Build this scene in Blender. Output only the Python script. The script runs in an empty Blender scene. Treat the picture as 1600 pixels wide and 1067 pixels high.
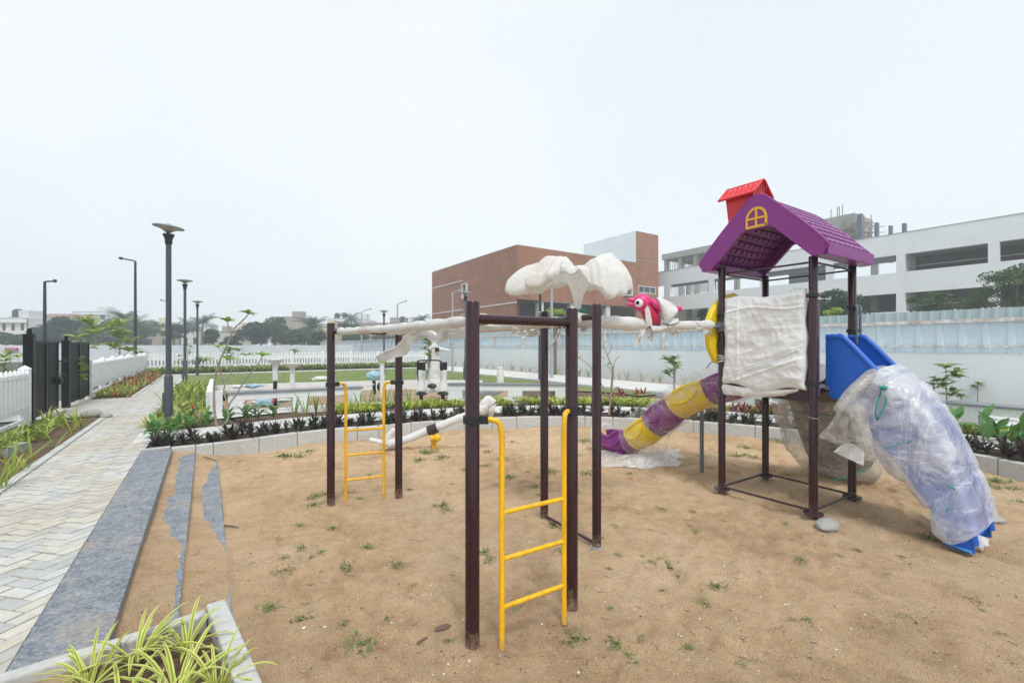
import bpy, math, random
from math import sin, cos, pi, radians, sqrt, atan2
from mathutils import Vector, Matrix, noise
SC = bpy.context.scene
COL = SC.collection
V = Vector
H = 1.7; F = 711.0; CX = 800.0; HY = 540.0
CA, SA = .830, .5577
def XY(X, Y, z): return V((CA*X+SA*Y, -SA*X+CA*Y, z))
def G(px, py, z=0.0):
    h = H-z; Y = F*h/(py-HY); return XY((px-CX)/F*Y, Y, z)
def D(px, py, d): return XY((px-CX)/F*d, d, H+(HY-py)/F*d)
def PA(px, py, a):
    t = (px-CX)/F; b = a*(CA-t*SA)/(SA+t*CA); Y = SA*a+CA*b
    return V((a, b, H+(HY-py)/F*Y))
def PB(px, py, b):
    t = (px-CX)/F; a = b*(SA+t*CA)/(CA-t*SA); Y = SA*a+CA*b
    return V((a, b, H+(HY-py)/F*Y))
def lerp(a, b, t): return a+(b-a)*t
def interp(tab, x):
    if x <= tab[0][0]: return tab[0][1]
    for (x0, y0), (x1, y1) in zip(tab, tab[1:]):
        if x <= x1: return y0+(y1-y0)*(x-x0)/(x1-x0)
    return tab[-1][1]
def spline(pts, n):
    """Catmull-Rom through pts, n samples per span"""
    P = [V(p) for p in pts]; out = []
    for i in range(len(P)-1):
        p0 = P[i-1] if i else P[0]*2-P[1]; p1 = P[i]; p2 = P[i+1]
        p3 = P[i+2] if i+2 < len(P) else P[i+1]*2-P[i]
        for k in range(n):
            t = k/n
            out.append(.5*((2*p1)+(p2-p0)*t+(2*p0-5*p1+4*p2-p3)*t*t+(3*p1-p0-3*p2+p3)*t**3))
    out.append(P[-1]); return out
# ------------------------------------------------ materials
def newmat(name):
    m = bpy.data.materials.new(name); m.use_nodes = True
    nt = m.node_tree; b = nt.nodes['Principled BSDF']; return m, nt, b
def N(nt, t, **kw):
    n = nt.nodes.new(t)
    for k, v in kw.items():
        if k in n.inputs: n.inputs[k].default_value = v
        else: setattr(n, k, v)
    return n
def c4(c): return (c[0], c[1], c[2], 1)
def coords(nt, scale=(1, 1, 1), kind='Object'):
    tc = N(nt, 'ShaderNodeTexCoord'); mp = N(nt, 'ShaderNodeMapping'); mp.inputs['Scale'].default_value = scale
    nt.links.new(tc.outputs[kind], mp.inputs['Vector']); return mp.outputs['Vector']
def noise_n(nt, vec, scale, detail=4, rough=.6, dist=0):
    n = N(nt, 'ShaderNodeTexNoise'); n.inputs['Scale'].default_value = scale; n.inputs['Detail'].default_value = detail
    n.inputs['Roughness'].default_value = rough; n.inputs['Distortion'].default_value = dist
    nt.links.new(vec, n.inputs['Vector']); return n.outputs['Fac']
def ramp(nt, fac, stops):
    r = N(nt, 'ShaderNodeValToRGB'); cr = r.color_ramp
    cr.elements[0].position, cr.elements[0].color = stops[0][0], c4(stops[0][1])
    cr.elements[1].position, cr.elements[1].color = stops[-1][0], c4(stops[-1][1])
    for p, c in stops[1:-1]:
        e = cr.elements.new(p); e.color = c4(c)
    nt.links.new(fac, r.inputs['Fac']); return r.outputs['Color']
def mixc(nt, f, a, b, mode='MIX'):
    m = N(nt, 'ShaderNodeMix', data_type='RGBA', blend_type=mode)
    if hasattr(f, 'is_output'): nt.links.new(f, m.inputs[0])
    else: m.inputs[0].default_value = f
    for s, v in ((6, a), (7, b)):
        if hasattr(v, 'is_output'): nt.links.new(v, m.inputs[s])
        else: m.inputs[s].default_value = c4(v)
    return m.outputs[2]
def bump(nt, b, fac, strength=.3, dist=.01):
    bp = N(nt, 'ShaderNodeBump'); bp.inputs['Strength'].default_value = strength; bp.inputs['Distance'].default_value = dist
    nt.links.new(fac, bp.inputs['Height']); nt.links.new(bp.outputs['Normal'], b.inputs['Normal'])
def simple(name, c, rough=.6, var=.15, vs=3, metal=0, bmp=0, bs=30, spec=.5, c2=None, stretch=(1, 1, 1)):
    m, nt, b = newmat(name); v = coords(nt, stretch)
    if c2 is None: c2 = tuple(max(0, x*(1-var*2)) for x in c)
    f = noise_n(nt, v, vs, 6, .65)
    nt.links.new(ramp(nt, f, [(.3, c2), (.65, c)]), b.inputs['Base Color'])
    b.inputs['Roughness'].default_value = rough; b.inputs['Metallic'].default_value = metal
    b.inputs['Specular IOR Level'].default_value = spec
    if bmp: bump(nt, b, noise_n(nt, v, bs, 5), bmp, .01)
    return m
def leafmat(name, c, c2, rough=.5, tr=.25):
    """leaf: per-leaf colour change and light through the blade"""
    m, nt, b = newmat(name)
    g = N(nt, 'ShaderNodeNewGeometry'); o = N(nt, 'ShaderNodeObjectInfo')
    v = coords(nt); f = noise_n(nt, v, 6, 2)
    col = mixc(nt, g.outputs['Random Per Island'], c, c2)
    col = mixc(nt, .35, col, ramp(nt, f, [(.35, tuple(x*.7 for x in c2)), (.7, tuple(min(1, x*1.25) for x in c))]))
    nt.links.new(col, b.inputs['Base Color']); b.inputs['Roughness'].default_value = rough
    b.inputs['Specular IOR Level'].default_value = .35
    t = N(nt, 'ShaderNodeBsdfTranslucent'); nt.links.new(col, t.inputs['Color'])
    mx = N(nt, 'ShaderNodeMixShader'); mx.inputs[0].default_value = tr
    out = nt.nodes['Material Output']
    nt.links.new(b.outputs[0], mx.inputs[1]); nt.links.new(t.outputs[0], mx.inputs[2]); nt.links.new(mx.outputs[0], out.inputs['Surface'])
    return m
M = {}
def mat_sand():
    m, nt, b = newmat('sand'); v = coords(nt)
    big = noise_n(nt, v, .7, 5, .6); med = noise_n(nt, v, 5, 9, .78); fine = noise_n(nt, v, 110, 4, .85)
    col = ramp(nt, big, [(.36, (.45, .295, .165)), (.47, (.68, .47, .28)), (.6, (.82, .61, .40))])
    col = mixc(nt, .55, col, ramp(nt, med, [(.33, (.36, .235, .14)), (.5, (.62, .43, .26)), (.7, (.78, .59, .40))]))
    col = mixc(nt, .6, col, ramp(nt, fine, [(.39, (.30, .27, .25)), (.46, (.92, .92, .92)), (.55, (1.05, 1.05, 1.05)), (.64, (1.45, 1.42, 1.38))]), 'MULTIPLY')
    vo = N(nt, 'ShaderNodeTexVoronoi'); vo.inputs['Scale'].default_value = 42; nt.links.new(v, vo.inputs['Vector'])
    msk = ramp(nt, vo.outputs['Distance'], [(.0, (1, 1, 1)), (.16, (0, 0, 0))])
    n2 = noise_n(nt, v, 1.8, 4, .7); n2r = ramp(nt, n2, [(.52, (0, 0, 0)), (.68, (1, 1, 1))])
    mm = N(nt, 'ShaderNodeMath', operation='MULTIPLY'); nt.links.new(msk, mm.inputs[0]); nt.links.new(n2r, mm.inputs[1])
    col = mixc(nt, mm.outputs[0], col, (.30, .26, .23))
    nt.links.new(col, b.inputs['Base Color']); b.inputs['Roughness'].default_value = .95; b.inputs['Specular IOR Level'].default_value = .15
    add = N(nt, 'ShaderNodeMath', operation='ADD'); nt.links.new(noise_n(nt, v, 90, 6, .75), add.inputs[0]); nt.links.new(med, add.inputs[1])
    bump(nt, b, add.outputs[0], .9, .03)
    return m
def mat_granite():
    m, nt, b = newmat('granite'); v = coords(nt, (1, 1, 1))
    f = noise_n(nt, v, 42, 3, .8); g2 = noise_n(nt, v, 2.2, 6, .75); s = noise_n(nt, v, 12, 3, .6)
    col = ramp(nt, f, [(.36, (.05, .056, .066)), (.47, (.145, .163, .19)), (.56, (.22, .24, .27)), (.68, (.38, .395, .41))])
    col = mixc(nt, .35, col, ramp(nt, s, [(.4, (.13, .16, .20)), (.6, (.33, .355, .39))]))
    col = mixc(nt, ramp(nt, g2, [(.52, (0, 0, 0)), (.66, (.55, .55, .55))]), col, (.42, .34, .25))
    nt.links.new(col, b.inputs['Base Color']); b.inputs['Roughness'].default_value = .55
    bump(nt, b, f, .25, .004); return m
def mat_paver():
    m, nt, b = newmat('paver_stone'); v = coords(nt)
    g = N(nt, 'ShaderNodeNewGeometry')
    col = ramp(nt, g.outputs['Random Per Island'], [(0, (.42, .43, .43)), (.3, (.52, .53, .52)), (.55, (.58, .585, .56)), (.75, (.56, .535, .47)), (.88, (.62, .59, .51)), (1, (.48, .495, .50))])
    n1 = noise_n(nt, v, 9, 6, .7); n2 = noise_n(nt, v, 1.1, 4, .6)
    col = mixc(nt, .5, col, ramp(nt, n1, [(.3, (.62, .60, .56)), (.6, (1.05, 1.05, 1.05))]), 'MULTIPLY')
    col = mixc(nt, ramp(nt, n2, [(.42, (0, 0, 0)), (.7, (.6, .6, .6))]), col, (.46, .37, .27))
    nt.links.new(col, b.inputs['Base Color']); b.inputs['Roughness'].default_value = .8
    bump(nt, b, noise_n(nt, v, 40, 6, .7), .5, .006); return m
def mat_concrete(name, c, stain=(.25, .22, .18), amt=.5, sc=1.5):
    m, nt, b = newmat(name); v = coords(nt)
    n1 = noise_n(nt, v, sc, 7, .7, .3); n2 = noise_n(nt, v, 25, 5, .7); n3 = noise_n(nt, v, sc*4, 5, .6)
    col = ramp(nt, n2, [(.3, tuple(x*.85 for x in c)), (.7, tuple(min(1, x*1.05) for x in c))])
    col = mixc(nt, ramp(nt, n1, [(.52, (0, 0, 0)), (.75, (amt, amt, amt))]), col, stain)
    col = mixc(nt, .25, col, ramp(nt, n3, [(.3, (.7, .7, .7)), (.6, (1, 1, 1))]), 'MULTIPLY')
    nt.links.new(col, b.inputs['Base Color']); b.inputs['Roughness'].default_value = .85; b.inputs['Specular IOR Level'].default_value = .3
    bump(nt, b, n2, .3, .006); return m
def mat_wall():
    """painted boundary wall: faint vertical streaks and grime towards places where it really is dirty"""
    m, nt, b = newmat('painted_wall'); v = coords(nt)
    vs = coords(nt, (.5, .5, .3)); n1 = noise_n(nt, vs, 1.2, 6, .6); n2 = noise_n(nt, v, .7, 5, .6); n3 = noise_n(nt, v, 30, 4)
    col = ramp(nt, n1, [(.3, (.60, .64, .66)), (.62, (.70, .735, .75))])
    col = mixc(nt, ramp(nt, n2, [(.5, (0, 0, 0)), (.8, (.35, .35, .35))]), col, (.56, .57, .55))
    nt.links.new(col, b.inputs['Base Color']); b.inputs['Roughness'].default_value = .8
    bump(nt, b, n3, .15, .004); return m
def mat_sheet(name, c1, c2, c3):
    m, nt, b = newmat(name)
    vs = coords(nt, (5, 5, .8)); n1 = noise_n(nt, vs, 1.3, 3, .6); v = coords(nt); n2 = noise_n(nt, v, 14, 6, .8); n3 = noise_n(nt, v, .35, 3)
    col = ramp(nt, n1, [(.40, c2), (.47, tuple((p+q)/2 for p, q in zip(c1, c2))), (.52, c1), (.7, tuple(min(1, x*1.15) for x in c1))])
    col = mixc(nt, ramp(nt, n3, [(.45, (0, 0, 0)), (.7, (.4, .4, .4))]), ramp(nt, n1, [(.45, tuple(min(1, x*1.05) for x in c1)), (.75, c1)]), col)
    col = mixc(nt, ramp(nt, n2, [(.66, (0, 0, 0)), (.78, (.7, .7, .7))]), col, c3)
    nt.links.new(col, b.inputs['Base Color']); b.inputs['Roughness'].default_value = .6; return m
def mat_brick():
    m, nt, b = newmat('brick_cladding'); v = coords(nt)
    # bricks laid on both vertical faces: use the larger of x / y run with z
    s = N(nt, 'ShaderNodeSeparateXYZ'); nt.links.new(v, s.inputs[0])
    ad = N(nt, 'ShaderNodeMath', operation='ADD'); nt.links.new(s.outputs[0], ad.inputs[0]); nt.links.new(s.outputs[1], ad.inputs[1])
    cb = N(nt, 'ShaderNodeCombineXYZ'); nt.links.new(ad.outputs[0], cb.inputs[0]); nt.links.new(s.outputs[2], cb.inputs[1])
    br = N(nt, 'ShaderNodeTexBrick'); nt.links.new(cb.outputs[0], br.inputs['Vector'])
    br.inputs['Scale'].default_value = 1.0; br.inputs['Brick Width'].default_value = .46; br.inputs['Row Height'].default_value = .15; br.inputs['Mortar Size'].default_value = .014
    br.inputs['Color1'].default_value = (.36, .15, .082, 1); br.inputs['Color2'].default_value = (.25, .10, .058, 1); br.inputs['Mortar'].default_value = (.33, .19, .13, 1)
    n = noise_n(nt, v, .5, 8, .75); n2 = noise_n(nt, v, 3, 4)
    col = mixc(nt, .5, br.outputs['Color'], ramp(nt, n, [(.36, (.18, .08, .048)), (.62, (.38, .175, .10))]))
    nt.links.new(col, b.inputs['Base Color']); b.inputs['Roughness'].default_value = .85; return m
def mat_grass():
    m, nt, b = newmat('lawn_grass'); v = coords(nt, (1, 1, 1))
    n1 = noise_n(nt, v, .5, 6, .7); n2 = noise_n(nt, v, 22, 5, .8)
    col = ramp(nt, n1, [(.3, (.11, .17, .035)), (.5, (.16, .215, .05)), (.7, (.26, .26, .10))])
    col = mixc(nt, .5, col, ramp(nt, n2, [(.3, (.07, .12, .025)), (.7, (.28, .31, .10))]))
    nt.links.new(col, b.inputs['Base Color']); b.inputs['Roughness'].default_value = .9; bump(nt, b, n2, .8, .03); return m
def mat_wrap(name, base=(.82, .82, .80), stain=(.55, .47, .36), amt=.6, sc=3, bstr=.6, bdist=.02, stretch=(1, 1, 1), tr=.2):
    m, nt, b = newmat(name); v = coords(nt, stretch)
    n1 = noise_n(nt, v, sc, 6, .65, .6); n2 = noise_n(nt, v, 9, 8, .72, 1.5); w = noise_n(nt, v, 26, 4, .6, 2.0)
    col = mixc(nt, ramp(nt, n1, [(.48, (0, 0, 0)), (.72, (amt, amt, amt))]), base, stain)
    nt.links.new(col, b.inputs['Base Color']); b.inputs['Roughness'].default_value = .5
    ad = N(nt, 'ShaderNodeMath', operation='ADD'); nt.links.new(n2, ad.inputs[0]); nt.links.new(w, ad.inputs[1])
    bump(nt, b, ad.outputs[0], bstr, bdist)
    t = N(nt, 'ShaderNodeBsdfTranslucent'); nt.links.new(col, t.inputs['Color'])
    mx = N(nt, 'ShaderNodeMixShader'); mx.inputs[0].default_value = tr; out = nt.nodes['Material Output']
    nt.links.new(b.outputs[0], mx.inputs[1]); nt.links.new(t.outputs[0], mx.inputs[2]); nt.links.new(mx.outputs[0], out.inputs['Surface'])
    return m
def mat_film(name, c=(.72, .76, .80), lo=.35, hi=.85, sc=5, stretch=(1, 1, 1), dist=1.5):
    """thin plastic film: milky where it folds, clearer where it is taut"""
    m, nt, b = newmat(name); v = coords(nt, stretch); v.node.inputs['Rotation'].default_value = (.7, .35, .3)
    n1 = noise_n(nt, v, sc, 4, .5, dist); n2 = noise_n(nt, v, sc*.4, 3, .5, .5); n3 = noise_n(nt, v, sc*5, 4, .6, 2)
    b.inputs['Base Color'].default_value = c4(c); b.inputs['Roughness'].default_value = .24
    bump(nt, b, n1, 1.0, .05)
    ad = N(nt, 'ShaderNodeMath', operation='ADD'); nt.links.new(n1, ad.inputs[0]); nt.links.new(n2, ad.inputs[1])
    ad2 = N(nt, 'ShaderNodeMath', operation='MULTIPLY_ADD'); nt.links.new(n3, ad2.inputs[0]); ad2.inputs[1].default_value = .3; nt.links.new(ad.outputs[0], ad2.inputs[2])
    # creases: thin milky lines where two ridged noises cross zero
    cr = []
    for sc_, st_ in ((1.9, (1, 2.2, .5)), (3.4, (.5, 1, 2.4))):
        vv = coords(nt, st_); nq = noise_n(nt, vv, sc_, 1.5, .5, .8)
        a1 = N(nt, 'ShaderNodeMath', operation='SUBTRACT'); nt.links.new(nq, a1.inputs[0]); a1.inputs[1].default_value = .5
        a2 = N(nt, 'ShaderNodeMath', operation='ABSOLUTE'); nt.links.new(a1.outputs[0], a2.inputs[0])
        a3 = N(nt, 'ShaderNodeMapRange'); nt.links.new(a2.outputs[0], a3.inputs[0]); a3.inputs[1].default_value = 0; a3.inputs[2].default_value = .016; a3.inputs[3].default_value = .26; a3.inputs[4].default_value = 0; cr.append(a3)
    sm = N(nt, 'ShaderNodeMath', operation='ADD'); nt.links.new(cr[0].outputs[0], sm.inputs[0]); nt.links.new(cr[1].outputs[0], sm.inputs[1])
    mr = N(nt, 'ShaderNodeMapRange'); nt.links.new(ad2.outputs[0], mr.inputs[0])
    mr.inputs[1].default_value = 1.0; mr.inputs[2].default_value = 1.32; mr.inputs[3].default_value = lo; mr.inputs[4].default_value = hi
    tp = N(nt, 'ShaderNodeBsdfTransparent'); t = N(nt, 'ShaderNodeBsdfTranslucent'); t.inputs['Color'].default_value = c4(c)
    m0 = N(nt, 'ShaderNodeMixShader'); m0.inputs[0].default_value = .35; nt.links.new(b.outputs[0], m0.inputs[1]); nt.links.new(t.outputs[0], m0.inputs[2])
    fs_ = N(nt, 'ShaderNodeMath', operation='ADD'); fs_.use_clamp = True; nt.links.new(mr.outputs[0], fs_.inputs[0]); nt.links.new(sm.outputs[0], fs_.inputs[1])
    mx = N(nt, 'ShaderNodeMixShader'); nt.links.new(fs_.outputs[0], mx.inputs[0]); nt.links.new(tp.outputs[0], mx.inputs[1]); nt.links.new(m0.outputs[0], mx.inputs[2])
    nt.links.new(mx.outputs[0], nt.nodes['Material Output'].inputs['Surface']); return m
def mat_post(name, c, rough=.25, hi=.22):
    """glossy painted tube: sandy splash marks at the foot, scuffs and faint run marks"""
    m, nt, b = newmat(name); v = coords(nt); s = N(nt, 'ShaderNodeSeparateXYZ'); nt.links.new(v, s.inputs[0])
    n = noise_n(nt, v, 30, 6, .8); n2 = noise_n(nt, coords(nt, (6, 6, .6)), 5, 5, .7)
    mr = N(nt, 'ShaderNodeMapRange'); nt.links.new(s.outputs[2], mr.inputs[0]); mr.inputs[1].default_value = .0; mr.inputs[2].default_value = hi; mr.inputs[3].default_value = .36; mr.inputs[4].default_value = 0
    ad = N(nt, 'ShaderNodeMath', operation='ADD'); nt.links.new(n, ad.inputs[0]); nt.links.new(mr.outputs[0], ad.inputs[1])
    k = ramp(nt, ad.outputs[0], [(.66, (0, 0, 0)), (.95, (.7, .7, .7))])
    col = mixc(nt, k, ramp(nt, n2, [(.35, tuple(x*.8 for x in c)), (.7, tuple(x*1.25 for x in c))]), (.40, .28, .18))
    sc2 = noise_n(nt, coords(nt, (8, 8, 2)), 9, 6, .85); col = mixc(nt, ramp(nt, sc2, [(.70, (0, 0, 0)), (.74, (.35, .35, .35))]), col, tuple(min(1, x*2+.12) for x in c))
    nt.links.new(col, b.inputs['Base Color']); nt.links.new(ramp(nt, ad.outputs[0], [(.6, (rough,)*3), (.95, (.85,)*3)]), b.inputs['Roughness']); return m
def build_materials():
    M['sand'] = mat_sand(); M['granite'] = mat_granite(); M['paver'] = mat_paver()
    M['kerb'] = mat_concrete('kerb_concrete', (.56, .57, .555), (.30, .27, .22), .6, 2)
    M['mortar'] = mat_concrete('mortar', (.30, .28, .25))
    M['soil'] = simple('soil', (.17, .10, .065), .95, c2=(.07, .042, .028), vs=18, bmp=.8, bs=60)
    M['dirt'] = simple('dirt_ground', (.42, .30, .19), .95, c2=(.24, .17, .11), vs=3, bmp=.5, bs=40)
    M['farground'] = simple('far_ground', (.30, .27, .20), .95, c2=(.14, .16, .08), vs=.5)
    M['walk'] = mat_concrete('pale_walkway', (.66, .66, .64), (.42, .38, .32), .5, 1.2)
    M['white'] = mat_concrete('white_paint', (.80, .81, .82), (.52, .50, .46), .35, 1.2)
    M['fencewhite'] = mat_concrete('fence_white', (.90, .92, .94), (.74, .76, .76), .25, .8)
    M['wall'] = mat_wall(); M['brick'] = mat_brick(); M['grass'] = mat_grass()
    M['sheetblue'] = mat_sheet('faded_blue_sheet', (.54, .64, .71), (.14, .33, .58), (.28, .24, .22))
    M['sheetwhite'] = mat_sheet('white_sheet', (.74, .76, .80), (.60, .64, .72), (.45, .44, .44))
    M['sheetgrey'] = mat_sheet('grey_sheet', (.42, .52, .56), (.30, .40, .45), (.25, .27, .27))
    M['rail'] = simple('rusty_white_rail', (.72, .74, .74), .7, c2=(.38, .27, .2), vs=6)
    M['maroon'] = mat_post('maroon_paint', (.030, .0065, .011), .22)
    M['darkrod'] = simple('dark_rod', (.05, .022, .03), .4)
    M['yellow'] = mat_post('yellow_paint', (.84, .46, .010), .30, .12)
    M['yplastic'] = simple('yellow_plastic', (.84, .60, .012), .38, var=.05)
    M['blackrub'] = simple('black_clamp', (.018, .02, .024), .45, bmp=.2)
    M['purple'] = simple('purple_plastic', (.235, .020, .225), .36, var=.08, vs=4, bmp=.08, bs=8)
    M['red'] = simple('red_plastic', (.74, .022, .035), .35, var=.06)
    M['gold'] = simple('gold_yellow', (.80, .42, .02), .45, var=.05)
    M['blue'] = simple('blue_plastic', (.006, .115, .58), .36, var=.05, bmp=.1, bs=12)
    M['pink'] = simple('pink_plastic', (.72, .045, .22), .35, var=.05)
    M['crimson'] = simple('crimson_plastic', (.52, .012, .07), .35, var=.05)
    M['eyew'] = simple('eye_white', (.85, .85, .87), .3, var=.02); M['black'] = simple('black', (.01, .01, .012), .35)
    M['greyp'] = simple('grey_paint', (.12, .145, .18), .4, var=.05)
    M['lampgrey'] = simple('lamp_grey', (.062, .075, .092), .42, var=.08)
    M['lampdark'] = simple('lamp_dark', (.018, .025, .04), .45)
    M['lamprim'] = simple('lamp_rim', (.30, .36, .38), .4); M['lens'] = simple('lamp_lens', (.50, .47, .43), .3)
    M['galv'] = simple('galvanised', (.40, .44, .47), .5)
    M['gate'] = simple('gate_black', (.006, .007, .010), .4, var=.1, spec=.2)
    M['wovenw'] = mat_wrap('white_woven_wrap', (.92, .92, .92), (.78, .75, .70), .45, 2.5, .7, .03)
    M['wovenb'] = mat_wrap('stained_woven_wrap', (.86, .855, .83), (.62, .50, .36), .85, 2.2, .6, .025)
    M['wovent'] = mat_wrap('canopy_wrap', (.90, .90, .89), (.70, .60, .47), .6, 1.8, .6, .02, (1, 1, .4), .3)
    M['wovenc'] = mat_wrap('clean_woven_wrap', (.93, .935, .94), (.74, .71, .67), .35, 5, .5, .01)
    M['film'] = mat_film('plastic_film', (.91, .92, .93), .46, .86, 2.6, (.9, 1.1, 1.4))
    M['film2'] = mat_film('clear_film', (.84, .82, .82), .03, .34, 2.6, (.7, 1.0, 1.5))
    M['filmshade'] = mat_film('shaded_film', (.62, .60, .56), .28, .70, 3)  # white plastic film, greyed and browned to carry shadow in its colour
    M['brownpl'] = simple('brown_grey_plastic', (.14, .105, .075), .5, var=.1)
    M['tie'] = simple('green_tie', (.0, .27, .19), .4)
    M['granitetop'] = simple('dark_granite_top', (.22, .23, .25), .35, vs=30)
    M['tealbag'] = mat_wrap('pale_blue_bag', (.42, .66, .76), (.70, .78, .8), .6, 5, .7, .02)
    M['limecap'] = simple('lime_cap', (.70, .74, .22), .45)
    M['stone'] = mat_concrete('grey_stone', (.40, .40, .38), (.25, .2, .16), .6, 4)
    M['bark'] = simple('bark', (.23, .18, .14), .9, c2=(.12, .09, .07), vs=20)
    M['barkpale'] = simple('bark_pale', (.36, .30, .25), .85, c2=(.2, .15, .12), vs=20)
    M['concgrey'] = mat_concrete('raw_concrete', (.38, .38, .36), (.2, .19, .18), .7, .3)
    M['bwhite'] = mat_concrete('building_white', (.80, .86, .90), (.58, .60, .62), .4, .15)
    M['housewhite'] = mat_concrete('house_white', (.68, .69, .70), (.42, .42, .42), .6, .3)
    M['cream'] = mat_concrete('house_cream', (.66, .58, .42), (.42, .38, .30), .5, .3)
    M['terra'] = simple('terracotta', (.32, .15, .11), .8)
    M['brownc'] = mat_concrete('brown_concrete', (.36, .32, .28), (.22, .2, .18), .6, .2)
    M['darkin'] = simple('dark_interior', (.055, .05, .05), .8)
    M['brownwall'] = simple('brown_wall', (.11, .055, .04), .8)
    M['glass'] = simple('window_glass', (.10, .13, .15), .12, var=.3)
    M['greenleaf'] = leafmat('green_leaf', (.12, .22, .04), (.24, .36, .08))
    M['strapleaf'] = leafmat('strap_leaf', (.17, .28, .04), (.32, .42, .08))
    M['limeleaf'] = leafmat('lime_leaf', (.38, .44, .06), (.58, .58, .13))
    M['paleedge'] = leafmat('pale_leaf_edge', (.66, .66, .16), (.74, .72, .28))
    M['midgreen'] = leafmat('leaf_stripe', (.22, .35, .03), (.34, .45, .06))
    M['darkleaf'] = leafmat('dark_leaf', (.035, .075, .04), (.07, .11, .06), tr=.1)
    M['purpleleaf'] = leafmat('purple_leaf', (.042, .018, .026), (.075, .035, .04), tr=.1)
    M['redleaf'] = leafmat('red_leaf', (.36, .06, .04), (.48, .18, .12))
    M['redflower'] = leafmat('red_flower', (.70, .03, .03), (.75, .08, .08)); M['pinkflower'] = leafmat('pink_flower', (.75, .25, .32), (.80, .42, .45))
    M['treeleaf'] = leafmat('tree_leaf', (.050, .105, .035), (.10, .17, .05)); M['treedark'] = leafmat('tree_leaf_dark', (.025, .065, .03), (.05, .10, .045))
    M['palmleaf'] = leafmat('palm_leaf', (.03, .075, .035), (.07, .13, .05)); M['dryleaf'] = leafmat('dry_leaf', (.30, .27, .16), (.36, .30, .2))
    M['weed'] = leafmat('weed_leaf', (.13, .22, .05), (.24, .32, .09))
    M['brightleaf'] = leafmat('bright_leaf', (.28, .42, .06), (.44, .54, .11)); M['debris'] = simple('debris', (.16, .11, .08), .9)
    M['pebble'] = mat_concrete('pebble', (.42, .40, .38)); M['pebblew'] = simple('white_pebble', (.75, .74, .72), .7)
    M['tank'] = simple('water_tank', (.03, .045, .06), .5); M['signred'] = simple('sign_red', (.42, .03, .05), .5)
    M['asphalt'] = simple('asphalt', (.10, .10, .10), .9)
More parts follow.
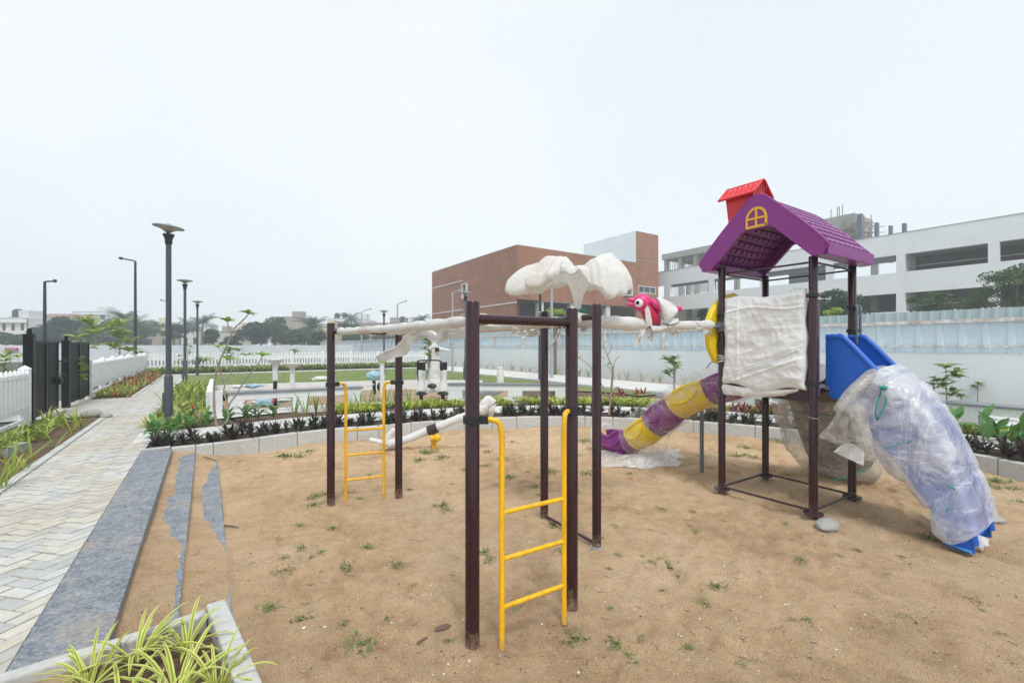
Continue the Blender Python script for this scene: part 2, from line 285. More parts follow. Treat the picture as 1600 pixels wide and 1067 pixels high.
# ------------------------------------------------ mesh builder
ORG = {}
class MB:
    def __init__(s): s.v = []; s.f = []; s.mi = []
    def add(s, vs, fs, m=0):
        o = len(s.v); s.v += [V(p) for p in vs]; s.f += [tuple(i+o for i in f) for f in fs]; s.mi += [m]*len(fs); return s
    def box(s, lo, hi, m=0, rot=0, c=None):
        x0, y0, z0 = lo; x1, y1, z1 = hi
        vs = [(x0, y0, z0), (x1, y0, z0), (x1, y1, z0), (x0, y1, z0), (x0, y0, z1), (x1, y0, z1), (x1, y1, z1), (x0, y1, z1)]
        if rot:
            c = c or ((x0+x1)/2, (y0+y1)/2)
            vs = [(c[0]+(x-c[0])*cos(rot)-(y-c[1])*sin(rot), c[1]+(x-c[0])*sin(rot)+(y-c[1])*cos(rot), z) for x, y, z in vs]
        return s.add(vs, [(0, 3, 2, 1), (4, 5, 6, 7), (0, 1, 5, 4), (1, 2, 6, 5), (2, 3, 7, 6), (3, 0, 4, 7)], m)
    def obox(s, p0, p1, w, z0, z1, m=0):
        """upright slab from p0 to p1 in plan, width w"""
        p0 = V((p0[0], p0[1])); p1 = V((p1[0], p1[1])); d = (p1-p0).normalized(); n = V((-d.y, d.x))*w/2
        q = [p0-n, p1-n, p1+n, p0+n]; vs = [(a.x, a.y, z0) for a in q]+[(a.x, a.y, z1) for a in q]
        return s.add(vs, [(0, 3, 2, 1), (4, 5, 6, 7), (0, 1, 5, 4), (1, 2, 6, 5), (2, 3, 7, 6), (3, 0, 4, 7)], m)
    def tube(s, path, r, n=10, m=0, cap=True, disp=None, sq=None):
        P = [V(p) for p in path]; R = r if isinstance(r, (list, tuple)) else [r]*len(P); vs = []; fs = []
        up = None
        for i, p in enumerate(P):
            t = (P[min(i+1, len(P)-1)]-P[max(i-1, 0)]).normalized()
            if up is None:
                up = V((0, 0, 1)) if abs(t.z) < .9 else V((1, 0, 0))
            x = t.cross(up).normalized(); up = x.cross(t).normalized()
            for k in range(n):
                a = 2*pi*k/n; rr = R[i]
                d = x*cos(a)+up*sin(a)
                if disp: rr = rr*(1+disp(i, k, a, p+d*rr))
                vs.append(p+d*rr)
        for i in range(len(P)-1):
            for k in range(n):
                fs.append((i*n+k, i*n+(k+1) % n, (i+1)*n+(k+1) % n, (i+1)*n+k))
        if cap: fs.append(tuple(range(n))[::-1]); fs.append(tuple((len(P)-1)*n+k for k in range(n)))
        return s.add(vs, fs, m)
    def cyl(s, p, z0, z1, r, n=16, m=0, r1=None):
        return s.lathe(p, [(r, z0), (r if r1 is None else r1, z1)], n, m)
    def lathe(s, c, prof, n=20, m=0, cap=True, tilt=None):
        vs = []; fs = []
        for r, z in prof:
            for k in range(n):
                a = 2*pi*k/n; q = V((r*cos(a), r*sin(a), z))
                if tilt: q = tilt @ q
                vs.append((c[0]+q.x, c[1]+q.y, (c[2] if len(c) > 2 and tilt else 0)+q.z))
        for i in range(len(prof)-1):
            for k in range(n): fs.append((i*n+k, i*n+(k+1) % n, (i+1)*n+(k+1) % n, (i+1)*n+k))
        if cap: fs.append(tuple(range(n))[::-1]); fs.append(tuple((len(prof)-1)*n+k for k in range(n)))
        return s.add(vs, fs, m)
    def ell(s, c, r, n=16, k=10, m=0, rot=None, disp=None):
        vs = []; fs = []; c = V(c)
        for i in range(k+1):
            th = pi*i/k
            for j in range(n):
                a = 2*pi*j/n; d = V((sin(th)*cos(a), sin(th)*sin(a), cos(th))); q = V((d.x*r[0], d.y*r[1], d.z*r[2]))
                if disp: q *= 1+disp(d)
                if rot: q = rot @ q
                vs.append(c+q)
        for i in range(k):
            for j in range(n): fs.append((i*n+j, (i+1)*n+j, (i+1)*n+(j+1) % n, i*n+(j+1) % n))
        return s.add(vs, fs, m)
    def grid(s, fn, nu, nv, m=0, closed=False):
        vs = [fn(i/nu, j/nv) for i in range(nu+1) for j in range(nv+1)]; w = nv+1
        fs = [(i*w+j, (i+1)*w+j, (i+1)*w+j+1, i*w+j+1) for i in range(nu) for j in range(nv)]
        return s.add(vs, fs, m)
    def prism(s, poly, fn, t, m=0):
        """poly: 2D outline; fn(u,v,w)->3D; thickness 0..t"""
        n = len(poly); vs = [fn(u, w, 0) for u, w in poly]+[fn(u, w, t) for u, w in poly]
        fs = [tuple(range(n))[::-1], tuple(range(n, 2*n))]+[(i, (i+1) % n, n+(i+1) % n, n+i) for i in range(n)]
        return s.add(vs, fs, m)
    def blade(s, base, az, ln, w, lift, droop, m=0, seg=5, twist=0, fold=.25, m2=None):
        """a strap leaf with a folded midrib, starting steep and drooping; with m2: stripe down the middle"""
        d = V((cos(az), sin(az), 0)); side = V((-sin(az), cos(az), 0)); p = V(base); ang = lift; rows = []
        for i in range(seg+1):
            t = i/seg; ww = w*(sin(pi*min(1, .12+t*.88))**.6 if t < 1 else 0)*.5
            up = V((-cos(az)*sin(ang), -sin(az)*sin(ang), cos(ang)))
            if m2 is None: rows.append([p-side*ww+up*ww*fold, p, p+side*ww+up*ww*fold])
            else: rows.append([p-side*ww+up*ww*fold, p-side*ww*.38, p+side*ww*.38, p+side*ww+up*ww*fold])
            p = p+(d*cos(ang)+V((0, 0, 1))*sin(ang))*ln/seg; ang -= droop/seg*(.4+1.2*t)
        k = len(rows[0]); vs = [q for r in rows for q in r]
        o = len(s.v); s.v += vs
        for i in range(seg):
            for j in range(k-1):
                s.f.append((o+i*k+j, o+i*k+j+1, o+(i+1)*k+j+1, o+(i+1)*k+j)); s.mi.append(m2 if (m2 is not None and j == 1) else m)
        return s
    def oval(s, base, az, ln, w, lift, droop, m=0, seg=4, roll=0):
        d = V((cos(az), sin(az), 0)); side = V((-sin(az)*cos(roll), cos(az)*cos(roll), sin(roll))); p = V(base); ang = lift; vs = []
        for i in range(seg+1):
            t = i/seg; ww = w*.5*sin(pi*(t**.8)) if 0 < t < 1 else w*.03
            up = V((0, 0, 1))*ww*.3
            vs += [p-side*ww+up, p, p+side*ww+up]; p = p+(d*cos(ang)+V((0, 0, 1))*sin(ang))*ln/seg; ang -= droop/seg
        fs = []
        for i in range(seg): fs += [(i*3, i*3+1, i*3+4, i*3+3), (i*3+1, i*3+2, i*3+5, i*3+4)]
        return s.add(vs, fs, m)
    def build(s, name, mats, parent=None, loc=None, smooth=40, label=None):
        if not isinstance(mats, (list, tuple)): mats = [mats]
        o0 = ORG[parent.name] if parent else V(loc or (0, 0, 0))
        me = bpy.data.meshes.new(name); me.from_pydata([p-o0 for p in s.v], [], s.f); me.update()
        for m in mats: me.materials.append(M[m] if isinstance(m, str) else m)
        if len(mats) > 1: me.polygons.foreach_set('material_index', s.mi)
        if smooth:
            me.polygons.foreach_set('use_smooth', [True]*len(s.f)); me.set_sharp_from_angle(angle=radians(smooth))
        o = bpy.data.objects.new(name, me); COL.objects.link(o)
        if parent: o.parent = parent
        else: o.location = o0
        ORG[o.name] = o0
        if label: o['label'] = label
        return o
def thing(name, label, cat, loc, group=None):
    o = bpy.data.objects.new(name, None); COL.objects.link(o); o.empty_display_size = .1
    o.location = loc; ORG[o.name] = V(loc); return tag(o, label, cat, group)
def tag(o, label, cat, group=None, kind=None):
    if label: o['label'] = label
    if cat: o['category'] = cat
    if group: o['group'] = group
    if kind: o['kind'] = kind
    return o
def struct(o): o['kind'] = 'structure'; return o
def dup(o, loc, rz=0, sc=1, label=None, group=None):
    kids = list(o.children)
    c = o.copy(); COL.objects.link(c); c.location = loc; c.rotation_euler = (0, 0, rz); c.scale = (sc, sc, sc)
    if label: c['label'] = label
    if group: c['group'] = group
    for ch in kids:
        k = ch.copy(); COL.objects.link(k); k.parent = c
        for g in list(ch.children):
            q = g.copy(); COL.objects.link(q); q.parent = k
    return c
def nz(p, s=1): return noise.noise(V(p)*s)
def ridge(p, s=1): return 1-abs(noise.noise(V(p)*s))*2
build_materials()
R = random.Random(7)
# ------------------------------------------------ camera, world, light
cam = bpy.data.cameras.new('camera'); cam.lens = 16; cam.sensor_width = 36; cam.clip_end = 2000; cam.clip_start = .05
cam.shift_y = (HY-533.5)/1600
co = bpy.data.objects.new('camera', cam); COL.objects.link(co); co.location = (0, 0, H); co.rotation_euler = (pi/2, 0, -math.asin(SA)); SC.camera = co
w = bpy.data.worlds.new('World'); SC.world = w; w.use_nodes = True; nt = w.node_tree
bg = nt.nodes['Background']; sky = N(nt, 'ShaderNodeTexSky', sky_type='NISHITA'); sky.sun_disc = False
SUN_EL = radians(58); SUN_AZ = radians(-160)
sky.sun_elevation = SUN_EL; sky.sun_rotation = SUN_AZ; sky.dust_density = 3.5; sky.air_density = 1.2
tc = N(nt, 'ShaderNodeTexCoord'); nn = noise_n(nt, tc.outputs['Generated'], 1.1, 5, .55)
cloud = ramp(nt, nn, [(.3, (5.8, 6.65, 7.1)), (.62, (7.1, 7.35, 7.5))])
mx = mixc(nt, .9, sky.outputs['Color'], cloud); nt.links.new(mx, bg.inputs['Color']); bg.inputs['Strength'].default_value = .10
sl = bpy.data.lights.new('sun', 'SUN'); sl.energy = 1.5; sl.angle = radians(14); sl.color = (1, .97, .93)
so = bpy.data.objects.new('sun', sl); COL.objects.link(so)
sd = V((sin(SUN_AZ)*cos(SUN_EL), cos(SUN_AZ)*cos(SUN_EL), sin(SUN_EL)))  # towards the sun (azimuth from +Y, clockwise)
so.rotation_euler = sd.to_track_quat('Z', 'Y').to_euler(); so.location = (0, 0, 30)
SC.view_settings.view_transform = 'Standard'; SC.view_settings.look = 'None'; SC.view_settings.exposure = 0.53; SC.view_settings.gamma = 1
SC.cycles.max_bounces = 8; SC.cycles.transparent_max_bounces = 16; SC.cycles.volume_bounces = 1
# ------------------------------------------------ ground, kerbs, paths
ZP = .22
KERB = [(-.43, 8.22), (.177, 8.22), (.96, 8.36), (1.5, 8.48), (2.28, 8.42), (3.09, 8.32), (4.29, 8.12), (4.9, 7.98), (5.98, 7.45), (6.75, 6.85), (7.87, 5.55), (8.41, 4.35), (8.62, 3.6), (8.80, 2.6), (8.74, 1.71), (8.5, 1.1), (7.9, 0), (6.8, -1.4), (5.2, -2.6), (3.2, -3.4)]
KC = [V((p.x, p.y)) for p in spline([(x, y, 0) for x, y in KERB], 12)]
KN = []
for i, p in enumerate(KC):
    t = (KC[min(i+1, len(KC)-1)]-KC[max(i-1, 0)]).normalized(); KN.append(V((-t.y, t.x)))
def off(i, d): return KC[i]+KN[i]*d
def offpt(s, d):
    """point at arc length s along the kerb, d outwards"""
    acc = 0
    for i in range(len(KC)-1):
        l = (KC[i+1]-KC[i]).length
        if acc+l >= s: t = (s-acc)/l; return off(i, d).lerp(off(i+1, d), t), atan2((KC[i+1]-KC[i]).y, (KC[i+1]-KC[i]).x)
        acc += l
    return off(len(KC)-1, d), 0
def band(name, d0, d1, z, mat, i0=0, i1=None, sub=1):
    mb = MB(); i1 = i1 or len(KC)-1; n = i1-i0
    def fn(u, v):
        i = i0+int(round(u*n)); q = off(i, lerp(d0, d1, v)); return (q.x, q.y, z)
    mb.grid(fn, n, sub); return struct(mb.build(name, mat))
def sheet(name, pts, z, mat):
    mb = MB(); mb.add([(x, y, z) for x, y in pts], [tuple(range(len(pts)))]); o = mb.build(name, mat, smooth=0)
    return struct(o)
# sand with drifts over the steps
A1, A2, A3 = -.4055, -.131, .137
TB2 = [(3.0, .9), (3.35, .86), (4.07, .88), (4.45, .88), (4.75, .58), (5.3, .25), (5.6, .28), (6.2, .42), (7.2, .40), (7.9, .34), (8.2, .9)]
TB3 = [(3.0, .8), (3.35, .85), (3.65, .93), (3.75, 1.15), (4.07, 1.2), (4.4, .98), (4.75, .72), (5.4, .42), (5.9, .36), (6.3, .3), (6.9, .55), (7.6, .86), (8.2, 1)]
DENT = {}
def _dents():
    r9 = random.Random(91)
    for k in range(600):
        a, b = r9.uniform(.2, 8.6), r9.uniform(.8, 8.2); an = r9.uniform(0, 3.14); L, W_ = r9.uniform(.08, .15), r9.uniform(.035, .06); d = r9.uniform(.014, .030)
        for s_ in range(r9.choice((1, 1, 2, 3))):
            q = (a+s_*.45*cos(an)+r9.uniform(-.08, .08), b+s_*.45*sin(an), an, L, W_, d)
            if min((q[0]-x)**2+(q[1]-y)**2 for x, y in BASES) < .11: continue
            for i in (-1, 0, 1):
                for j in (-1, 0, 1): DENT.setdefault((int(q[0]//.3)+i, int(q[1]//.3)+j), []).append(q)
BASES = [(1.243, 2.249), (1.965, 2.231), (1.091, 5.046), (1.783, 4.921), (2.706, 2.76), (2.73, 3.5), (4.9, 2.985), (4.913, 2.045), (5.86, 2.985), (5.8, 2.035), (5.46, 3.61)]
_dents()
def cinterp(tab, x):
    if x <= tab[0][0]: return tab[0][1]
    for (x0, y0), (x1, y1) in zip(tab, tab[1:]):
        if x <= x1: t_ = (x-x0)/(x1-x0); return y0+(y1-y0)*t_*t_*(3-2*t_)
    return tab[-1][1]
def sand_z(a, b):
    z = _sand(a, b)
    for (x, y, an, L, W_, d) in (DENT.get((int(a//.3), int(b//.3)), ()) if a > .42 else ()):
        dx, dy = a-x, b-y; u = (dx*cos(an)+dy*sin(an))/L; v = (-dx*sin(an)+dy*cos(an))/W_; r_ = u*u+v*v
        if r_ < 6: z += -d*math.exp(-r_*r_*.8)+d*.45*math.exp(-(sqrt(r_)-1.5)**2*5)
    if a > .25:
        for x, y in BASES:
            r_ = (a-x)**2+(b-y)**2
            if r_ < .12: z += .022*math.exp(-r_/.012)+.012*math.exp(-r_/.04)*noise.noise(V((a*14, b*14, 8)))
    return z
def _sand(a, b):
    n = noise.noise(V((a*3, b*3, 1)))*.016+noise.noise(V((a*.8, b*.8, 5)))*.03+noise.noise(V((a*7, b*7, 2)))*.011+noise.noise(V((a*16, b*16, 3)))*.006
    w = noise.noise(V((a*5, b*5, 3)))*.11+noise.noise(V((a*14, b*14, 3)))*.02+noise.noise(V((a*60, b*60, 3)))*.03
    if a < A2 and b > 2.95:
        t = (a-A1)/(A2-A1); return .125+.045*(cinterp(TB2, b)-t+w)
    if a < A3 and b > 2.95:
        t = (a-A2)/(A3-A2); return .045+.045*(cinterp(TB3, b)-t+w)
    base = n-.005
    e = min(1, max(0, (a-A3)/.5)); return lerp(.030+w*.05, base, e)+(.0 if b > 2.95 else 0)
av = [A1+i*(A3-A1)/44 for i in range(45)]; x = A3
while x < 9.4: x += .025 if x < 2.5 else .038; av.append(x)
bv = []; y = -4.0
while y < 9.0: bv.append(y); y += (.10 if y < 1.2 else .028)
mb = MB(); W = len(bv)
mb.add([(a, b, sand_z(a, b)) for a in av for b in bv], [(i*W+j, (i+1)*W+j, (i+1)*W+j+1, i*W+j+1) for i in range(len(av)-1) for j in range(W-1)])
struct(mb.build('sand_ground', 'sand', smooth=180))
# land below everything, out to the horizon
mb = MB(); mb.add([(-139, -39, -.06), (149, -39, -.06), (149, 239, -.06), (-139, 239, -.06)], [(0, 1, 2, 3)]); struct(mb.build('ground', 'farground', smooth=0))
# raised ground around the pit (soil base under beds, walks, lawn)
band('raised_ground', .05, 6.0, .190, 'soil', sub=1)
sheet('garden_soil', [(-14, -6), (A1-.1, -6), (A1-.1, 8.3), (-.43, 14.3), (5, 14), (8, 13), (15.4, 3), (15.4, -8), (60, -8), (60, 130), (-60, 130), (-60, -6)], .170, 'dirt')
# ring beds and walks
band('border_soil', .07, .62, .200, 'soil')
band('ring_walk', .62, 1.75, .222, 'walk', sub=2)
# granite steps
def slab(name, a0, a1, b0, b1, z, t=.06):
    mb = MB(); mb.box((a0, b0, z-t), (a1, b1, z)); o = mb.build(name, 'granite', smooth=0)
    bv_ = o.modifiers.new('bevel', 'BEVEL'); bv_.width = .006; bv_.segments = 2; return struct(o)
slab('granite_step', -.755, A1, 2.98, 8.16, .222, .24); slab('granite_step', A1-.02, A2, 2.98, 8.16, .125, .15); slab('granite_step', A2-.02, A3, 2.98, 8.16, .045, .1)
# mortar strip under pavers + herringbone pavers
sheet('path_bed', [(-1.76, -4), (-.757, -4), (-.757, 8.2), (-.93, 10), (-.93, 29.5), (-1.76, 29.5)], .205, 'mortar')
sheet('path_bed', [(-4.6, 12.9), (-1.761, 12.9), (-1.761, 17.0), (-4.6, 17.0)], .205, 'mortar')
sheet('ring_walk', [(-.945, 8.87), (-.431, 8.842), (-.431, 9.97), (-.945, 9.93)], .2225, 'walk')
sheet('border_soil', [(-.72, 8.30), (-.431, 8.30), (-.431, 8.84), (-.72, 8.86)], .2005, 'soil')
def clip_poly(poly, lo, hi):
    for ax, s, lim in ((0, 1, lo[0]), (0, -1, -hi[0]), (1, 1, lo[1]), (1, -1, -hi[1])):
        out = []
        for i, p in enumerate(poly):
            q = poly[(i+1) % len(poly)]; dp = p[ax]*s-lim; dq = q[ax]*s-lim
            if dp >= 0: out.append(p)
            if dp*dq < 0: t = dp/(dp-dq); out.append((p[0]+(q[0]-p[0])*t, p[1]+(q[1]-p[1])*t))
        poly = out
        if len(poly) < 3: return None
    return poly
def pavers(name, rects, Wd=.098, Lg=.196):
    mb = MB(); rr = random.Random(3); ang = radians(45); ca, sa = cos(ang), sin(ang); w = Lg/2; g = .0055
    for (x0, y0, x1, y1) in rects:
        cs = [(x*ca+y*sa, -x*sa+y*ca) for x in (x0, x1) for y in (y0, y1)]
        for i in range(int(min(q[0] for q in cs)/w)-4, int(max(q[0] for q in cs)/w)+4):
            for j in range(int(min(q[1] for q in cs)/w)-4, int(max(q[1] for q in cs)/w)+4):
                # herringbone: horizontal brick at offset (i,j) when (i-j)%4==0 covers 2x1; vertical when (i-j)%4==... 
                r = (i-j) % 4
                if r == 0: q = [(i*w+g, j*w+g), ((i+2)*w-g, j*w+g), ((i+2)*w-g, (j+1)*w-g), (i*w+g, (j+1)*w-g)]
                elif r == 3: q = [(i*w+g, j*w+g), ((i+1)*w-g, j*w+g), ((i+1)*w-g, (j+2)*w-g), (i*w+g, (j+2)*w-g)]
                else: continue
                q = [(x*ca-y*sa, x*sa+y*ca) for x, y in q]
                if q[0][0] < x0-.4 or q[0][0] > x1+.4 or q[0][1] < y0-.4 or q[0][1] > y1+.4: continue
                P = clip_poly(q, (x0, y0), (x1, y1))
                if not P: continue
                z = ZP+rr.uniform(-.003, .004); tx = rr.uniform(-.012, .012); ty = rr.uniform(-.012, .012); n = len(P)
                cx = sum(p[0] for p in P)/n; cy = sum(p[1] for p in P)/n
                zz = lambda p: z+(p[0]-cx)*tx+(p[1]-cy)*ty
                ins = [(cx+(p[0]-cx)*.955, cy+(p[1]-cy)*.955) for p in P]
                vs = [(p[0], p[1], zz(p)-.02) for p in P]+[(p[0], p[1], zz(p)-.004) for p in P]+[(p[0], p[1], zz(p)) for p in ins]
                mb.add(vs, [(k, (k+1) % n, n+(k+1) % n, n+k) for k in range(n)]+[(n+k, n+(k+1) % n, 2*n+(k+1) % n, 2*n+k) for k in range(n)]+[tuple(range(2*n, 3*n))])
    return struct(mb.build(name, 'paver', smooth=30))
pavers('paved_path', [(-1.70, 1.0, -.758, 8.3), (-1.70, 8.3, -.95, 29.3), (-4.5, 13.0, -1.70, 16.9), (-.95, 8.3, -.79, 8.87), (-1.3, .6, -.70, 1.0)])
# path edging
mb = MB()
for b0, b1 in ((-1, 12.9), (17.0, 29.3)):
    y = b0
    while y < b1: mb.box((-1.80, y, .12), (-1.712, min(b1, y+.88), .232)); y += .89
mb.box((-.945, 10.0, .12), (-.87, 29.3, .235)); struct(mb.build('path_edging', 'kerb', smooth=0))
# curved kerb built of blocks
mb = MB(); mm = MB(); rr = random.Random(5); s = 0; L = sum((KC[i+1]-KC[i]).length for i in range(len(KC)-1))
lens = [.30, .22, .62, .60, .58, .42, .38, .60, .46, .60]
k = 0
while s < L-.7:
    l = lens[k] if k < len(lens) else rr.uniform(.42, .62)
    p0, a0 = offpt(s+.008, 0); p1, a1 = offpt(s+l-.008, 0); d = (p1-p0).normalized(); n = V((-d.y, d.x)); zt = ZP+rr.uniform(-.006, .006)
    q = [p0, p1, p1+n*.11, p0+n*.11]; i0 = .012
    qi = [p0+n*i0+d*.004, p1+n*i0-d*.004, p1+n*(.11-i0)-d*.004, p0+n*(.11-i0)+d*.004]
    vs = [(a.x, a.y, -.08) for a in q]+[(a.x, a.y, zt-.012) for a in q]+[(a.x, a.y, zt) for a in qi]
    mb.add(vs, [(0, 1, 5, 4), (1, 2, 6, 5), (2, 3, 7, 6), (3, 0, 4, 7), (4, 5, 9, 8), (5, 6, 10, 9), (6, 7, 11, 10), (7, 4, 8, 11), (8, 9, 10, 11)])
    r0, _ = offpt(s+l-.03, .006); r1, _ = offpt(s+l+.03, .006); mm.obox(r0+n*.05, r1+n*.05, .098, -.08, zt-.012)
    s += l; k += 1
ko = struct(mb.build('kerb', 'kerb', smooth=30)); mm.build('mortar_joint', 'mortar', ko)
# short return of the kerb by the top step
mb = MB(); mb.obox((-.435, 8.275), (-.79, 8.275), .105, -.05, .235); mb.obox((-.75, 8.33), (-.75, 8.86), .07, 0, .236); struct(mb.build('kerb', 'kerb', smooth=0))
# near planter
mb = MB(); mb.obox((-.86, 2.95), (-.36, 2.995), .075, -.1, .225); mb.obox((-.355, 2.995), (.0, 3.05), .075, -.1, .225)
mb.obox((.045, 3.12), (.106, 2.66), .095, -.1, .235); mb.obox((.107, 2.654), (.18, 2.08), .095, -.1, .235); mb.obox((.181, 2.074), (.28, 1.3), .095, -.1, .235)
o = mb.build('planter_kerb', 'kerb', smooth=0); struct(o); bm_ = o.modifiers.new('bevel', 'BEVEL'); bm_.width = .012; bm_.segments = 2
mb = MB(); mb.grid(lambda u, v: (lerp(-.9, lerp(.26, .03, v), u), lerp(1.0, 2.95, v), .15+noise.noise(V((u*6, v*9, 0)))*.03), 30, 40); struct(mb.build('planter_soil', 'soil'))
# left bed soil with a little relief
for (a0, b0, a1, b1) in ((-2.74, -3, -1.80, 12.6), (-2.74, 17.1, -1.80, 29.3), (-.87, 10.0, .05, 28)):
    mb = MB(); mb.grid(lambda u, v: (lerp(a0, a1, u), lerp(b0, b1, v), .195+noise.noise(V((u*4, v*(b1-b0)*3, 0)))*.02), 14, int((b1-b0)*6)); struct(mb.build('bed_soil', 'soil'))
# lawn, side walks
sheet('lawn', [(.05, 16.3), (2.6, 15.9), (6.5, 14.9), (9.0, 12.8), (10.6, 10.2), (10.6, 9.0), (11.3, 9.0), (11.3, 27.9), (-.87, 27.9), (-.87, 20.5)], .226, 'grass')
sheet('side_walk', [(11.32, -4), (14.75, -4), (14.75, 29.4), (-.93, 29.4), (-.93, 28.0), (11.32, 28.0)], .224, 'walk')
mb = MB(); mb.box((11.3, 1, .1), (11.4, 27.9, .30)); mb.box((-.8, 27.9, .1), (11.3, 28.0, .26)); struct(mb.build('walk_edging', 'kerb', smooth=0))
sheet('exercise_sand', [(.35, 11.7), (3.4, 11.5), (6.8, 10.3), (8.5, 12.3), (6.3, 14.6), (2.6, 15.7), (.35, 15.9)], .222, 'dirt')
# pale kerb in front of the exercise area and bench pads
band('bench_pad', 2.65, 3.55, .228, 'walk', i0=8)

sheet('service_road', [(-14, -6), (-2.95, -6), (-2.95, 12.8), (-4.7, 12.8), (-4.7, 17.1), (-2.95, 17.1), (-2.95, 32.1), (-14, 32.1)], .187, 'asphalt')
sheet('service_road', [(-60, 32.2), (15.5, 32.2), (15.5, 59.8), (-60, 59.8)], .186, 'asphalt')
# ------------------------------------------------ play equipment
def v2(p, z): return V((p[0], p[1], z))
def clampring(mb, p, z, r, h=.045, stub=None):
    mb.lathe(p, [(r+.002, z-h/2), (r+.013, z-h/2+.004), (r+.013, z+h/2-.004), (r+.002, z+h/2)], 20)
    if stub is not None:
        d = V((stub[0]-p[0], stub[1]-p[1], 0)).normalized(); n = V((-d.y, d.x, 0))
        a = V((p[0], p[1], z))+d*(r+.005); b_ = a+d*.045
        mb.obox(a, b_, .045, z-h/2+.002, z+h/2-.002)
        for s in (-1, 1):   # bolt lugs
            q = V((p[0], p[1], z))+n*s*(r+.006); mb.box((q.x-.014, q.y-.014, z-.014), (q.x+.014, q.y+.014, z+.014))
PR = .0405
P1 = XY(-.223, 2.56, 0); P2 = XY(.386, 2.948, 0); P3 = XY(-1.909, 4.797, 0); P4 = XY(-1.264, 5.079, 0)
def post(mb, p, z1, r=PR, z0=-.3):
    mb.lathe((p.x, p.y), [(r, z0), (r, z1-.006), (r-.004, z1), (0.001, z1+.002)], 28)
t = thing('climbing_frame', 'maroon four post monkey bars with yellow end ladders in the sand', 'climbing frame', ((P1+P4)/2).to_tuple())
for p, z in ((P1, 1.948), (P2, 1.94), (P3, 1.938), (P4, 1.90)):
    mb = MB(); post(mb, p, z); mb.build('post', 'maroon', t)
for a, b in ((P1, P2), (P3, P4)):
    mb = MB(); d = (b-a).normalized(); mb.tube([a+V((0, 0, 1.85))+d*.03, b+V((0, 0, 1.85))-d*.03], .028, 16); mb.build('crossbar', 'maroon', t)
RAILS = []
for f in (.115, .835):
    A = P3.lerp(P4, f)+V((0, 0, 1.85)); B = P1.lerp(P2, f)+V((0, 0, 1.85)); d = (B-A).normalized(); RAILS.append((A, B))
    pts = [A.lerp(B, k/60) for k in range(61)]
    rad = [.031+.006*max(0, 1-abs(k-2)/3)+.003*sin(k*1.1)+.004*noise.noise(V((k*.4, f*9, 0))) for k in range(61)]
    q0 = len(pts)
    mb = MB(); mb.tube([p+d*.06*(1 if k == 0 else 0)+V((0, 0, -.01*sin(pi*k/60))) for k, p in enumerate(pts)], [r*1.02 for r in rad], 16,
                       disp=lambda i, k, a, p: .10*noise.noise(p*22)+.09*(1-2*abs(noise.noise(V((p.x*30, p.y*30, a*1.2))))))
    mb.build('wrapped_rail', 'wovenb', t, smooth=180)
    for E, s in ((A, 1),):
        mb = MB(); mb.tube([E-d*s*.012, E+d*s*.055], .034, 16); mb.tube([E-d*s*.03-V((0, 0, 0)), E-d*s*.012], .030, 12); mb.build('rail_collar', 'yellow', t)
# hidden rungs between the rails, wrapped in the same cloth
for k in (.25, .5, .75):
    mb = MB(); a = RAILS[0][0].lerp(RAILS[0][1], k); b = RAILS[1][0].lerp(RAILS[1][1], k); mb.tube([a, b], .02, 10); mb.build('rung', 'wovenb', t)
# torn strip of film hanging from the rails
def strip(pts, w, seed, mat='film', name='torn_wrapping', par=None, n=10, ns=6):
    P = spline(pts, n); mb = MB(); rr = random.Random(seed); ph = rr.uniform(0, 9)
    def fn(u, v):
        i = int(round(u*(len(P)-1))); p = P[i]; tt = (P[min(i+1, len(P)-1)]-P[max(0, i-1)]).normalized(); sd = tt.cross(V((.56, .83, .1))).normalized()
        ww = w(u) if callable(w) else w
        q = p+sd*(v-.5)*ww*(1+.35*noise.noise(V((u*7, v*3, ph)))); f = noise.noise(V((u*5, v*6, ph)))*.03+.012*sin(v*17+u*9+ph)
        return q+V((.56, .83, 0))*f
    mb.grid(fn, len(P)-1, ns); return mb.build(name, mat, par, smooth=180)
strip([D(668, 521, 3.6), D(640, 530, 3.9), D(628, 545, 4.1), D(600, 557, 4.3), D(588, 560, 4.4)], lambda u: .05+.06*sin(pi*min(1, u*1.1)), 3, 'wovenb', par=t)
strip([D(640, 519, 3.8), D(668, 522, 3.6), D(684, 531, 3.5), D(700, 519, 3.4), D(728, 516, 3.2)], lambda u: .05+.05*u, 5, 'wovenb', par=t)
strip([D(800, 515, 2.95), D(820, 521, 2.95), D(843, 518, 2.95)], .045, 8, 'wovenb', par=t)
def ladder(pa, pb, out, zc, ztop_arch, rungs, fa, fb, zend):
    """ladder hung on two posts: side rails arch out of the clamps and run down into the sand"""
    d = (pb-pa).normalized()
    for p, f, s, ze in ((pa, fa, 1, zend[0]), (pb, fb, -1, zend[1])):
        foot = pa.lerp(pb, f)+out
        c0 = p+V((0, 0, zc))+(foot-p).normalized()*(PR+.03)
        e = foot-p; ln = e.length
        pts = [c0, p+e*.62+V((0, 0, zc)), foot-e*.14+V((0, 0, zc-.012)), foot-e*.04+V((0, 0, zc-.05)), foot+V((0, 0, zc-.11)), foot+V((0, 0, zc-.3)), foot+V((0, 0, zc-.6)), foot+V((0, 0, ze))]
        mb = MB(); mb.tube(spline(pts, 6), .0165, 14); mb.build('ladder_rail', 'yellow', t)
        mb = MB(); clampring(mb, (p.x, p.y), zc, PR, .05, stub=foot); mb.build('clamp', 'blackrub', t)
    A = pa.lerp(pb, fa)+out; B = pa.lerp(pb, fb)+out
    for z in rungs:
        mb = MB(); mb.tube([A+V((0, 0, z)), B+V((0, 0, z))], .0135, 12); mb.build('ladder_rung', 'yellow', t)
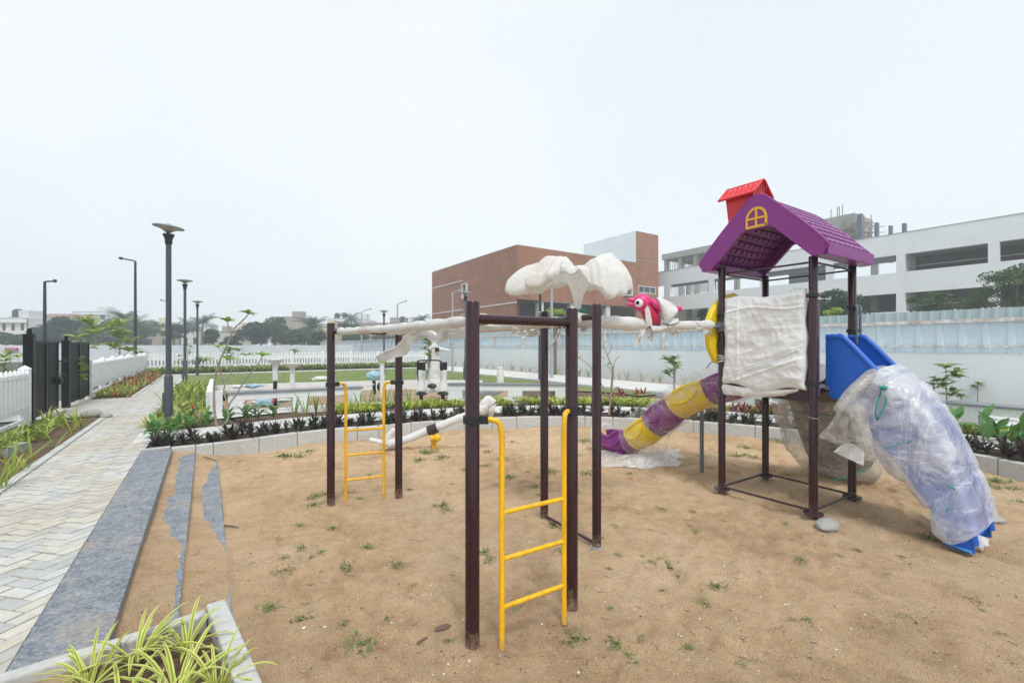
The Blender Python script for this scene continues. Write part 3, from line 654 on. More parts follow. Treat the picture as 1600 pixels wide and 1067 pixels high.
d12 = (P2-P1).normalized(); n12 = V((d12.y, -d12.x, 0)); d34 = (P4-P3).normalized(); n34 = V((-d34.y, d34.x, 0))
ladder(P1, P2, n12*.10, 1.286, 0, (.765, .505, .235), .185, .80, (-.0, -.0))
ladder(P3, P4, n34*.11, 1.29, 0, (.775, .505, .235), .22, .79, (-.05, -.05))
# ---- frame with wrapped canopy and the overhead beam
Q1 = V((2.706, 2.76, 0)); Q2 = V((2.73, 3.50, 0))
t = thing('overhead_frame', 'maroon two post frame topped by a big white wrapped canopy', 'play frame', (2.72, 3.13, 0))
for p, z in ((Q1, 2.045), (Q2, 2.03)):
    mb = MB(); post(mb, p, z, .038 if p is Q1 else .039); mb.build('post', 'maroon', t)
mb = MB(); mb.tube([Q1+V((0, 0, .045)), Q2+V((0, 0, .05))], .014, 10); mb.build('ground_bar', 'darkrod', t)
mb = MB(); mb.tube([Q1+V((0, 0, 1.94)), Q2+V((0, 0, 1.94))], .026, 14); mb.build('top_bar', 'maroon', t)
mb = MB(); mb.cyl((Q1.x, Q1.y), .0, .03, .05, 20); mb.build('foot_collar', 'galv', t)
# canopy: broad drooping lobes of woven cloth gathered round a stalk
CD = 4.08; fwd = XY(0, 1, 0)
def leaf_lobe(mb, spine, wid, hgt, seed, sgn=1, side=None, nv=40):
    P = spline([D(x, y, CD+dd) for x, y, dd in spine], 9); L = len(P)-1
    def fn(u, v):
        i = int(round(u*L)); p = P[i]; tt = (P[min(i+1, L)]-P[max(0, i-1)]).normalized(); sd_ = side or fwd
        nr = sd_.cross(tt).normalized()*sgn
        w_ = interp(wid, u); h_ = interp(hgt, u); ph = (v-.5)*2*1.75
        q = p+sd_*sin(ph)*w_+nr*(cos(ph)-1)*h_
        s = V((u*2.2, v*3.2, seed)); k = noise.noise(s*1.6)*.05+(.5-abs(noise.noise(V((u*3+seed, v*9, seed)))))*.035+noise.noise(V((u*12, v*12, seed)))*.012
        edge = abs(v-.5)*2
        return q+nr*k+V((0, 0, -1))*(edge**4)*(.03+.05*noise.noise(V((u*6, v*2, seed+3))))
    mb.grid(fn, L, nv)
mb = MB(); riv = V((CA, -SA, 0)); cc = D(903, 490, CD)
RT = [(0, .43), (25, .38), (55, .35), (80, .27), (105, .23), (130, .27), (152, .34), (166, .44), (180, .60), (194, .45), (208, .38), (240, .34), (270, .33), (300, .34), (335, .38), (360, .43)]
ZR = [(0, 2.20), (25, 2.13), (50, 2.11), (75, 2.20), (100, 2.32), (125, 2.33), (150, 2.23), (180, 2.15), (205, 2.2), (240, 2.25), (270, 2.28), (300, 2.25), (330, 2.22), (360, 2.20)]
ZC = [(0, 2.45), (25, 2.50), (55, 2.47), (85, 2.36), (105, 2.36), (130, 2.46), (160, 2.50), (180, 2.47), (205, 2.50), (240, 2.42), (270, 2.36), (300, 2.42), (335, 2.45), (360, 2.41)]
def canopy(u, v):
    a = 2*pi*v; dg = 360*v; R_ = cinterp(RT, dg); zr = cinterp(ZR, dg); zc = cinterp(ZC, dg); rc = min(.24, .48*R_)
    if u < .45: t_ = u/.45; r = lerp(.022, rc*.92, t_**1.7); z = lerp(1.93, zc-.035, t_**.72)
    else:
        t_ = (u-.45)/.55; t2 = min(1, t_/.8); ov = max(0, t_-.8)/.2; r = lerp(rc*.92, R_, sin(t2*pi/2)**.9)*(1-.22*ov); z = zc-.035+.035*sin(min(1, t_*4)*pi/2)-(zc-zr)*t2**(2.1+.95*min(0, cos(a)))-.035*sin(ov*pi)+.03*ov
    fl = (.5-abs(noise.noise(V((cos(a)*5.5, sin(a)*5.5, 3+u*.8)))))
    f2 = (.5-abs(noise.noise(V((cos(a)*2.2+u*2, sin(a)*2.2, u*5)))))
    k = (fl*.42*(.35+.4*u)+.10*abs(sin(a*9+u*2))*(1-u)*u*3*.6+.03*noise.noise(V((cos(a)*14, sin(a)*14, u*3))))*r
    q = V((cc.x, cc.y, z))+(riv*cos(a)-fwd*sin(a))*(r+k)
    q.z += f2*.06*min(1, u*2)+.012*noise.noise(q*9)+(.03*noise.noise(V((a*3, 0, 5)))*u**4)
    if dg > 140 and dg < 220 and u > .75: q.z += .015*noise.noise(q*20)
    return q
mb.grid(canopy, 70, 240)
o = mb.build('canopy', 'wovent', t, smooth=180)
strip([D(903, 492, CD-.1), D(880, 510, CD-.15), D(868, 530, CD-.1), D(858, 548, CD-.05)], .014, 2, 'wovenb', 'tie_strap', t)
mb = MB(); mb.ell(D(908, 487, CD), (.045, .045, .03), 14, 8); mb.build('hub', simple('green_hub', (.02, .22, .12), .4), t)
# wrapped beam to the tower
T1 = V((4.90, 2.985, 0)); T3 = V((4.913, 2.045, 0)); T2 = V((5.86, 2.985, 0)); T4 = V((5.80, 2.035, 0))
pts = [V((lerp(2.62, 4.72, k/90), lerp(2.99, 2.985, k/90), 1.935-.03*sin(pi*k/90))) for k in range(91)]
def br(k):
    u = k/90; return interp([(0, .03), (.03, .065), (.1, .05), (.25, .06), (.35, .068), (.42, .05), (.5, .06), (.62, .05), (.75, .042), (.9, .045), (.96, .055), (1, .03)], u)
mb = MB(); mb.tube(pts, [br(k) for k in range(91)], 24, disp=lambda i, k, a, p: .22*noise.noise(p*6)+.16*(.5-abs(noise.noise(V((p.x*9, a*1.4, 2)))))+.08*noise.noise(p*25))
mb.build('wrapped_beam', 'wovenb', t, smooth=180)
for i, (pp, w_, sd) in enumerate([([(1003, 505), (1001, 522), (994, 540)], .09, 1), ([(1008, 500), (1016, 522), (1020, 532)], .07, 2), ([(925, 505), (915, 512), (908, 517)], .07, 4), ([(1040, 508), (1052, 520), (1060, 519)], .09, 6), ([(1085, 508), (1100, 517), (1112, 521)], .07, 9)]):
    d = PB(pp[0][0], pp[0][1], 2.98); dep = SA*d.x+CA*d.y-.04
    strip([D(x, y, dep) for x, y in pp], lambda u, w_=w_: w_*(1-.5*u), sd+20, 'wovenb', 'hanging_wrapping', t, 8, 6)
mb = MB(); mb.tube([V((4.70, 2.985, 1.915)), V((4.875, 2.985, 1.915))], .024, 12); mb.tube([V((4.845, 2.985, 1.915)), V((4.862, 2.985, 1.915))], .06, 20); mb.build('beam_flange', 'greyp', t)
# pink bird on the beam
bc = PB(1012, 487, 2.98); bd = SA*bc.x+CA*bc.y
t = thing('bird_figure', 'pink plastic bird with big white eye perched on the wrapped beam', 'bird figure', (bc.x, bc.y, 1.98))
ri = XY(1, 0, 0)-XY(0, 0, 0); up = V((0, 0, 1)); S = bd/F   # metres per pixel of the 1600 px photo at the bird
BF = lambda x, y, z=0: bc+ri*(x*S)+up*(y*S)-fwd*(z*S)   # bird frame: x right, y up, z towards the viewer
def rotm(ang): return Matrix((ri, up, -fwd)).transposed() @ Matrix.Rotation(ang, 3, 'Z')
mb = MB(); mb.ell(BF(3, -1), (17, 24, 15), 24, 16, rot=rotm(.55)); mb.v = [bc+(p-bc) for p in mb.v]
def ellr(mb, c, r, ang, **k):
    Rm = rotm(ang); mb.ell(c, tuple(x*S for x in r), 28, 18, rot=Rm, **k)
mb = MB(); ellr(mb, BF(5, -5), (13, 23, 13), .45); mb.build('body', 'crimson', t, smooth=180)
mb = MB(); ellr(mb, BF(-9, 14), (15, 14.5, 14), .1)
for (x0, y0), (x1, y1) in (((-17, 16), (-32, 20)), ((-17, 10.5), (-33, 11.5))):
    p0 = BF(x0, y0); p1 = BF(x1, y1); mb.tube([p0.lerp(p1, q) for q in (0, .4, .8, .95, 1)], [4.6*S, 3.6*S, 2.8*S, 2.0*S, .8*S], 14)
hd = mb.build('head', 'pink', t, smooth=180)
mb = MB(); c = BF(-16.5, 12.5, 10); Re = rotm(0) @ Matrix.Rotation(radians(-32), 3, 'Y'); mb.ell(c, (6.6*S, 6.6*S, 4.2*S), 24, 14, rot=Re); e = mb.build('eye', 'eyew', t, smooth=180)
mb = MB(); mb.ell(c+Re @ V((-.6*S, .2*S, 3.0*S)), (3.4*S, 3.4*S, 1.6*S), 20, 12, rot=Re); mb.build('pupil', 'black', e, smooth=180)
mb = MB(); mb.tube([BF(2, 16, 8), BF(10, 10, 12), BF(17, 3, 12), BF(20, -3, 8)], [5*S, 6.5*S, 5*S, 1*S], 16); mb.build('wing', 'pink', t, smooth=180)
mb = MB(); mb.tube([BF(30, 4, 0), BF(42, 5, 0), BF(52, 4, 0), BF(54, 4, 0)], [3*S, 4*S, 4*S, 1*S], 14); mb.build('tail', 'pink', t, smooth=180)
mb = MB(); mb.tube([BF(0, -24, 2), BF(12, -23, 2), BF(16, -21, 2)], [7*S, 8*S, 5*S], 16); mb.build('saddle_base', 'black', t, smooth=180)
# cloth slung over the bird's back
def drape(fnp, nu, nv, mb, seed, amp=.02):
    def fn(u, v):
        p = fnp(u, v); k = noise.noise(p*6+V((seed, 0, 0)))*amp+(.5-abs(noise.noise(p*9+V((0, seed, 0)))))*amp*.8+noise.noise(p*26)*amp*.2
        return p-fwd*k+up*k*.5
    mb.grid(fn, nu, nv)
mb = MB()
T_ = [(8, 21, 6), (18, 21, 10), (32, 13, 10), (42, 9, 3)]; Bm = [(10, 16, 16), (17, -6, 18), (25, -24, 16), (41, -4, 14)]
def sheetfn(T_, B_, bulge=8):
    def f(u, v):
        x = u*(len(T_)-1); i = min(int(x), len(T_)-2); t_ = x-i
        a = [lerp(T_[i][q], T_[i+1][q], t_) for q in range(3)]; b = [lerp(B_[i][q], B_[i+1][q], t_) for q in range(3)]
        return BF(lerp(a[0], b[0], v), lerp(a[1], b[1], v), lerp(a[2], b[2], v)+bulge*sin(pi*v))
    return f
drape(sheetfn(T_, Bm), 34, 30, mb, 2, .012)
T2_ = [(16, 22, -6), (26, 20, -4), (38, 14, -4), (42, 11, 0)]
drape(sheetfn(T2_, [(8, 21, 6.2), (18, 21, 10.2), (32, 13, 10.2), (42, 9, 3.2)], 3), 30, 10, mb, 5, .008)
drape(sheetfn([(-9, 2, 14), (-5, 8, 15), (-2, 2, 14)], [(-7, -26, 13), (-2, -24, 14), (4, -26, 12)], 2), 14, 24, mb, 8, .012)
drape(sheetfn([(0, -22, 12), (14, -24, 14), (34, -12, 12), (46, -10, 6)], [(4, -36, 10), (16, -34, 10), (36, -30, 8), (40, -32, 3)], 7), 34, 16, mb, 11, .02)
mb.build('draped_cloth', 'wovenw', t, smooth=180)
strip([BF(18, -20, 17), BF(30, -21, 18), BF(46, -17, 8)], .008, 5, 'tie', 'tie_strap', t)
# ------------------------------------------------ tower
t = thing('play_tower', 'maroon play tower with purple tiled roof, red chimney and wrapped slides', 'play tower', (5.37, 2.51, 0))
for p, z, z0 in ((T1, 2.60, -.02), (T3, 2.57, -.03), (T2, 2.58, -.02), (T4, 2.57, -.02)):
    mb = MB(); post(mb, p, z, .039, -.3); po = mb.build('post', 'maroon', t)
    mb = MB(); mb.lathe((p.x, p.y), [(.04, .055), (.085, .058), (.088, .066), (.085, .074), (.042, .078)], 28)
    for k in range(2): q = p+V((.066*cos(k*pi+.7), .066*sin(k*pi+.7), 0)); mb.cyl((q.x, q.y), .035, .10, .008, 8)
    mb.build('base_flange', 'darkrod', po)
for a, b in ((T1, T3), (T3, T4), (T4, T2), (T2, T1)):
    mb = MB(); mb.tube([a+V((0, 0, .09)), b+V((0, 0, .09))], .012, 10); mb.build('bottom_rail', 'darkrod', t)
    mb = MB(); mb.tube([a+V((0, 0, 2.515)), b+V((0, 0, 2.515))], .010, 10); mb.build('top_rail', 'darkrod', t)
mb = MB()
for p, z, s in ((T1, 2.06, (0, -1)), (T1, 1.715, (0, -1)), (T3, 2.19, (0, 1)), (T4, 2.12, (-.3, -1)), (T4, 1.86, (-.3, -1)), (T3, 1.33, (0, 1))):
    mb = MB(); clampring(mb, (p.x, p.y), z, .039, .042, stub=(p.x+s[0], p.y+s[1])); mb.build('clamp', 'blackrub', t)
mb = MB(); mb.box((4.95, 2.08, 1.21), (5.78, 2.95, 1.27)); mb.box((4.93, 2.04, 1.15), (4.95, 2.98, 1.26)); mb.build('deck', 'darkrod', t, smooth=0)
# roof
BCN = 2.525
OUT = [(-.64, 2.60), (-.64, 2.668), (-.41, 2.925), (-.13, 3.195), (-.065, 3.245), (0, 3.265), (.065, 3.245), (.13, 3.195), (.41, 2.925), (.64, 2.668), (.64, 2.60), (.63, 2.57), (.60, 2.555)]
INN = [(.52, 2.555), (.385, 2.69), (.16, 2.915), (.12, 2.925), (-.12, 2.925), (-.16, 2.915), (-.385, 2.69), (-.52, 2.555), (-.60, 2.555), (-.63, 2.57)]
mb = MB(); n_ = len(OUT)
# gable fascia as quads between outer and inner outline
def gable(mb, a0, a1):
    left = [(-.63, 2.57), (-.64, 2.60), (-.64, 2.668), (-.41, 2.925), (-.13, 3.195), (-.065, 3.245), (0, 3.265)]; li = [(-.60, 2.555), (-.575, 2.555), (-.52, 2.555), (-.385, 2.69), (-.16, 2.915), (-.12, 2.925), (0, 2.925)]
    for s in (1, -1):
        vs = []
        for (y, z) in left: vs += [(a0, BCN+s*y, z), (a1, BCN+s*y, z)]
        k = len(vs)
        for (y, z) in li: vs += [(a0, BCN+s*y, z), (a1, BCN+s*y, z)]
        fs = []
        for i in range(len(left)-1):
            fs += [(2*i, 2*i+2, k+2*i+2, k+2*i), (2*i+1, k+2*i+1, k+2*i+3, 2*i+3), (2*i, 2*i+1, 2*i+3, 2*i+2), (k+2*i, k+2*i+2, k+2*i+3, k+2*i+1)]
        fs.append((0, k, k+1, 1)); mb.add(vs, fs)
gable(mb, 4.775, 4.825); gable(mb, 5.885, 5.925)
# raised rim on the gable
for s in (1, -1):
    L_ = [(.642, 2.60), (.642, 2.672), (.41, 2.93), (.13, 3.20), (.065, 3.25), (0, 3.27)]
    mb.tube([(4.79, BCN+s*y, z+.002) for y, z in spline([V((y, z, 0)) for y, z in L_], 4) and [(q.x, q.y) for q in spline([V((y, z, 0)) for y, z in L_], 4)]], .017, 10)
SL = [(0, 3.262), (.065, 3.242), (.13, 3.192), (.41, 2.922), (.638, 2.664)]
SLs = [q for q in spline([V((y, z, 0)) for y, z in SL], 12)]
cum = [0]
for a, b in zip(SLs, SLs[1:]): cum.append(cum[-1]+(b-a).length)
def slp(d):
    d = d*cum[-1]
    for i in range(len(cum)-1):
        if d <= cum[i+1] or i == len(cum)-2:
            f = (d-cum[i])/(cum[i+1]-cum[i]); p = SLs[i].lerp(SLs[i+1], f); tn = (SLs[i+1]-SLs[i]).normalized(); return p, V((-tn.y, tn.x, 0))*(-1 if False else 1)
def tile(a, d):
    """tile relief: staggered rows of raised slates with sunken joints"""
    rows = 9; r = d*rows-.9
    if r < 0 or r > rows-1.2: return 0
    k = int(r); fr = r-k; c = (a-4.84)/1.03*9+(.5 if k % 2 else 0); fc = c-math.floor(c)
    if fr > .38 and fr < .90 and .14 < fc < .86: return -.034
    return 0
for s in (1, -1):
    for offn, tk in ((0, 1), (-.045, 1)):
        def fn(u, v, s=s, offn=offn):
            a = lerp(4.82, 5.89, u); p, nn_ = slp(v)
            if nn_.y < 0: nn_ = -nn_
            h = tile(a, v)+offn if offn == 0 else offn+tile(a, v)
            q = p+nn_*h
            return V((a, BCN+s*max(q.x, 0), q.y))
        mb.grid(fn, 130, 110)
for s in (1, -1):  # eave bands
    y = BCN+s*.638; mb.box((4.80, y-.012, 2.56), (5.91, y+.012, 2.672)); mb.box((4.82, min(y, y-s*.13), 2.556), (5.89, max(y, y-s*.13), 2.572)); y2 = y-s*.13; mb.box((4.82, y2-.01, 2.565), (5.89, y2+.01, 2.63))
rf = mb.build('roof', 'purple', t, smooth=35)
# arched window moulding on the gable
mb = MB(); zc = 3.035; hw = .100; zb = 2.945; ax = 4.768
arch = [(-hw, zb), (-hw, zc-.01)]+[(-hw*cos(a), zc-.01+hw*1.12*sin(a)) for a in [k*pi/16 for k in range(1, 16)]]+[(hw, zc-.01), (hw, zb), (-hw, zb)]
def flatbar(mb, pts, w, x0, x1):
    for (y0, z0), (y1, z1) in zip(pts, pts[1:]):
        d = V((y1-y0, z1-z0)); l = d.length; d /= l; n = V((-d.y, d.x))*w/2; e = d*w*.3
        c = [(y0-e.x-n.x, z0-e.y-n.y), (y1+e.x-n.x, z1+e.y-n.y), (y1+e.x+n.x, z1+e.y+n.y), (y0-e.x+n.x, z0-e.y+n.y)]
        flip = getattr(mb, 'flip', 0); mb.flip = 1-flip; xa = x0; x0 = x0+.0008*flip; mb.add([(x0, BCN+q[0], q[1]) for q in c]+[(x1, BCN+q[0], q[1]) for q in c], [(0, 1, 2, 3), (7, 6, 5, 4), (0, 4, 5, 1), (1, 5, 6, 2), (2, 6, 7, 3), (3, 7, 4, 0)]); x0 = xa
flatbar(mb, arch, .024, ax, 4.778); flatbar(mb, [(0, zb), (0, zc+hw*1.05)], .022, ax-.001, 4.778); flatbar(mb, [(-hw, zc-.005), (hw, zc-.005)], .020, ax-.002, 4.778)
mb.build('window_moulding', 'gold', rf, smooth=0)
# chimney
mb = MB(); mb.add([(4.845, 2.60, 3.18), (4.845, 2.86, 2.955), (5.09, 2.86, 2.955), (5.09, 2.60, 3.18), (4.83, 2.585, 3.36), (4.83, 2.90, 3.36), (5.10, 2.90, 3.36), (5.10, 2.585, 3.36)], [(0, 3, 2, 1), (4, 5, 6, 7), (0, 1, 5, 4), (1, 2, 6, 5), (2, 3, 7, 6), (3, 0, 4, 7)])
mb.add([(4.83, 2.585, 3.36), (5.10, 2.585, 3.36), (4.965, 2.585, 3.47), (4.83, 2.90, 3.36), (5.10, 2.90, 3.36), (4.965, 2.90, 3.47)], [(0, 1, 2), (3, 5, 4)])
ch = mb.build('chimney', 'red', t, smooth=30)
mb = MB()
cp = [(0, 3.492), (.035, 3.475), (.07, 3.44), (.20, 3.325)]
cs = spline([V((y, z, 0)) for y, z in cp], 6)
def ctile(u, v):
    if .15 < v < .92:
        r = (v-.15)/.77*4; k = int(r); c = u*7+(.5 if k % 2 else 0)
        if (r-k) > .4 and .2 < c-math.floor(c) < .8: return -.022
    return 0
for s in (1, -1):
    for o_ in (0, -.022):
        mb.grid(lambda u, v: V((4.965+s*(cs[int(round(v*18))].x), lerp(2.545, 2.945, u), cs[int(round(v*18))].y+o_+ctile(u, v))), 70, 18)
    mb.tube([(4.965+s*q.x, 2.548, q.y-.01) for q in cs], .013, 8); mb.tube([(4.965+s*q.x, 2.942, q.y-.01) for q in cs], .013, 8)
    mb.tube([(4.965+s*.2, 2.545, 3.315), (4.965+s*.2, 2.945, 3.315)], .013, 8)
mb.build('chimney_roof', 'red', ch, smooth=30)
mb = MB()
for r_ in (.045,):
    mb.tube([(4.965+r_*cos(k*pi/12), 2.572, 3.39+r_*1.1*sin(k*pi/12)) for k in range(13)]+[(4.965-r_, 2.572, 3.34), (4.965+r_, 2.572, 3.34), (4.965+r_, 2.572, 3.39)], .006, 8); mb.tube([(4.965, 2.572, 3.34), (4.965, 2.572, 3.44)], .005, 6)
mb.build('arch_moulding', simple('pale_red', (.75, .15, .15), .4), ch)
# wrapped front panel
mb = MB()
def panel(u, v):   # u: across (0 at T1 side), v: down
    b = lerp(2.95, 2.10, u); z = lerp(2.235, 1.26, v)
    zt = .02*noise.noise(V((u*5, 0, 1)))+.012*sin(u*9)+(.02 if u > .85 else 0)
    z = z+zt*(1-v)*1.2-v*(.05*noise.noise(V((u*3, 4, 1)))+.03*(1-abs(u-.5)*2))
    b += .02*noise.noise(V((v*5, 2, 0)))*(1 if u < .5 else 1.2)+(.035*max(0, v-.7)/.3*(1-u)-.0)
    p = V((0, b, z)); e = min(u, 1-u, v, 1-v); rnd = min(1, e/.06)
    q = noise.noise(V((b*2.4, z*2.4, 3)))*.03+(.5-abs(noise.noise(V((b*3.2+z*1.5, z*8, 7)))))*.022+(.5-abs(noise.noise(V((b*9, z*6-b*5, 2)))))*.012+noise.noise(V((b*28, z*28, 1)))*.003
    fold = max(0, 1-abs((z-1.30)-(2.85-b)*.38)/.02)*.010+max(0, 1-abs(b-2.78)/.02)*.008+max(0, 1-abs(z-2.09+.02*sin(b*9))/.02)*.012
    return V((4.90-(.035+q+fold)*rnd**.5, b, z))
mb.grid(panel, 120, 130)
mb.grid(lambda u, v: V((4.915+.03*min(1, min(u, 1-u, v, 1-v)/.05)+.01*noise.noise(V((u*5, v*5, 0))), panel(u, v).y, panel(u, v).z)), 40, 40)
pn = mb.build('wrapped_panel', 'wovenc', t, smooth=180)
mb = MB()
def flap(u, v):
    b = lerp(2.99, 2.16, u); z0 = 1.27-.03*sin(pi*u); z = z0-v*interp([(0, .12), (.15, .11), (.6, .085), (.85, .06), (1, .02)], u)
    return V((4.885-.02*sin(v*3)-.015*noise.noise(V((b*9, z*12, 4))), b+.01*noise.noise(V((u*8, v*5, 1))), z+.01*noise.noise(V((u*14, 0, 3)))*v))
mb.grid(flap, 60, 14); mb.build('loose_wrapping', 'wovenb', t, smooth=180)
mb = MB()
def band_(u, v):
    b = lerp(3.0, 2.11, u); z = lerp(1.33, 1.69, u**1.1)+(v-.5)*.05*(1.2-u*.6); q = panel(max(0, min(1, (2.95-b)/.85)), max(0, min(1, (2.235-z)/.975)))
    return V((q.x-.006-.004*sin(v*9), b, z))
mb.grid(band_, 60, 8); mb.build('wrapping_strap', 'film', t, smooth=180)
# yellow entrance arch behind the post T1
mb = MB()
ya = [(4.74, 1.70), (4.725, 1.95), (4.735, 2.0), (4.80, 2.10), (4.90, 2.20), (5.05, 2.29), (5.25, 2.33), (5.45, 2.29), (5.62, 2.18), (5.72, 2.0), (5.72, 1.25), (5.62, 1.25), (5.60, 1.9), (5.5, 2.08), (5.25, 2.18), (5.05, 2.10), (4.98, 1.95), (4.97, 1.5), (4.88, 1.5), (4.80, 1.60)]
for i in range(1): mb.prism([(a, z) for a, z in ya], lambda a, z, w_: V((a, 3.03+w_, z)), .07)
o = mb.build('entrance_arch', 'yplastic', t, smooth=30); m_ = o.modifiers.new('bevel', 'BEVEL'); m_.width = .02; m_.segments = 3
mb = MB()
for k in range(3): mb.tube([T1+V((cos(a)*.042, sin(a)*.042, 1.52+k*.03+.008*sin(a*2+k))) for a in [q*2*pi/16 for q in range(17)]], .009, 6)
mb.build('tape_wrap', 'film', t, smooth=180)
mb = MB(); mb.tube([T3+V((cos(a)*.041, sin(a)*.041, 1.0+.006*sin(a))) for a in [q*2*pi/16 for q in range(17)]], .003, 6); mb.build('wire_tie', 'galv', t)
# grab handles
for dx in (0, .07):
    b_ = 1.93; a_ = 5.66+dx*.3
    mb = MB(); mb.tube(spline([V((a_-.04+dx, b_, 1.70)), V((a_-.045+dx, b_, 2.0)), V((a_-.03+dx, b_, 2.08)), V((a_+.03+dx*.6, b_+.03, 2.125)), V((5.77, 2.0, 2.12))], 8), .013, 10); mb.build('grab_handle', 'greyp', t, smooth=180)
# grey leaning panel behind T3
mb = MB(); mb.box((4.966, 2.02, 1.22), (4.99, 2.45, 2.12)); mb.build('edge_panel', 'greyp', t, smooth=0)
# ---- blue slide
NB, FB = 5.12, 5.70
TOPP = [(2.02, 1.785), (1.93, 1.785), (1.86, 1.76), (1.6, 1.45), (1.42, 1.25), (1.25, 1.03), (1.12, .68), (1.03, .42), (.975, .17), (.96, .03)]
BOTP = [(2.02, 1.29), (1.985, 1.29), (1.98, 1.19), (1.80, 1.13), (1.62, .86), (1.45, .64), (1.30, .42), (1.18, .22), (1.09, .05), (1.06, .02)]
sl_ = MB()
for a0, a1 in ((NB, NB+.035), (FB-.035, FB)):
    tp = spline([V((0, b, z)) for b, z in TOPP], 4); bt = spline([V((0, b, z)) for b, z in BOTP], 4); k = len(tp); vs = []
    for q in tp: vs += [(a0, q.y, q.z), (a1, q.y, q.z)]
    for q in bt: vs += [(a0, q.y, q.z), (a1, q.y, q.z)]
    fs = []
    for i in range(k-1):
        fs += [(2*i, 2*i+2, 2*k+2*i+2, 2*k+2*i), (2*i+1, 2*k+2*i+1, 2*k+2*i+3, 2*i+3), (2*i, 2*i+1, 2*i+3, 2*i+2), (2*k+2*i, 2*k+2*i+2, 2*k+2*i+3, 2*k+2*i+1)]
    fs += [(0, 2*k, 2*k+1, 1), (2*k-2, 2*k-1, 4*k-1, 4*k-2)]; sl_.add(vs, fs)
    sl_.tube([V(((a0+a1)/2, q.y, q.z)) for q in tp[:-2]], .028, 10)
BED = [(2.02, 1.30), (1.9, 1.27), (1.7, 1.08), (1.5, .80), (1.3, .52), (1.15, .28), (1.06, .14), (.98, .10)]
bs = spline([V((0, b, z)) for b, z in BED], 6)
sl_.grid(lambda u, v: V((lerp(NB+.01, FB-.01, v), bs[int(round(u*(len(bs)-1)))].y, bs[int(round(u*(len(bs)-1)))].z)), len(bs)-1, 4)
sl_.grid(lambda u, v: V((lerp(NB+.01, FB-.01, v), bs[int(round(u*(len(bs)-1)))].y+.02, bs[int(round(u*(len(bs)-1)))].z-.03)), len(bs)-1, 4)
bsl = sl_.build('blue_slide', 'blue', t, smooth=35)
mb = MB(); mb.add([G(1471, 847, .06), G(1490, 838, .07), G(1523, 858, .05), G(1517, 864, .045)], [(0, 1, 2, 3)]); q_ = [p+V((0, 0, -.012)) for p in mb.v]; mb.add(q_, [(3, 2, 1, 0)]); mb.build('slide_lip', simple('pale_blue_plastic', (.12, .32, .62), .4), bsl, smooth=0)
# film wrapped round the slide
ST = [((1.61, 1.46), (1.90, 1.12)), ((1.53, 1.41), (1.76, 1.0)), ((1.47, 1.35), (1.70, .90)), ((1.40, 1.28), (1.56, .62)), ((1.30, 1.15), (1.44, .52)), ((1.22, 1.02), (1.34, .40)), ((1.13, .82), (1.30, .34)), ((1.06, .58), (1.24, .30)), ((1.00, .38), (1.20, .12)), ((.97, .25), (1.10, .06)), ((.955, .18), (1.03, .10))]
TT = spline([V((0, a[0], a[1])) for a, b in ST], 8); BB = spline([V((0, b[0], b[1])) for a, b in ST], 8); LW = len(TT)-1
def wrapfn(u, v):
    i = int(round(u*LW)); tp = TT[i]; bt = BB[i]; c = (tp+bt)/2; hv = (tp-bt)/2; a = 2*pi*v
    ca, sa = cos(a), sin(a); sgn = lambda x: (abs(x)**.45)*(1 if x > 0 else -1)
    hw_ = .345+.02*noise.noise(V((u*4, v*3, 1))); p = V(((NB+FB)/2, c.y, c.z))+V((-hw_*sgn(ca), 0, 0))+hv*sgn(sa)*1.10+hv.normalized()*(.03 if sa > 0 else 0)
    outd = (V((-ca, 0, 0))+hv.normalized()*sa).normalized(); q = noise.noise(p*3.2)*.035+(.5-abs(noise.noise(V((p.x*4, p.y*9, p.z*7)))))*.03+noise.noise(p*19)*.006
    pinch = sum(max(0, 1-abs(u-x)/.035)*.028 for x in (.12, .42, .70))
    return p+outd*(q-pinch+.012)
mb = MB(); mb.grid(wrapfn, LW, 90); mb.build('slide_wrapping', 'film', bsl, smooth=180)
# rolled band at the top of the wrapping, stretched to the lower left
mb = MB(); bp = [D(1308, 641, 4.12), D(1325, 622, 4.14), D(1345, 600, 4.17), D(1362, 583, 4.2), D(1378, 577, 4.32), D(1398, 582, 4.45), D(1417, 592, 4.6)]
mb.tube(spline(bp, 12), [.035+.018*sin(pi*min(1, k/40)) for k in range(73)], 18, disp=lambda i, k, a, p: .15*noise.noise(p*8)+.22*(.5-abs(noise.noise(V((a*2.2, i*.04, 3))))))
mb.build('rolled_wrapping', 'filmshade', bsl, smooth=180)
mb = MB()
def loose(u, v):
    A = spline([D(1310, 640, 4.1), D(1296, 662, 4.12), D(1278, 683, 4.15)], 10); B = spline([D(1345, 625, 4.1), D(1360, 665, 4.1), D(1362, 712, 4.12)], 10); C_ = D(1305, 700, 4.18)
    i = int(round(u*20)); p = A[i].lerp(B[i], v); p = p+(C_-p)*(.0+.10*sin(pi*v)*u)
    return p-fwd*(.05*sin(pi*v)+.03*noise.noise(V((u*3, v*7, 2)))+.02*(.5-abs(noise.noise(V((v*11-u*5, u*2, 7))))))
mb.grid(loose, 20, 40); mb.build('loose_wrapping', 'filmshade', bsl, smooth=180)
mb = MB(); mb.grid(lambda u, v: D(lerp(1302, 1350, u), lerp(706, 700+12*u, v)+v*(6+10*u)-14*sin(pi*u)*(1-v), 4.16-.04*sin(u*5+v*3)), 20, 10); mb.build('wrapping_hem', 'film', bsl, smooth=180)
def cord(pts, r, par, mat='tie', name='green_tie', seed=0): 
    mb = MB(); mb.tube(spline(pts, 8), r, 6); return mb.build(name, mat, par, smooth=180)
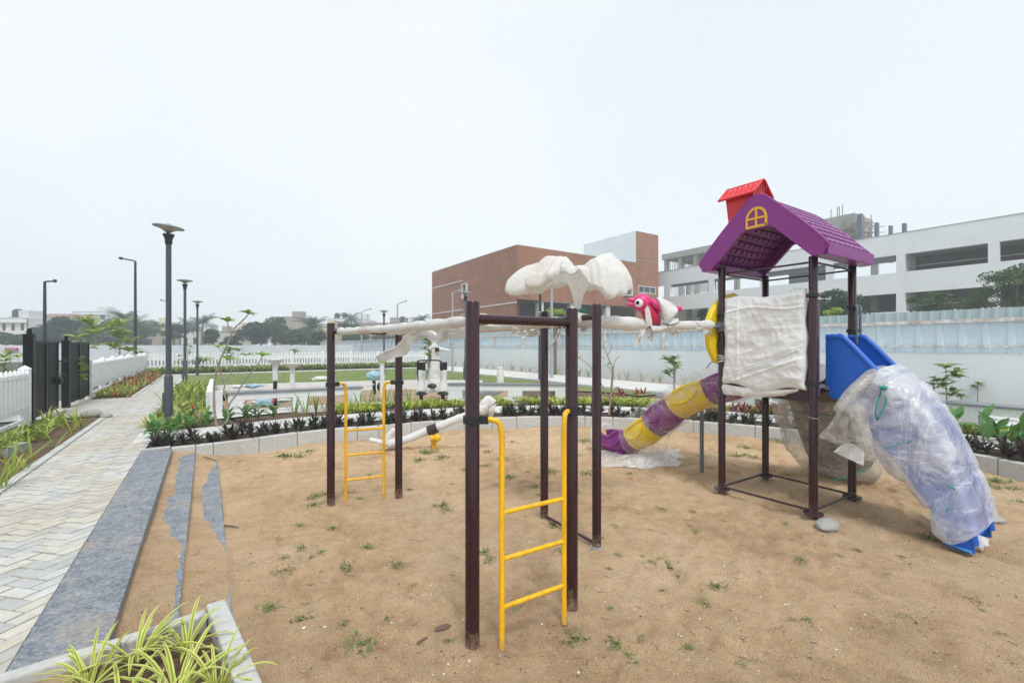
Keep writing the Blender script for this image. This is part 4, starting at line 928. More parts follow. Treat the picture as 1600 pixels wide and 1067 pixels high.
cord([D(1378, 606, 4.12), D(1368, 640, 4.08), D(1371, 657, 4.08)], .007, bsl); cord([D(1380, 606, 4.12), D(1384, 628, 4.06), D(1372, 655, 4.05)], .006, bsl)
cord([D(1380, 606, 4.12), D(1388, 590, 4.2), D(1399, 586, 4.3), D(1396, 597, 4.2), D(1380, 607, 4.1)], .006, bsl); cord([D(1380, 604, 4.12), D(1400, 598, 4.25), D(1420, 597, 4.5)], .005, bsl)
mb = MB(); mb.ell(D(1380, 606, 4.08), (.03, .03, .02), 10, 6, disp=lambda d: .3*noise.noise(d*4)); mb.build('tie_knot', 'tie', bsl)
cord([D(1383, 700, 3.98), D(1420, 690, 3.95), D(1452, 686, 3.95), D(1488, 694, 4.2)], .004, bsl); cord([D(1478, 757, 3.75), D(1490, 763, 3.72), D(1502, 768, 3.75), D(1505, 750, 3.8), D(1511, 735, 4.0)], .006, bsl)
cord([D(1502, 765, 3.74), D(1508, 775, 3.74), D(1521, 786, 3.8)], .005, bsl); cord([D(1500, 768, 3.72), D(1512, 800, 3.72), D(1520, 835, 3.75)], .0025, bsl, 'black', 'dark_cord'); cord([D(1500, 768, 3.72), D(1485, 790, 3.72), D(1478, 800, 3.72)], .004, bsl)
# ---- slide leading away behind, wrapped in white film with shadow put into its colour
PB_ = [(5.86, 1.27), (5.98, 1.22), (6.15, 1.0), (6.35, .70), (6.55, .38), (6.75, .12), (6.95, .055), (7.15, .05)]
ps = spline([V((a, 0, z)) for a, z in PB_], 8); LP = len(ps)-1
mb = MB()
def rear(off_, ext):
    def f(u, v):
        p = ps[int(round(u*LP))]; b = lerp(2.25-ext, 2.90+ext, v); h = .20*(abs(v-.5)*2)**6
        return V((p.x-off_, b, p.z+h-off_*.5))
    return f
mb.grid(rear(0, 0), LP, 16); mb.grid(rear(.02, 0), LP, 16); rs = mb.build('rear_slide', 'brownpl', t, smooth=60)
mb = MB()
def rw(u, v):
    i = int(round(u*LP)); p = ps[i]; a = 2*pi*v; tn = (ps[min(i+1, LP)]-ps[max(0, i-1)]).normalized(); nr = V((-tn.z, 0, tn.x)); nr = nr if nr.z > 0 else -nr
    c = V((p.x, 2.56, p.z))+nr*.08; thick = .17-.05*u; wd = .42+.06*sin(u*3)-.10*max(0, u-.75)*3
    sgn = lambda x: (abs(x)**.6)*(1 if x > 0 else -1)
    q = c+V((0, wd*sgn(cos(a)), 0))+nr*thick*sgn(sin(a)); k = noise.noise(q*3)*.05+(.5-abs(noise.noise(V((q.x*5, q.y*3, q.z*9)))))*.04
    q = q+(q-c).normalized()*k
    if sin(a) < 0 and u < .85: q = q+V((-.16, 0, -.10))*sin(pi*u/.85)*(-sin(a))
    q.z = max(q.z, .012); return q
mb.grid(rw, LP, 60); mb.build('slide_wrapping', 'filmshade', rs, smooth=180)
mb = MB()  # slung cloth between deck and slide
mb.grid(lambda u, v: V((lerp(5.0, 6.2, v), lerp(2.06, 2.98, u)-.05*v, 1.24-.22*v*v-.12*sin(pi*u)*sin(pi*v)+.02*noise.noise(V((u*4, v*6, 1))))), 24, 24); mb.build('slung_cloth', 'brownpl', rs, smooth=180)
cord([D(1230, 640, 4.9), D(1290, 648, 4.8), D(1330, 650, 4.8)], .005, rs); cord([D(1300, 750, 5.5), D(1335, 742, 5.4), D(1362, 722, 5.5)], .008, rs)
# ---- tube slide, striped purple and yellow
CL = [(3.0, 1.33), (3.3, 1.21), (3.68, 1.06), (4.05, .82), (4.33, .59), (4.60, .39), (4.85, .27), (5.12, .22), (5.42, .20)]
cl = spline([V((5.40, b, z)) for b, z in CL], 14); LC = len(cl)-1
def bb(i): return cl[i].y
cuts = [(3.0, 3.40, 'purple'), (3.40, 3.93, 'yplastic'), (3.93, 4.30, 'purple'), (4.30, 4.66, 'yplastic'), (4.66, 5.43, 'purple')]
tsl = None
for ci, (b0, b1, mt) in enumerate(cuts):
    idx = [i for i in range(LC+1) if b0-.001 <= bb(i) <= b1+.02]; mb = MB()
    def tf(u, v, idx=idx, ci=ci, inner=0):
        i = idx[int(round(u*(len(idx)-1)))]; p = cl[i]; tn = (cl[min(i+1, LC)]-cl[max(0, i-1)]).normalized(); nr = V((0, -tn.z, tn.y)); nr = nr if nr.z > 0 else -nr
        a = lerp(-.12*pi, 1.12*pi, v)+pi; r = .222+.045*sin(pi*u)**.7-.012+(.018 if u < .05 or u > .95 else 0)-(.03*inner)
        if ci == 4: r *= interp([(0, .98), (.15, 1.05), (.5, .92), (.8, .8), (1, .72)], u)
        wob = .028*sin(u*pi)*max(0, sin(2*a))
        q = p+V((-1, 0, 0))*cos(a)*(-(r+wob))+nr*sin(a)*r*(.95)
        if ci == 4 and (v < .08 or v > .92): q = q+nr*(.03*sin(u*9))
        return q
    nu = max(10, len(idx)-1)
    mb.grid(lambda u, v: tf(u, v), len(idx)-1, 44); mb.grid(lambda u, v: tf(u, v, inner=1), len(idx)-1, 44)
    # rolled lips of the half pipe
    for vv in (0, 1): mb.tube([tf(k/12, vv) for k in range(13)], .028, 10)
    for uu in (0, 1): mb.tube([tf(uu, k/24) for k in range(25)], .016, 8)
    # moulded folds
    mb.tube([tf(lerp(.15, .9, k/12), .10+.10*sin(pi*k/12))+V((-.004, 0, 0)) for k in range(13)], .022, 8)
    if tsl is None: tsl = thing('tube', None, None, (5.4, 3.0, 1.3)); tsl.name = 'tube_slide'; ORG[tsl.name] = V((5.37, 2.51, 0)); tsl.parent = t; tsl.location = (0, 0, 0)
    mb.build('slide_segment', mt, tsl, smooth=180)
mb = MB()
mb.ell((5.40, 4.88, .05), (.22, .12, .12), 24, 12)
mb.build('slide_foot', 'purple', tsl, smooth=180)
mb = MB(); mb.tube([V((5.46, 3.61, -.2)), V((5.46, 3.61, .93))], .026, 14); mb.box((5.36, 3.57, .88), (5.56, 3.65, .90)); mb.tube([V((5.46, 3.61, .9)), V((5.40, 3.66, 1.0))], .03, 10); mb.build('support_post', 'greyp', tsl)
def tw(lo, hi, r0, sag, seed, amp=.03):
    idx = [i for i in range(LC+1) if lo <= bb(i) <= hi]
    def f(u, v):
        i = idx[int(round(u*(len(idx)-1)))]; p = cl[i]; tn = (cl[min(i+1, LC)]-cl[max(0, i-1)]).normalized(); nr = V((0, -tn.z, tn.y)); nr = nr if nr.z > 0 else -nr
        a = 2*pi*v; q = p+V((cos(a), 0, 0))*(r0+.02)+nr*sin(a)*r0*.97
        k = noise.noise(q*4+V((seed, 0, 0)))*amp+(.5-abs(noise.noise(V((q.x*5+q.z*5, q.y*3, seed)))))*amp
        q = q+(q-p).normalized()*k
        if sin(a) < 0: q = q+V((0, 0, -1))*sag(u)*(-sin(a))
        q.z = max(.01, q.z); return q
    return f, len(idx)-1
mb = MB(); f_, n_ = tw(3.0, 4.32, .250, lambda u: .02+.05*max(0, sin(pi*(u*1.4-.1)))*.5, 1, .018); mb.grid(f_, n_, 60); mb.build('slide_wrapping', 'film2', tsl, smooth=180)
mb = MB(); f_, n_ = tw(4.34, 4.74, .28, lambda u: .10+.22*sin(pi*u), 5, .04); mb.grid(f_, n_, 60); mb.build('slide_wrapping', 'film2', tsl, smooth=180)
mb = MB(); f_, n_ = tw(5.2, 5.45, .22, lambda u: .02, 9, .04); mb.grid(f_, n_, 40); mb.build('slide_wrapping', 'film', tsl, smooth=180)
cord([D(1104, 575, 5.6), D(1112, 566, 5.5), D(1122, 568, 5.4)], .006, tsl)
# film heap on the sand under the tube slide
t2 = thing('plastic_sheet', 'crumpled clear plastic sheet lying on sand under the purple slide end', 'plastic sheet', G(1000, 722, 0).to_tuple())
mb = MB()
def heap(u, v):
    c = G(lerp(935, 1062, u), lerp(727, 700, v)+5*sin(pi*u), 0); e = sin(pi*min(1, max(0, u)))**.5*sin(pi*v)**.5
    k = (.055+.07*noise.noise(V((u*3, v*2.5, 2)))+.10*(.5-abs(noise.noise(V((u*4, v*3, 5))))))*e
    return V((c.x, c.y, max(.004, .008+k)))+V((noise.noise(V((u*4, v*3, 9)))*.10, noise.noise(V((u*6, v*5, 4)))*.08, 0))
mb.grid(heap, 70, 40); mb.build('sheet', 'film', t2, smooth=180)
# ---- seesaw
t = thing('seesaw', 'white wrapped seesaw tilted on a short yellow pivot post', 'seesaw', G(678, 703, 0).to_tuple())
sc_ = 7.4
bm = spline([D(607, 693, sc_), D(630, 688, sc_), D(680, 668, sc_), D(722, 652, sc_-.03), D(745, 644, sc_-.05), D(762, 636, sc_-.05)], 12)
nL = len(bm); mb = MB(); mb.tube(bm, [.062+.02*(1 if i < 5 or i > nL-10 else 0) for i in range(nL)], 18, disp=lambda i, k, a, p: .18*noise.noise(p*9)+.15*(.5-abs(noise.noise(V((i*.25, a, 2)))))); mb.build('wrapped_beam', 'wovenw', t, smooth=180)
mb = MB(); mb.tube(spline([D(607, 694, sc_), D(594, 690, sc_), D(577, 687, sc_)], 8), [.05]*8+[.035]*8+[.02], 14, disp=lambda i, k, a, p: .3*noise.noise(p*12)); mb.tube(spline([D(604, 694, sc_), D(609, 680, sc_), D(617, 670, sc_)], 8), [.06]*8+[.05]*8+[.02], 14, disp=lambda i, k, a, p: .3*noise.noise(p*12)); mb.build('wrapped_seat', 'wovenw', t, smooth=180)
mb = MB(); mb.tube(spline([D(740, 650, sc_), D(752, 636, sc_), D(764, 628, sc_), D(768, 632, sc_)], 8), [.04+.055*min(1, k/12) for k in range(25)], 16, disp=lambda i, k, a, p: .35*noise.noise(p*10)); mb.tube([D(766, 650, sc_), D(768, 630, sc_)], [.05, .075], 14, disp=lambda i, k, a, p: .25*noise.noise(p*9)); mb.build('wrapped_seat', 'wovenw', t, smooth=180)
mb = MB(); mb.tube([D(669, 673, sc_-.02), D(683, 668, sc_-.02)], .082, 16); mb.build('bare_band', 'darkrod', t)
mb = MB(); p = D(678, 700, sc_); mb.cyl((p.x, p.y), -.1, .26, .045, 16); mb.tube([D(673, 684, sc_-.06), D(684, 684, sc_-.06)], .055, 16); mb.ell(D(683, 684, sc_-.08), (.065, .065, .065), 16, 10); mb.build('pivot_post', 'yellow', t)
# ------------------------------------------------ walls, fences, gate
WX = 15.6
def vsheet(mb, x, y0, y1, z0, z1, pitch=.22, dep=.03, axis='y'):
    """trapezoid-ribbed metal sheet along one axis"""
    n = max(1, int((y1-y0)/pitch)); vs = []; fs = []
    for k in range(n):
        a = y0+(y1-y0)*k/n; l = (y1-y0)/n
        for f, d in ((0, 0), (.62, 0), (.70, dep), (.92, dep)):
            for z in (z0, z1): vs.append((x-d, a+f*l, z) if axis == 'y' else (a+f*l, x-d, z))
    vs += [(x, y1, z0), (x, y1, z1)] if axis == 'y' else [(y1, x, z0), (y1, x, z1)]
    m = len(vs)//2
    return mb.add(vs, [(2*i, 2*i+2, 2*i+3, 2*i+1) for i in range(m-1)])
w1 = thing('boundary_wall', 'long white rendered boundary wall running along the right side', 'wall', (WX, 20, 0))
mb = MB(); mb.box((WX, -12, -.1), (WX+.23, 60, 1.49)); mb.box((WX-.006, -12, 1.49), (WX+.24, 60, 1.505)); mb.build('wall_body', 'wall', w1, smooth=0)
t = thing('sheet_fence', 'faded blue and white metal sheet fence standing on the boundary wall', 'metal fence', (WX+.1, 20, 1.5))
mb = MB(); vsheet(mb, WX+.12, -6, 124, 1.52, 2.33, .42, .03); mb.build('sheeting', 'sheetblue', t, smooth=0)
mb = MB(); mb.box((WX+.03, -6, 2.27), (WX+.15, 124, 2.36)); mb.build('top_rail', 'rail', t, smooth=0)
mb = MB(); mb.box((WX+.04, -6, 1.66), (WX+.08, 124, 1.70)); mb.build('lower_rail', 'rail', t, smooth=0)
for k in range(26):
    y = 5.35+k*3.35
    if y < 0: continue
    mb = MB(); mb.box((WX+.0, y-.06, 1.50), (WX+.10, y+.06, 2.40)); mb.build('fence_post', 'rail', t, smooth=0)
mb = MB(); vsheet(mb, 20.2, -8, 40, 1.0, 2.86, .3, .04); o = mb.build('corrugated_fence', 'sheetgrey', None, (20.2, 16, 0), smooth=0)
tag(o, 'grey green corrugated fence showing above the blue sheet fence', 'metal fence')
mb = MB(); mb.box((-90, 60, -.1), (WX+.2, 60.25, 1.74)); o = mb.build('rear_wall', 'wall', None, (-20, 60, 0), smooth=0); tag(o, 'long pale grey wall far behind the white picket fence', 'wall')
o = MB().box((-48.42, 59.93, 1.23), (-47.58, 59.985, 1.47)).build('name_plate', 'signred', None, (-48, 60, 1.2), smooth=0)
p_ = D(18.5, 545.5, F*0+70); q_ = None
for ax_ in (0,):
    t_ = (18-CX)/F; a_ = 59.9*(SA+t_*CA)/(CA-t_*SA); o.location = (a_, 59.95, 1.22)
tag(o, 'small dark red name plate on the pale rear wall at far left', 'sign')
mb = MB()
for k in range(5): mb.box((-48.3+k*.12, 59.915, 1.31), (-48.24+k*.12, 59.925, 1.39))
mb.v = [v_ for v_ in mb.v]; oo = mb.build('lettering', 'eyew', None, (-48, 60, 1.2), smooth=0); oo.parent = o; oo.location = (0, 0, 0)
# precast picket fence
def picket_panel(mb, L):
    """in local x 0..L, y thickness, z 0..1"""
    n = int(round(L/.16)); mb.box((0, -.02, .22), (L, .02, .40)); mb.box((0, -.02, .68), (L, .02, .86))
    for k in range(n):
        x = (k+.5)*L/n; w = L/n*.30; z0 = .22; zt = .98+.05*abs(sin(pi*k/n*2))
        mb.add([(x-w, -.03, z0), (x+w, -.03, z0), (x+w, .03, z0), (x-w, .03, z0), (x-w, -.03, zt), (x+w, -.03, zt), (x+w, .03, zt), (x-w, .03, zt), (x, -.03, zt+.07), (x, .03, zt+.07)],
               [(0, 1, 5, 4), (1, 2, 6, 5), (2, 3, 7, 6), (3, 0, 4, 7), (4, 5, 8), (7, 9, 6), (5, 6, 9, 8), (4, 8, 9, 7), (0, 3, 2, 1)])
def xform(mb, i0, p, ang):
    c, s = cos(ang), sin(ang)
    for i in range(i0, len(mb.v)): q = mb.v[i]; mb.v[i] = V((p[0]+q.x*c-q.y*s, p[1]+q.x*s+q.y*c, p[2]+q.z))
def fence_run(name, label, p0, p1, solid=False, h=1.0):
    p0 = V(p0); p1 = V(p1); L = (p1-p0).length; n = max(1, int(round(L/1.9))); l = L/n; ang = atan2(p1.y-p0.y, p1.x-p0.x)
    t = thing(name, label, 'fence', ((p0+p1)/2).to_tuple())
    for k in range(n):
        mb = MB()
        if solid:
            mb.box((.0, -.03, .26), (l, .03, .98)); mb.box((.0, -.032, .0), (.18, .028, .26)); mb.box((l-.18, -.032, .0), (l, .028, .26))
            m = 9
            for q in range(m):
                x = (q+.5)*l/m; w = l/m*.34; mb.box((x-w, -.05, .34), (x+w, .05, .90)); mb.add([(x-w*1.2, -.03, .98), (x+w*1.2, -.03, .98), (x+w*1.2, .03, .98), (x-w*1.2, .03, .98), (x, 0, 1.06)], [(0, 1, 4), (1, 2, 4), (2, 3, 4), (3, 0, 4)])
            mb.box((0, -.06, .9), (l, .06, .97)); mb.box((.18, -.025, .08), (l-.18, .02, .14))
        else:
            picket_panel(mb, l)
        xform(mb, 0, p0.lerp(p1, k/n), ang); mb.build('fence_panel', 'fencewhite', t, smooth=0)
    for k in range(n+1):
        mb = MB(); mb.box((-.07, -.07, -.1), (.07, .07, 1.05)); mb.add([(-.08, -.08, 1.05), (.08, -.08, 1.05), (.08, .08, 1.05), (-.08, .08, 1.05), (0, 0, 1.12)], [(0, 1, 4), (1, 2, 4), (2, 3, 4), (3, 0, 4), (3, 2, 1, 0)])
        xform(mb, 0, p0.lerp(p1, k/n), ang); mb.build('fence_post', 'fencewhite', t, smooth=0)
    return t
FX = -2.77
fence_run('precast_fence', 'white precast panel fence nearest the camera, left of the gate', (FX, 2.5, ZP), (FX, 11.95, ZP), True)
fence_run('precast_fence', 'white precast panel fence running beyond the black gate', (FX, 17.45, ZP), (FX, 31.3, ZP), True)
fence_run('picket_fence', 'white picket fence along the far edge of the lawn', (FX, 31.4, ZP), (13.5, 31.4, ZP), False)
# gate
t = thing('garden_gate', 'black slatted metal double gate between white fences', 'gate', (FX, 14.8, ZP))
for y, hh in ((12.2, 1.70), (14.92, 1.60)):
    mb = MB(); mb.box((FX-.07, y-.07, .1), (FX+.07, y+.07, ZP+hh)); mb.cyl((FX, y), ZP+hh, ZP+hh+.10, .035, 10); mb.build('gate_post', 'gate', t, smooth=30)
def leaf(y0, y1, open_=0, zt=1.80):
    mb = MB(); L = y1-y0
    for a, b_, c, d in ((0, L, .08, .13), (0, L, zt-ZP-.05, zt-ZP), (0, .05, .08, zt-ZP), (L-.05, L, .08, zt-ZP), (L/2-.03, L/2+.03, .08, zt-ZP)): mb.box((-.025, a, c), (.025, b_, d))
    n = int(L/.10)
    for k in range(n): mb.box((-.010, .05+k*(L-.1)/n+.006, .13), (.006, .05+(k+1)*(L-.1)/n-.034, zt-ZP-.05))
    c, s = cos(open_), sin(open_); mb.v = [V((FX+p.x*c-p.y*s, y0+p.x*s+p.y*c, p.z+ZP)) for p in mb.v]; return mb
lf = leaf(12.32, 14.15).build('gate_leaf', 'gate', t, smooth=0)
MB().tube([(FX+.03, 14.0, 1.36), (FX+.10, 14.05, 1.36), (FX+.10, 14.35, 1.36), (FX+.10, 14.35, 1.05), (FX+.03, 14.0, 1.05)], .015, 6).build('gate_handle', 'gate', lf); 
MB().ell((FX+.06, 14.05, .92), (.05, .13, .09), 14, 8).build('lock', 'gate', lf)
leaf(15.05, 17.38).build('gate_leaf', 'gate', t, smooth=0)
# ------------------------------------------------ lamps
def lamp(p, h, scale, label, tilt=0, group='globe free garden lamp posts with disc tops'):
    t = thing('lamp_post', label, 'lamp post', (p.x, p.y, p.z), group); x, y, z = p; s = scale
    mb = MB(); mb.lathe((x, y), [(.068*s, z-.1), (.068*s, z+.90), (.062*s, z+.93), (.045*s, z+.95)], 22); b_ = mb.build('pole_base', 'lampgrey', t)
    MB().box((x-.072*s-.02*s, y-.03, z+.25), (x-.06*s, y+.03, z+.62)).build('service_door', 'lampgrey', b_, smooth=0)
    MB().lathe((x, y), [(.045*s, z+.94), (.043*s, z+h-.32)], 20).build('pole', 'lampgrey', t)
    MB().lathe((x, y), [(.046*s, z+h-.34), (.056*s, z+h-.32), (.058*s, z+h-.26), (.066*s, z+h-.22), (.092*s, z+h-.16), (.088*s, z+h-.145)], 22).build('collar', 'lampdark', t)
    T = Matrix.Rotation(tilt, 3, V((CA*0+.55, .83, 0)).normalized()); c = (x, y, z+h)
    MB().lathe(c, [(.015*s, -.13), (.12*s, -.06), (.185*s, -.042), (.19*s, -.035)], 28, tilt=T).build('lens', 'lens', t)
    MB().lathe(c, [(.19*s, -.037), (.238*s, -.03), (.246*s, -.018), (.22*s, .002), (.11*s, .020), (.04*s, .026), (.035*s, .040), (.025*s, .044)], 32, tilt=T).build('lamp_head', 'lamprim', t)
    return t
def lampat(px, py, top, sc, label, tilt=0):
    p = G(px, py, ZP); X = SA*p.x+CA*p.y; lamp(p, (HY-top)/F*X+H-ZP-.02, sc, label, tilt)
lampat(263.5, 666, 352, 1.0, 'tall dark grey disc lamp post nearest the path bend', .10)
lampat(289, 602, 437, 1.05, 'grey disc lamp post second along the path behind the nearest one')
lampat(308.5, 587, 470, 1.0, 'slim grey disc lamp post beyond the lawn edge, left of frangipani tree')
lampat(600, 583, 485, 1.0, 'grey disc lamp post at the far lawn edge behind the yellow ladder')
lampat(727.5, 599, 456, 1.0, 'grey disc lamp post half hidden behind the nearest maroon post')
lampat(846, 599, 487, 1.0, 'grey disc lamp post hidden behind the middle maroon post')
def streetlight(px, py, d, arm, label, mat='lampdark', r=.07, drop=.2, zb=0):
    p = D(px, py, d); t = thing('street_light', label, 'street light', (p.x, p.y, zb), None)
    MB().lathe((p.x, p.y), [(r*1.25, zb), (r*.8, p.z)], 10).build('pole', mat, t)
    q = p+(XY(1, 0, 0)*arm); q.z = p.z+drop
    MB().tube([p+V((0, 0, -.05)), p.lerp(q, .15), q], r*.55, 8).build('arm', mat, t)
    e = q+XY(1, 0, 0)*(.25 if arm > 0 else -.25)*abs(arm); e.z = q.z+.03
    MB().tube([q, q.lerp(e, .2), e], [r*.7, r*1.3, r*.7], 8).build('luminaire', mat, t)
streetlight(70, 440, 22, .45, 'black street light with short arms behind the black gate', drop=.02); streetlight(70, 440, 22.01, -.15, 'x') if 0 else None
streetlight(211.5, 408, 26, -.75, 'tall black street light leaning its arm left over the road', drop=.15)
streetlight(262, 471, 42, -.55, 'distant thin street light between the nearest lamp and palms', 'lampgrey', .06, .1)
streetlight(565, 487, 52, .9, 'grey street light over the far road, left of the brick building', 'galv', .08, .3)
streetlight(621, 475, 46, .8, 'taller grey street light nearest the left corner of the brick building', 'galv', .08, .3)
streetlight(707, 457, 24, .35, 'grey street light in front of the brick wall', 'galv', .05, .1)
streetlight(844, 446, 20, .2, 'grey street pole rising under the wrapped canopy', 'lampdark', .07, .05)
streetlight(862, 446, 21, .2, 'pale street pole in front of the brick building opening', 'galv', .07, .05)
# ------------------------------------------------ benches and low walls
def bench(p0, p1, label, legs, w=.42, h=.47, z=ZP, lw=.42):
    p0 = V((p0[0], p0[1], z)); p1 = V((p1[0], p1[1], z)); L = (p1-p0).length; ang = atan2(p1.y-p0.y, p1.x-p0.x)
    t = thing('bench', label, 'bench', ((p0+p1)/2).to_tuple())
    mb = MB(); mb.box((0, -w/2, h-.17), (L, w/2, h-.03)); xform(mb, 0, p0, ang); mb.build('apron', 'white', t, smooth=0)
    for a in legs:
        mb = MB(); mb.box((a, -w/2+.003, -.05), (a+lw, w/2-.003, h-.17)); xform(mb, 0, p0, ang); mb.build('leg', 'white', t, smooth=0)
    mb = MB(); mb.box((-.03, -w/2-.03, h-.03), (L+.03, w/2+.03, h)); xform(mb, 0, p0, ang); o = mb.build('granite_seat', 'granitetop', t, smooth=0)
g = G(356, 648, ZP); g2 = G(566, 634, ZP); dd = (g2-g).normalized(); nn_ = V((-dd.y, dd.x, 0)); LL = (g2-g).length
bench(g+nn_*.21, g2+nn_*.21, 'long white bench with dark granite seat behind the left planting', (0, LL*.45, LL-.33), lw=.32)
g = G(700, 627, ZP); g2 = G(893, 629, ZP); LL = (g2-g).length; dd = (g2-g).normalized(); nn_ = V((-dd.y, dd.x, 0))
bench(g+nn_*.21, g2+nn_*.21, 'white bench seen between the maroon posts in the centre', (0, LL*.49, LL-.42), lw=.38)
g = G(1152, 640, ZP); g2 = G(1262, 654, ZP); LL = (g2-g).length; dd = (g2-g).normalized(); nn_ = V((-dd.y, dd.x, 0))
bench(g+nn_*.21, g2+nn_*.21, 'white bench under the play tower behind the wrapped panel', (0, LL-.4), lw=.40)
bench((11.15, 2.45), (11.25, .2), 'white bench with granite seat at the far right edge', (0, 1.2), lw=.42)
lw_ = thing('low_wall', 'low white wall bordering the exercise area at its rear', 'low wall', (3.5, 16, ZP))
a_ = G(328, 650, ZP); b_ = G(352, 622, ZP)
mb = MB()
pts_ = [(.02, 16.05), (2.6, 15.75), (5.6, 14.95), (7.8, 13.4)]
for q0, q1 in zip(pts_, pts_[1:]): mb.obox(q0, q1, .16, 0, ZP+.30)
mb.build('wall_body', 'white', lw_, smooth=0)
mb = MB(); mb.obox((a_.x, a_.y), (a_.x+.1, a_.y+4.6), .14, 0, ZP+.50); mb.obox((a_.x-.02, a_.y-.07), (a_.x+.22, a_.y-.06), .13, 0, ZP+.52); mb.build('side_wall', 'white', lw_, smooth=0)
mb = MB()
for q0, q1 in (((.45, 11.35), (3.1, 11.05)), ((3.2, 11.04), (5.2, 10.55)), ((5.3, 10.5), (7.3, 9.3))): mb.obox(q0, q1, .12, .1, ZP+.10)
struct(mb.build('kerb', 'white', smooth=0))
# ------------------------------------------------ exercise equipment (wrapped)
def wtube(mb, pts, r, amp=.15, n=14, seed=0, sub=8):
    P = spline(pts, sub); k = len(P); R_ = [interp([(i/(len(r)-1), x) for i, x in enumerate(r)], j/(k-1)) for j in range(k)] if isinstance(r, (list, tuple)) else r
    mb.tube(P, R_, n, disp=lambda i, kk, a, p: amp*noise.noise(p*9+V((seed, 0, 0)))+amp*.8*(.5-abs(noise.noise(V((i*.35, a*1.3, seed))))))
def stool(px, ytop, ybot, d, label, mat='wovenb', blk=0, wpx=26, cap='wovenb'):
    t = thing('exercise_stand', label, 'exercise stand', D(px, ybot, d).to_tuple()); s = d/F
    p0 = D(px, ytop, d); pb = D(px, ybot, d); z1 = p0.z; 
    mb = MB(); w_ = wpx*s/2; mb.lathe((p0.x, p0.y), [(w_*.35, z1-.14), (w_*.6, z1-.09), (w_*.9, z1-.045), (w_, z1-.02), (w_, z1), (w_*.5, z1+.006)], 24); mb.build('top_disc', cap, t)
    zc = lerp(z1, pb.z, .45) if blk else pb.z
    mb = MB(); wtube(mb, [V((p0.x, p0.y, z1-.1)), V((p0.x, p0.y, lerp(z1, zc, .5))), V((p0.x, p0.y, zc))], .062, .08, seed=px); mb.build('wrapped_column', 'wovenw', t, smooth=180)
    if blk: MB().cyl((p0.x, p0.y), pb.z-.1, zc+.01, .045, 16).build('column', 'black', t)
    return t
stool(430, 561, 637, 11.2, 'wrapped exercise stand with dish top and black lower column', blk=1)
stool(457, 567, 620, 12.4, 'all white wrapped exercise stand with dish top beside the black footed one', wpx=28)
stool(597, 560, 625, 12.0, 'white exercise stand with lime green dish top', wpx=17, cap='limecap')
t = thing('exercise_pedal', 'black exercise pedal under a pale blue bag beside the lime topped stand', 'exercise machine', D(585, 616, 12).to_tuple())
MB().tube([D(585, 616, 12), D(584, 590, 12)], .045, 12).build('column', 'black', t); MB().tube([D(585, 600, 12), D(574, 602, 11.8)], .03, 8).build('pedal_arm', 'wovenw', t)
MB().ell(D(585, 587, 12), (.19, .16, .12), 24, 16, disp=lambda d: .3*noise.noise(d*2.5)+.2*(.5-abs(noise.noise(d*6)))).build('blue_bag', 'tealbag', t, smooth=180)
MB().ell(D(593, 604, 12.1), (.07, .07, .11), 12, 8).build('pedal', 'black', t)
# walker
t = thing('air_walker', 'black framed air walker with white wrapped legs', 'exercise machine', D(675, 622, 11.5).to_tuple()); dw = 11.5
MB().tube(spline([D(656, 620, dw), D(652, 570, dw), D(655, 564, dw), D(662, 563, dw), D(684, 563, dw), D(690, 566, dw), D(693, 574, dw)], 6), .018, 8).build('handle_bar', 'black', t)
for x in (659, 693):
    mb = MB(); wtube(mb, [D(x, 578, dw), D(x, 595, dw), D(x-1, 611, dw)], [.09, .08, .12], .12, seed=x); mb.build('wrapped_leg', 'wovenw', t, smooth=180)
    MB().box(tuple(D(x, 572, dw)-V((.07, .07, .10))), tuple(D(x, 572, dw)+V((.07, .07, .10)))).build('hinge_block', 'black', t)
    MB().tube([D(x-(3 if x > 670 else -3), 569, dw-.2), D(x-(3 if x > 670 else -3), 579, dw-.2)], .035, 8).build('hinge_pin', 'black', t)
    MB().ell(D(x-1, 615, dw), (.14, .2, .05), 14, 8).build('foot_plate', 'black', t); MB().cyl((D(x-1, 615, dw).x, D(x-1, 615, dw).y), ZP-.05, D(x, 615, dw).z, .05, 10).build('ground_post', 'black', t)
t = thing('tall_machine', 'tall white wrapped exercise machine behind the air walker', 'exercise machine', D(680, 615, 12.3).to_tuple()); dw = 12.3
mb = MB(); wtube(mb, [D(681, 612, dw), D(679, 590, dw), D(681, 566, dw), D(680, 548, dw), D(679, 529, dw)], [.24, .15, .12, .09, .05], .25, 18, 4); mb.build('wrapped_column', 'wovenb', t, smooth=180)
mb = MB(); wtube(mb, [D(672, 543, dw), D(684, 545, dw), D(704, 548, dw)], [.05, .06, .03], .3, 12, 8); wtube(mb, [D(672, 545, dw), D(680, 541, dw-.05)], [.06, .08], .3, 12, 9); mb.build('wrapped_arm', 'wovenw', t, smooth=180)
MB().tube([D(680, 546, dw-.15), D(686, 546, dw-.15)], .06, 10).build('black_band', 'black', t)
MB().ell(D(675, 603, dw-.4), (.12, .16, .07), 14, 8).build('pedal', 'black', t)
t = thing('wrapped_pipe', 'stained wrapped pipe lying on the ground beyond the centre bench', 'wrapped bundle', D(765, 618, 12.8).to_tuple())
mb = MB(); wtube(mb, [D(731, 616, 13), D(758, 617, 12.6), D(785, 611, 12.6)], [.1, .13, .03], .3, 14, 3); mb.build('bundle', 'wovenb', t, smooth=180)
t = thing('wrapped_stand', 'white wrapped post standing behind the centre bench', 'wrapped post', D(782, 600, 15).to_tuple())
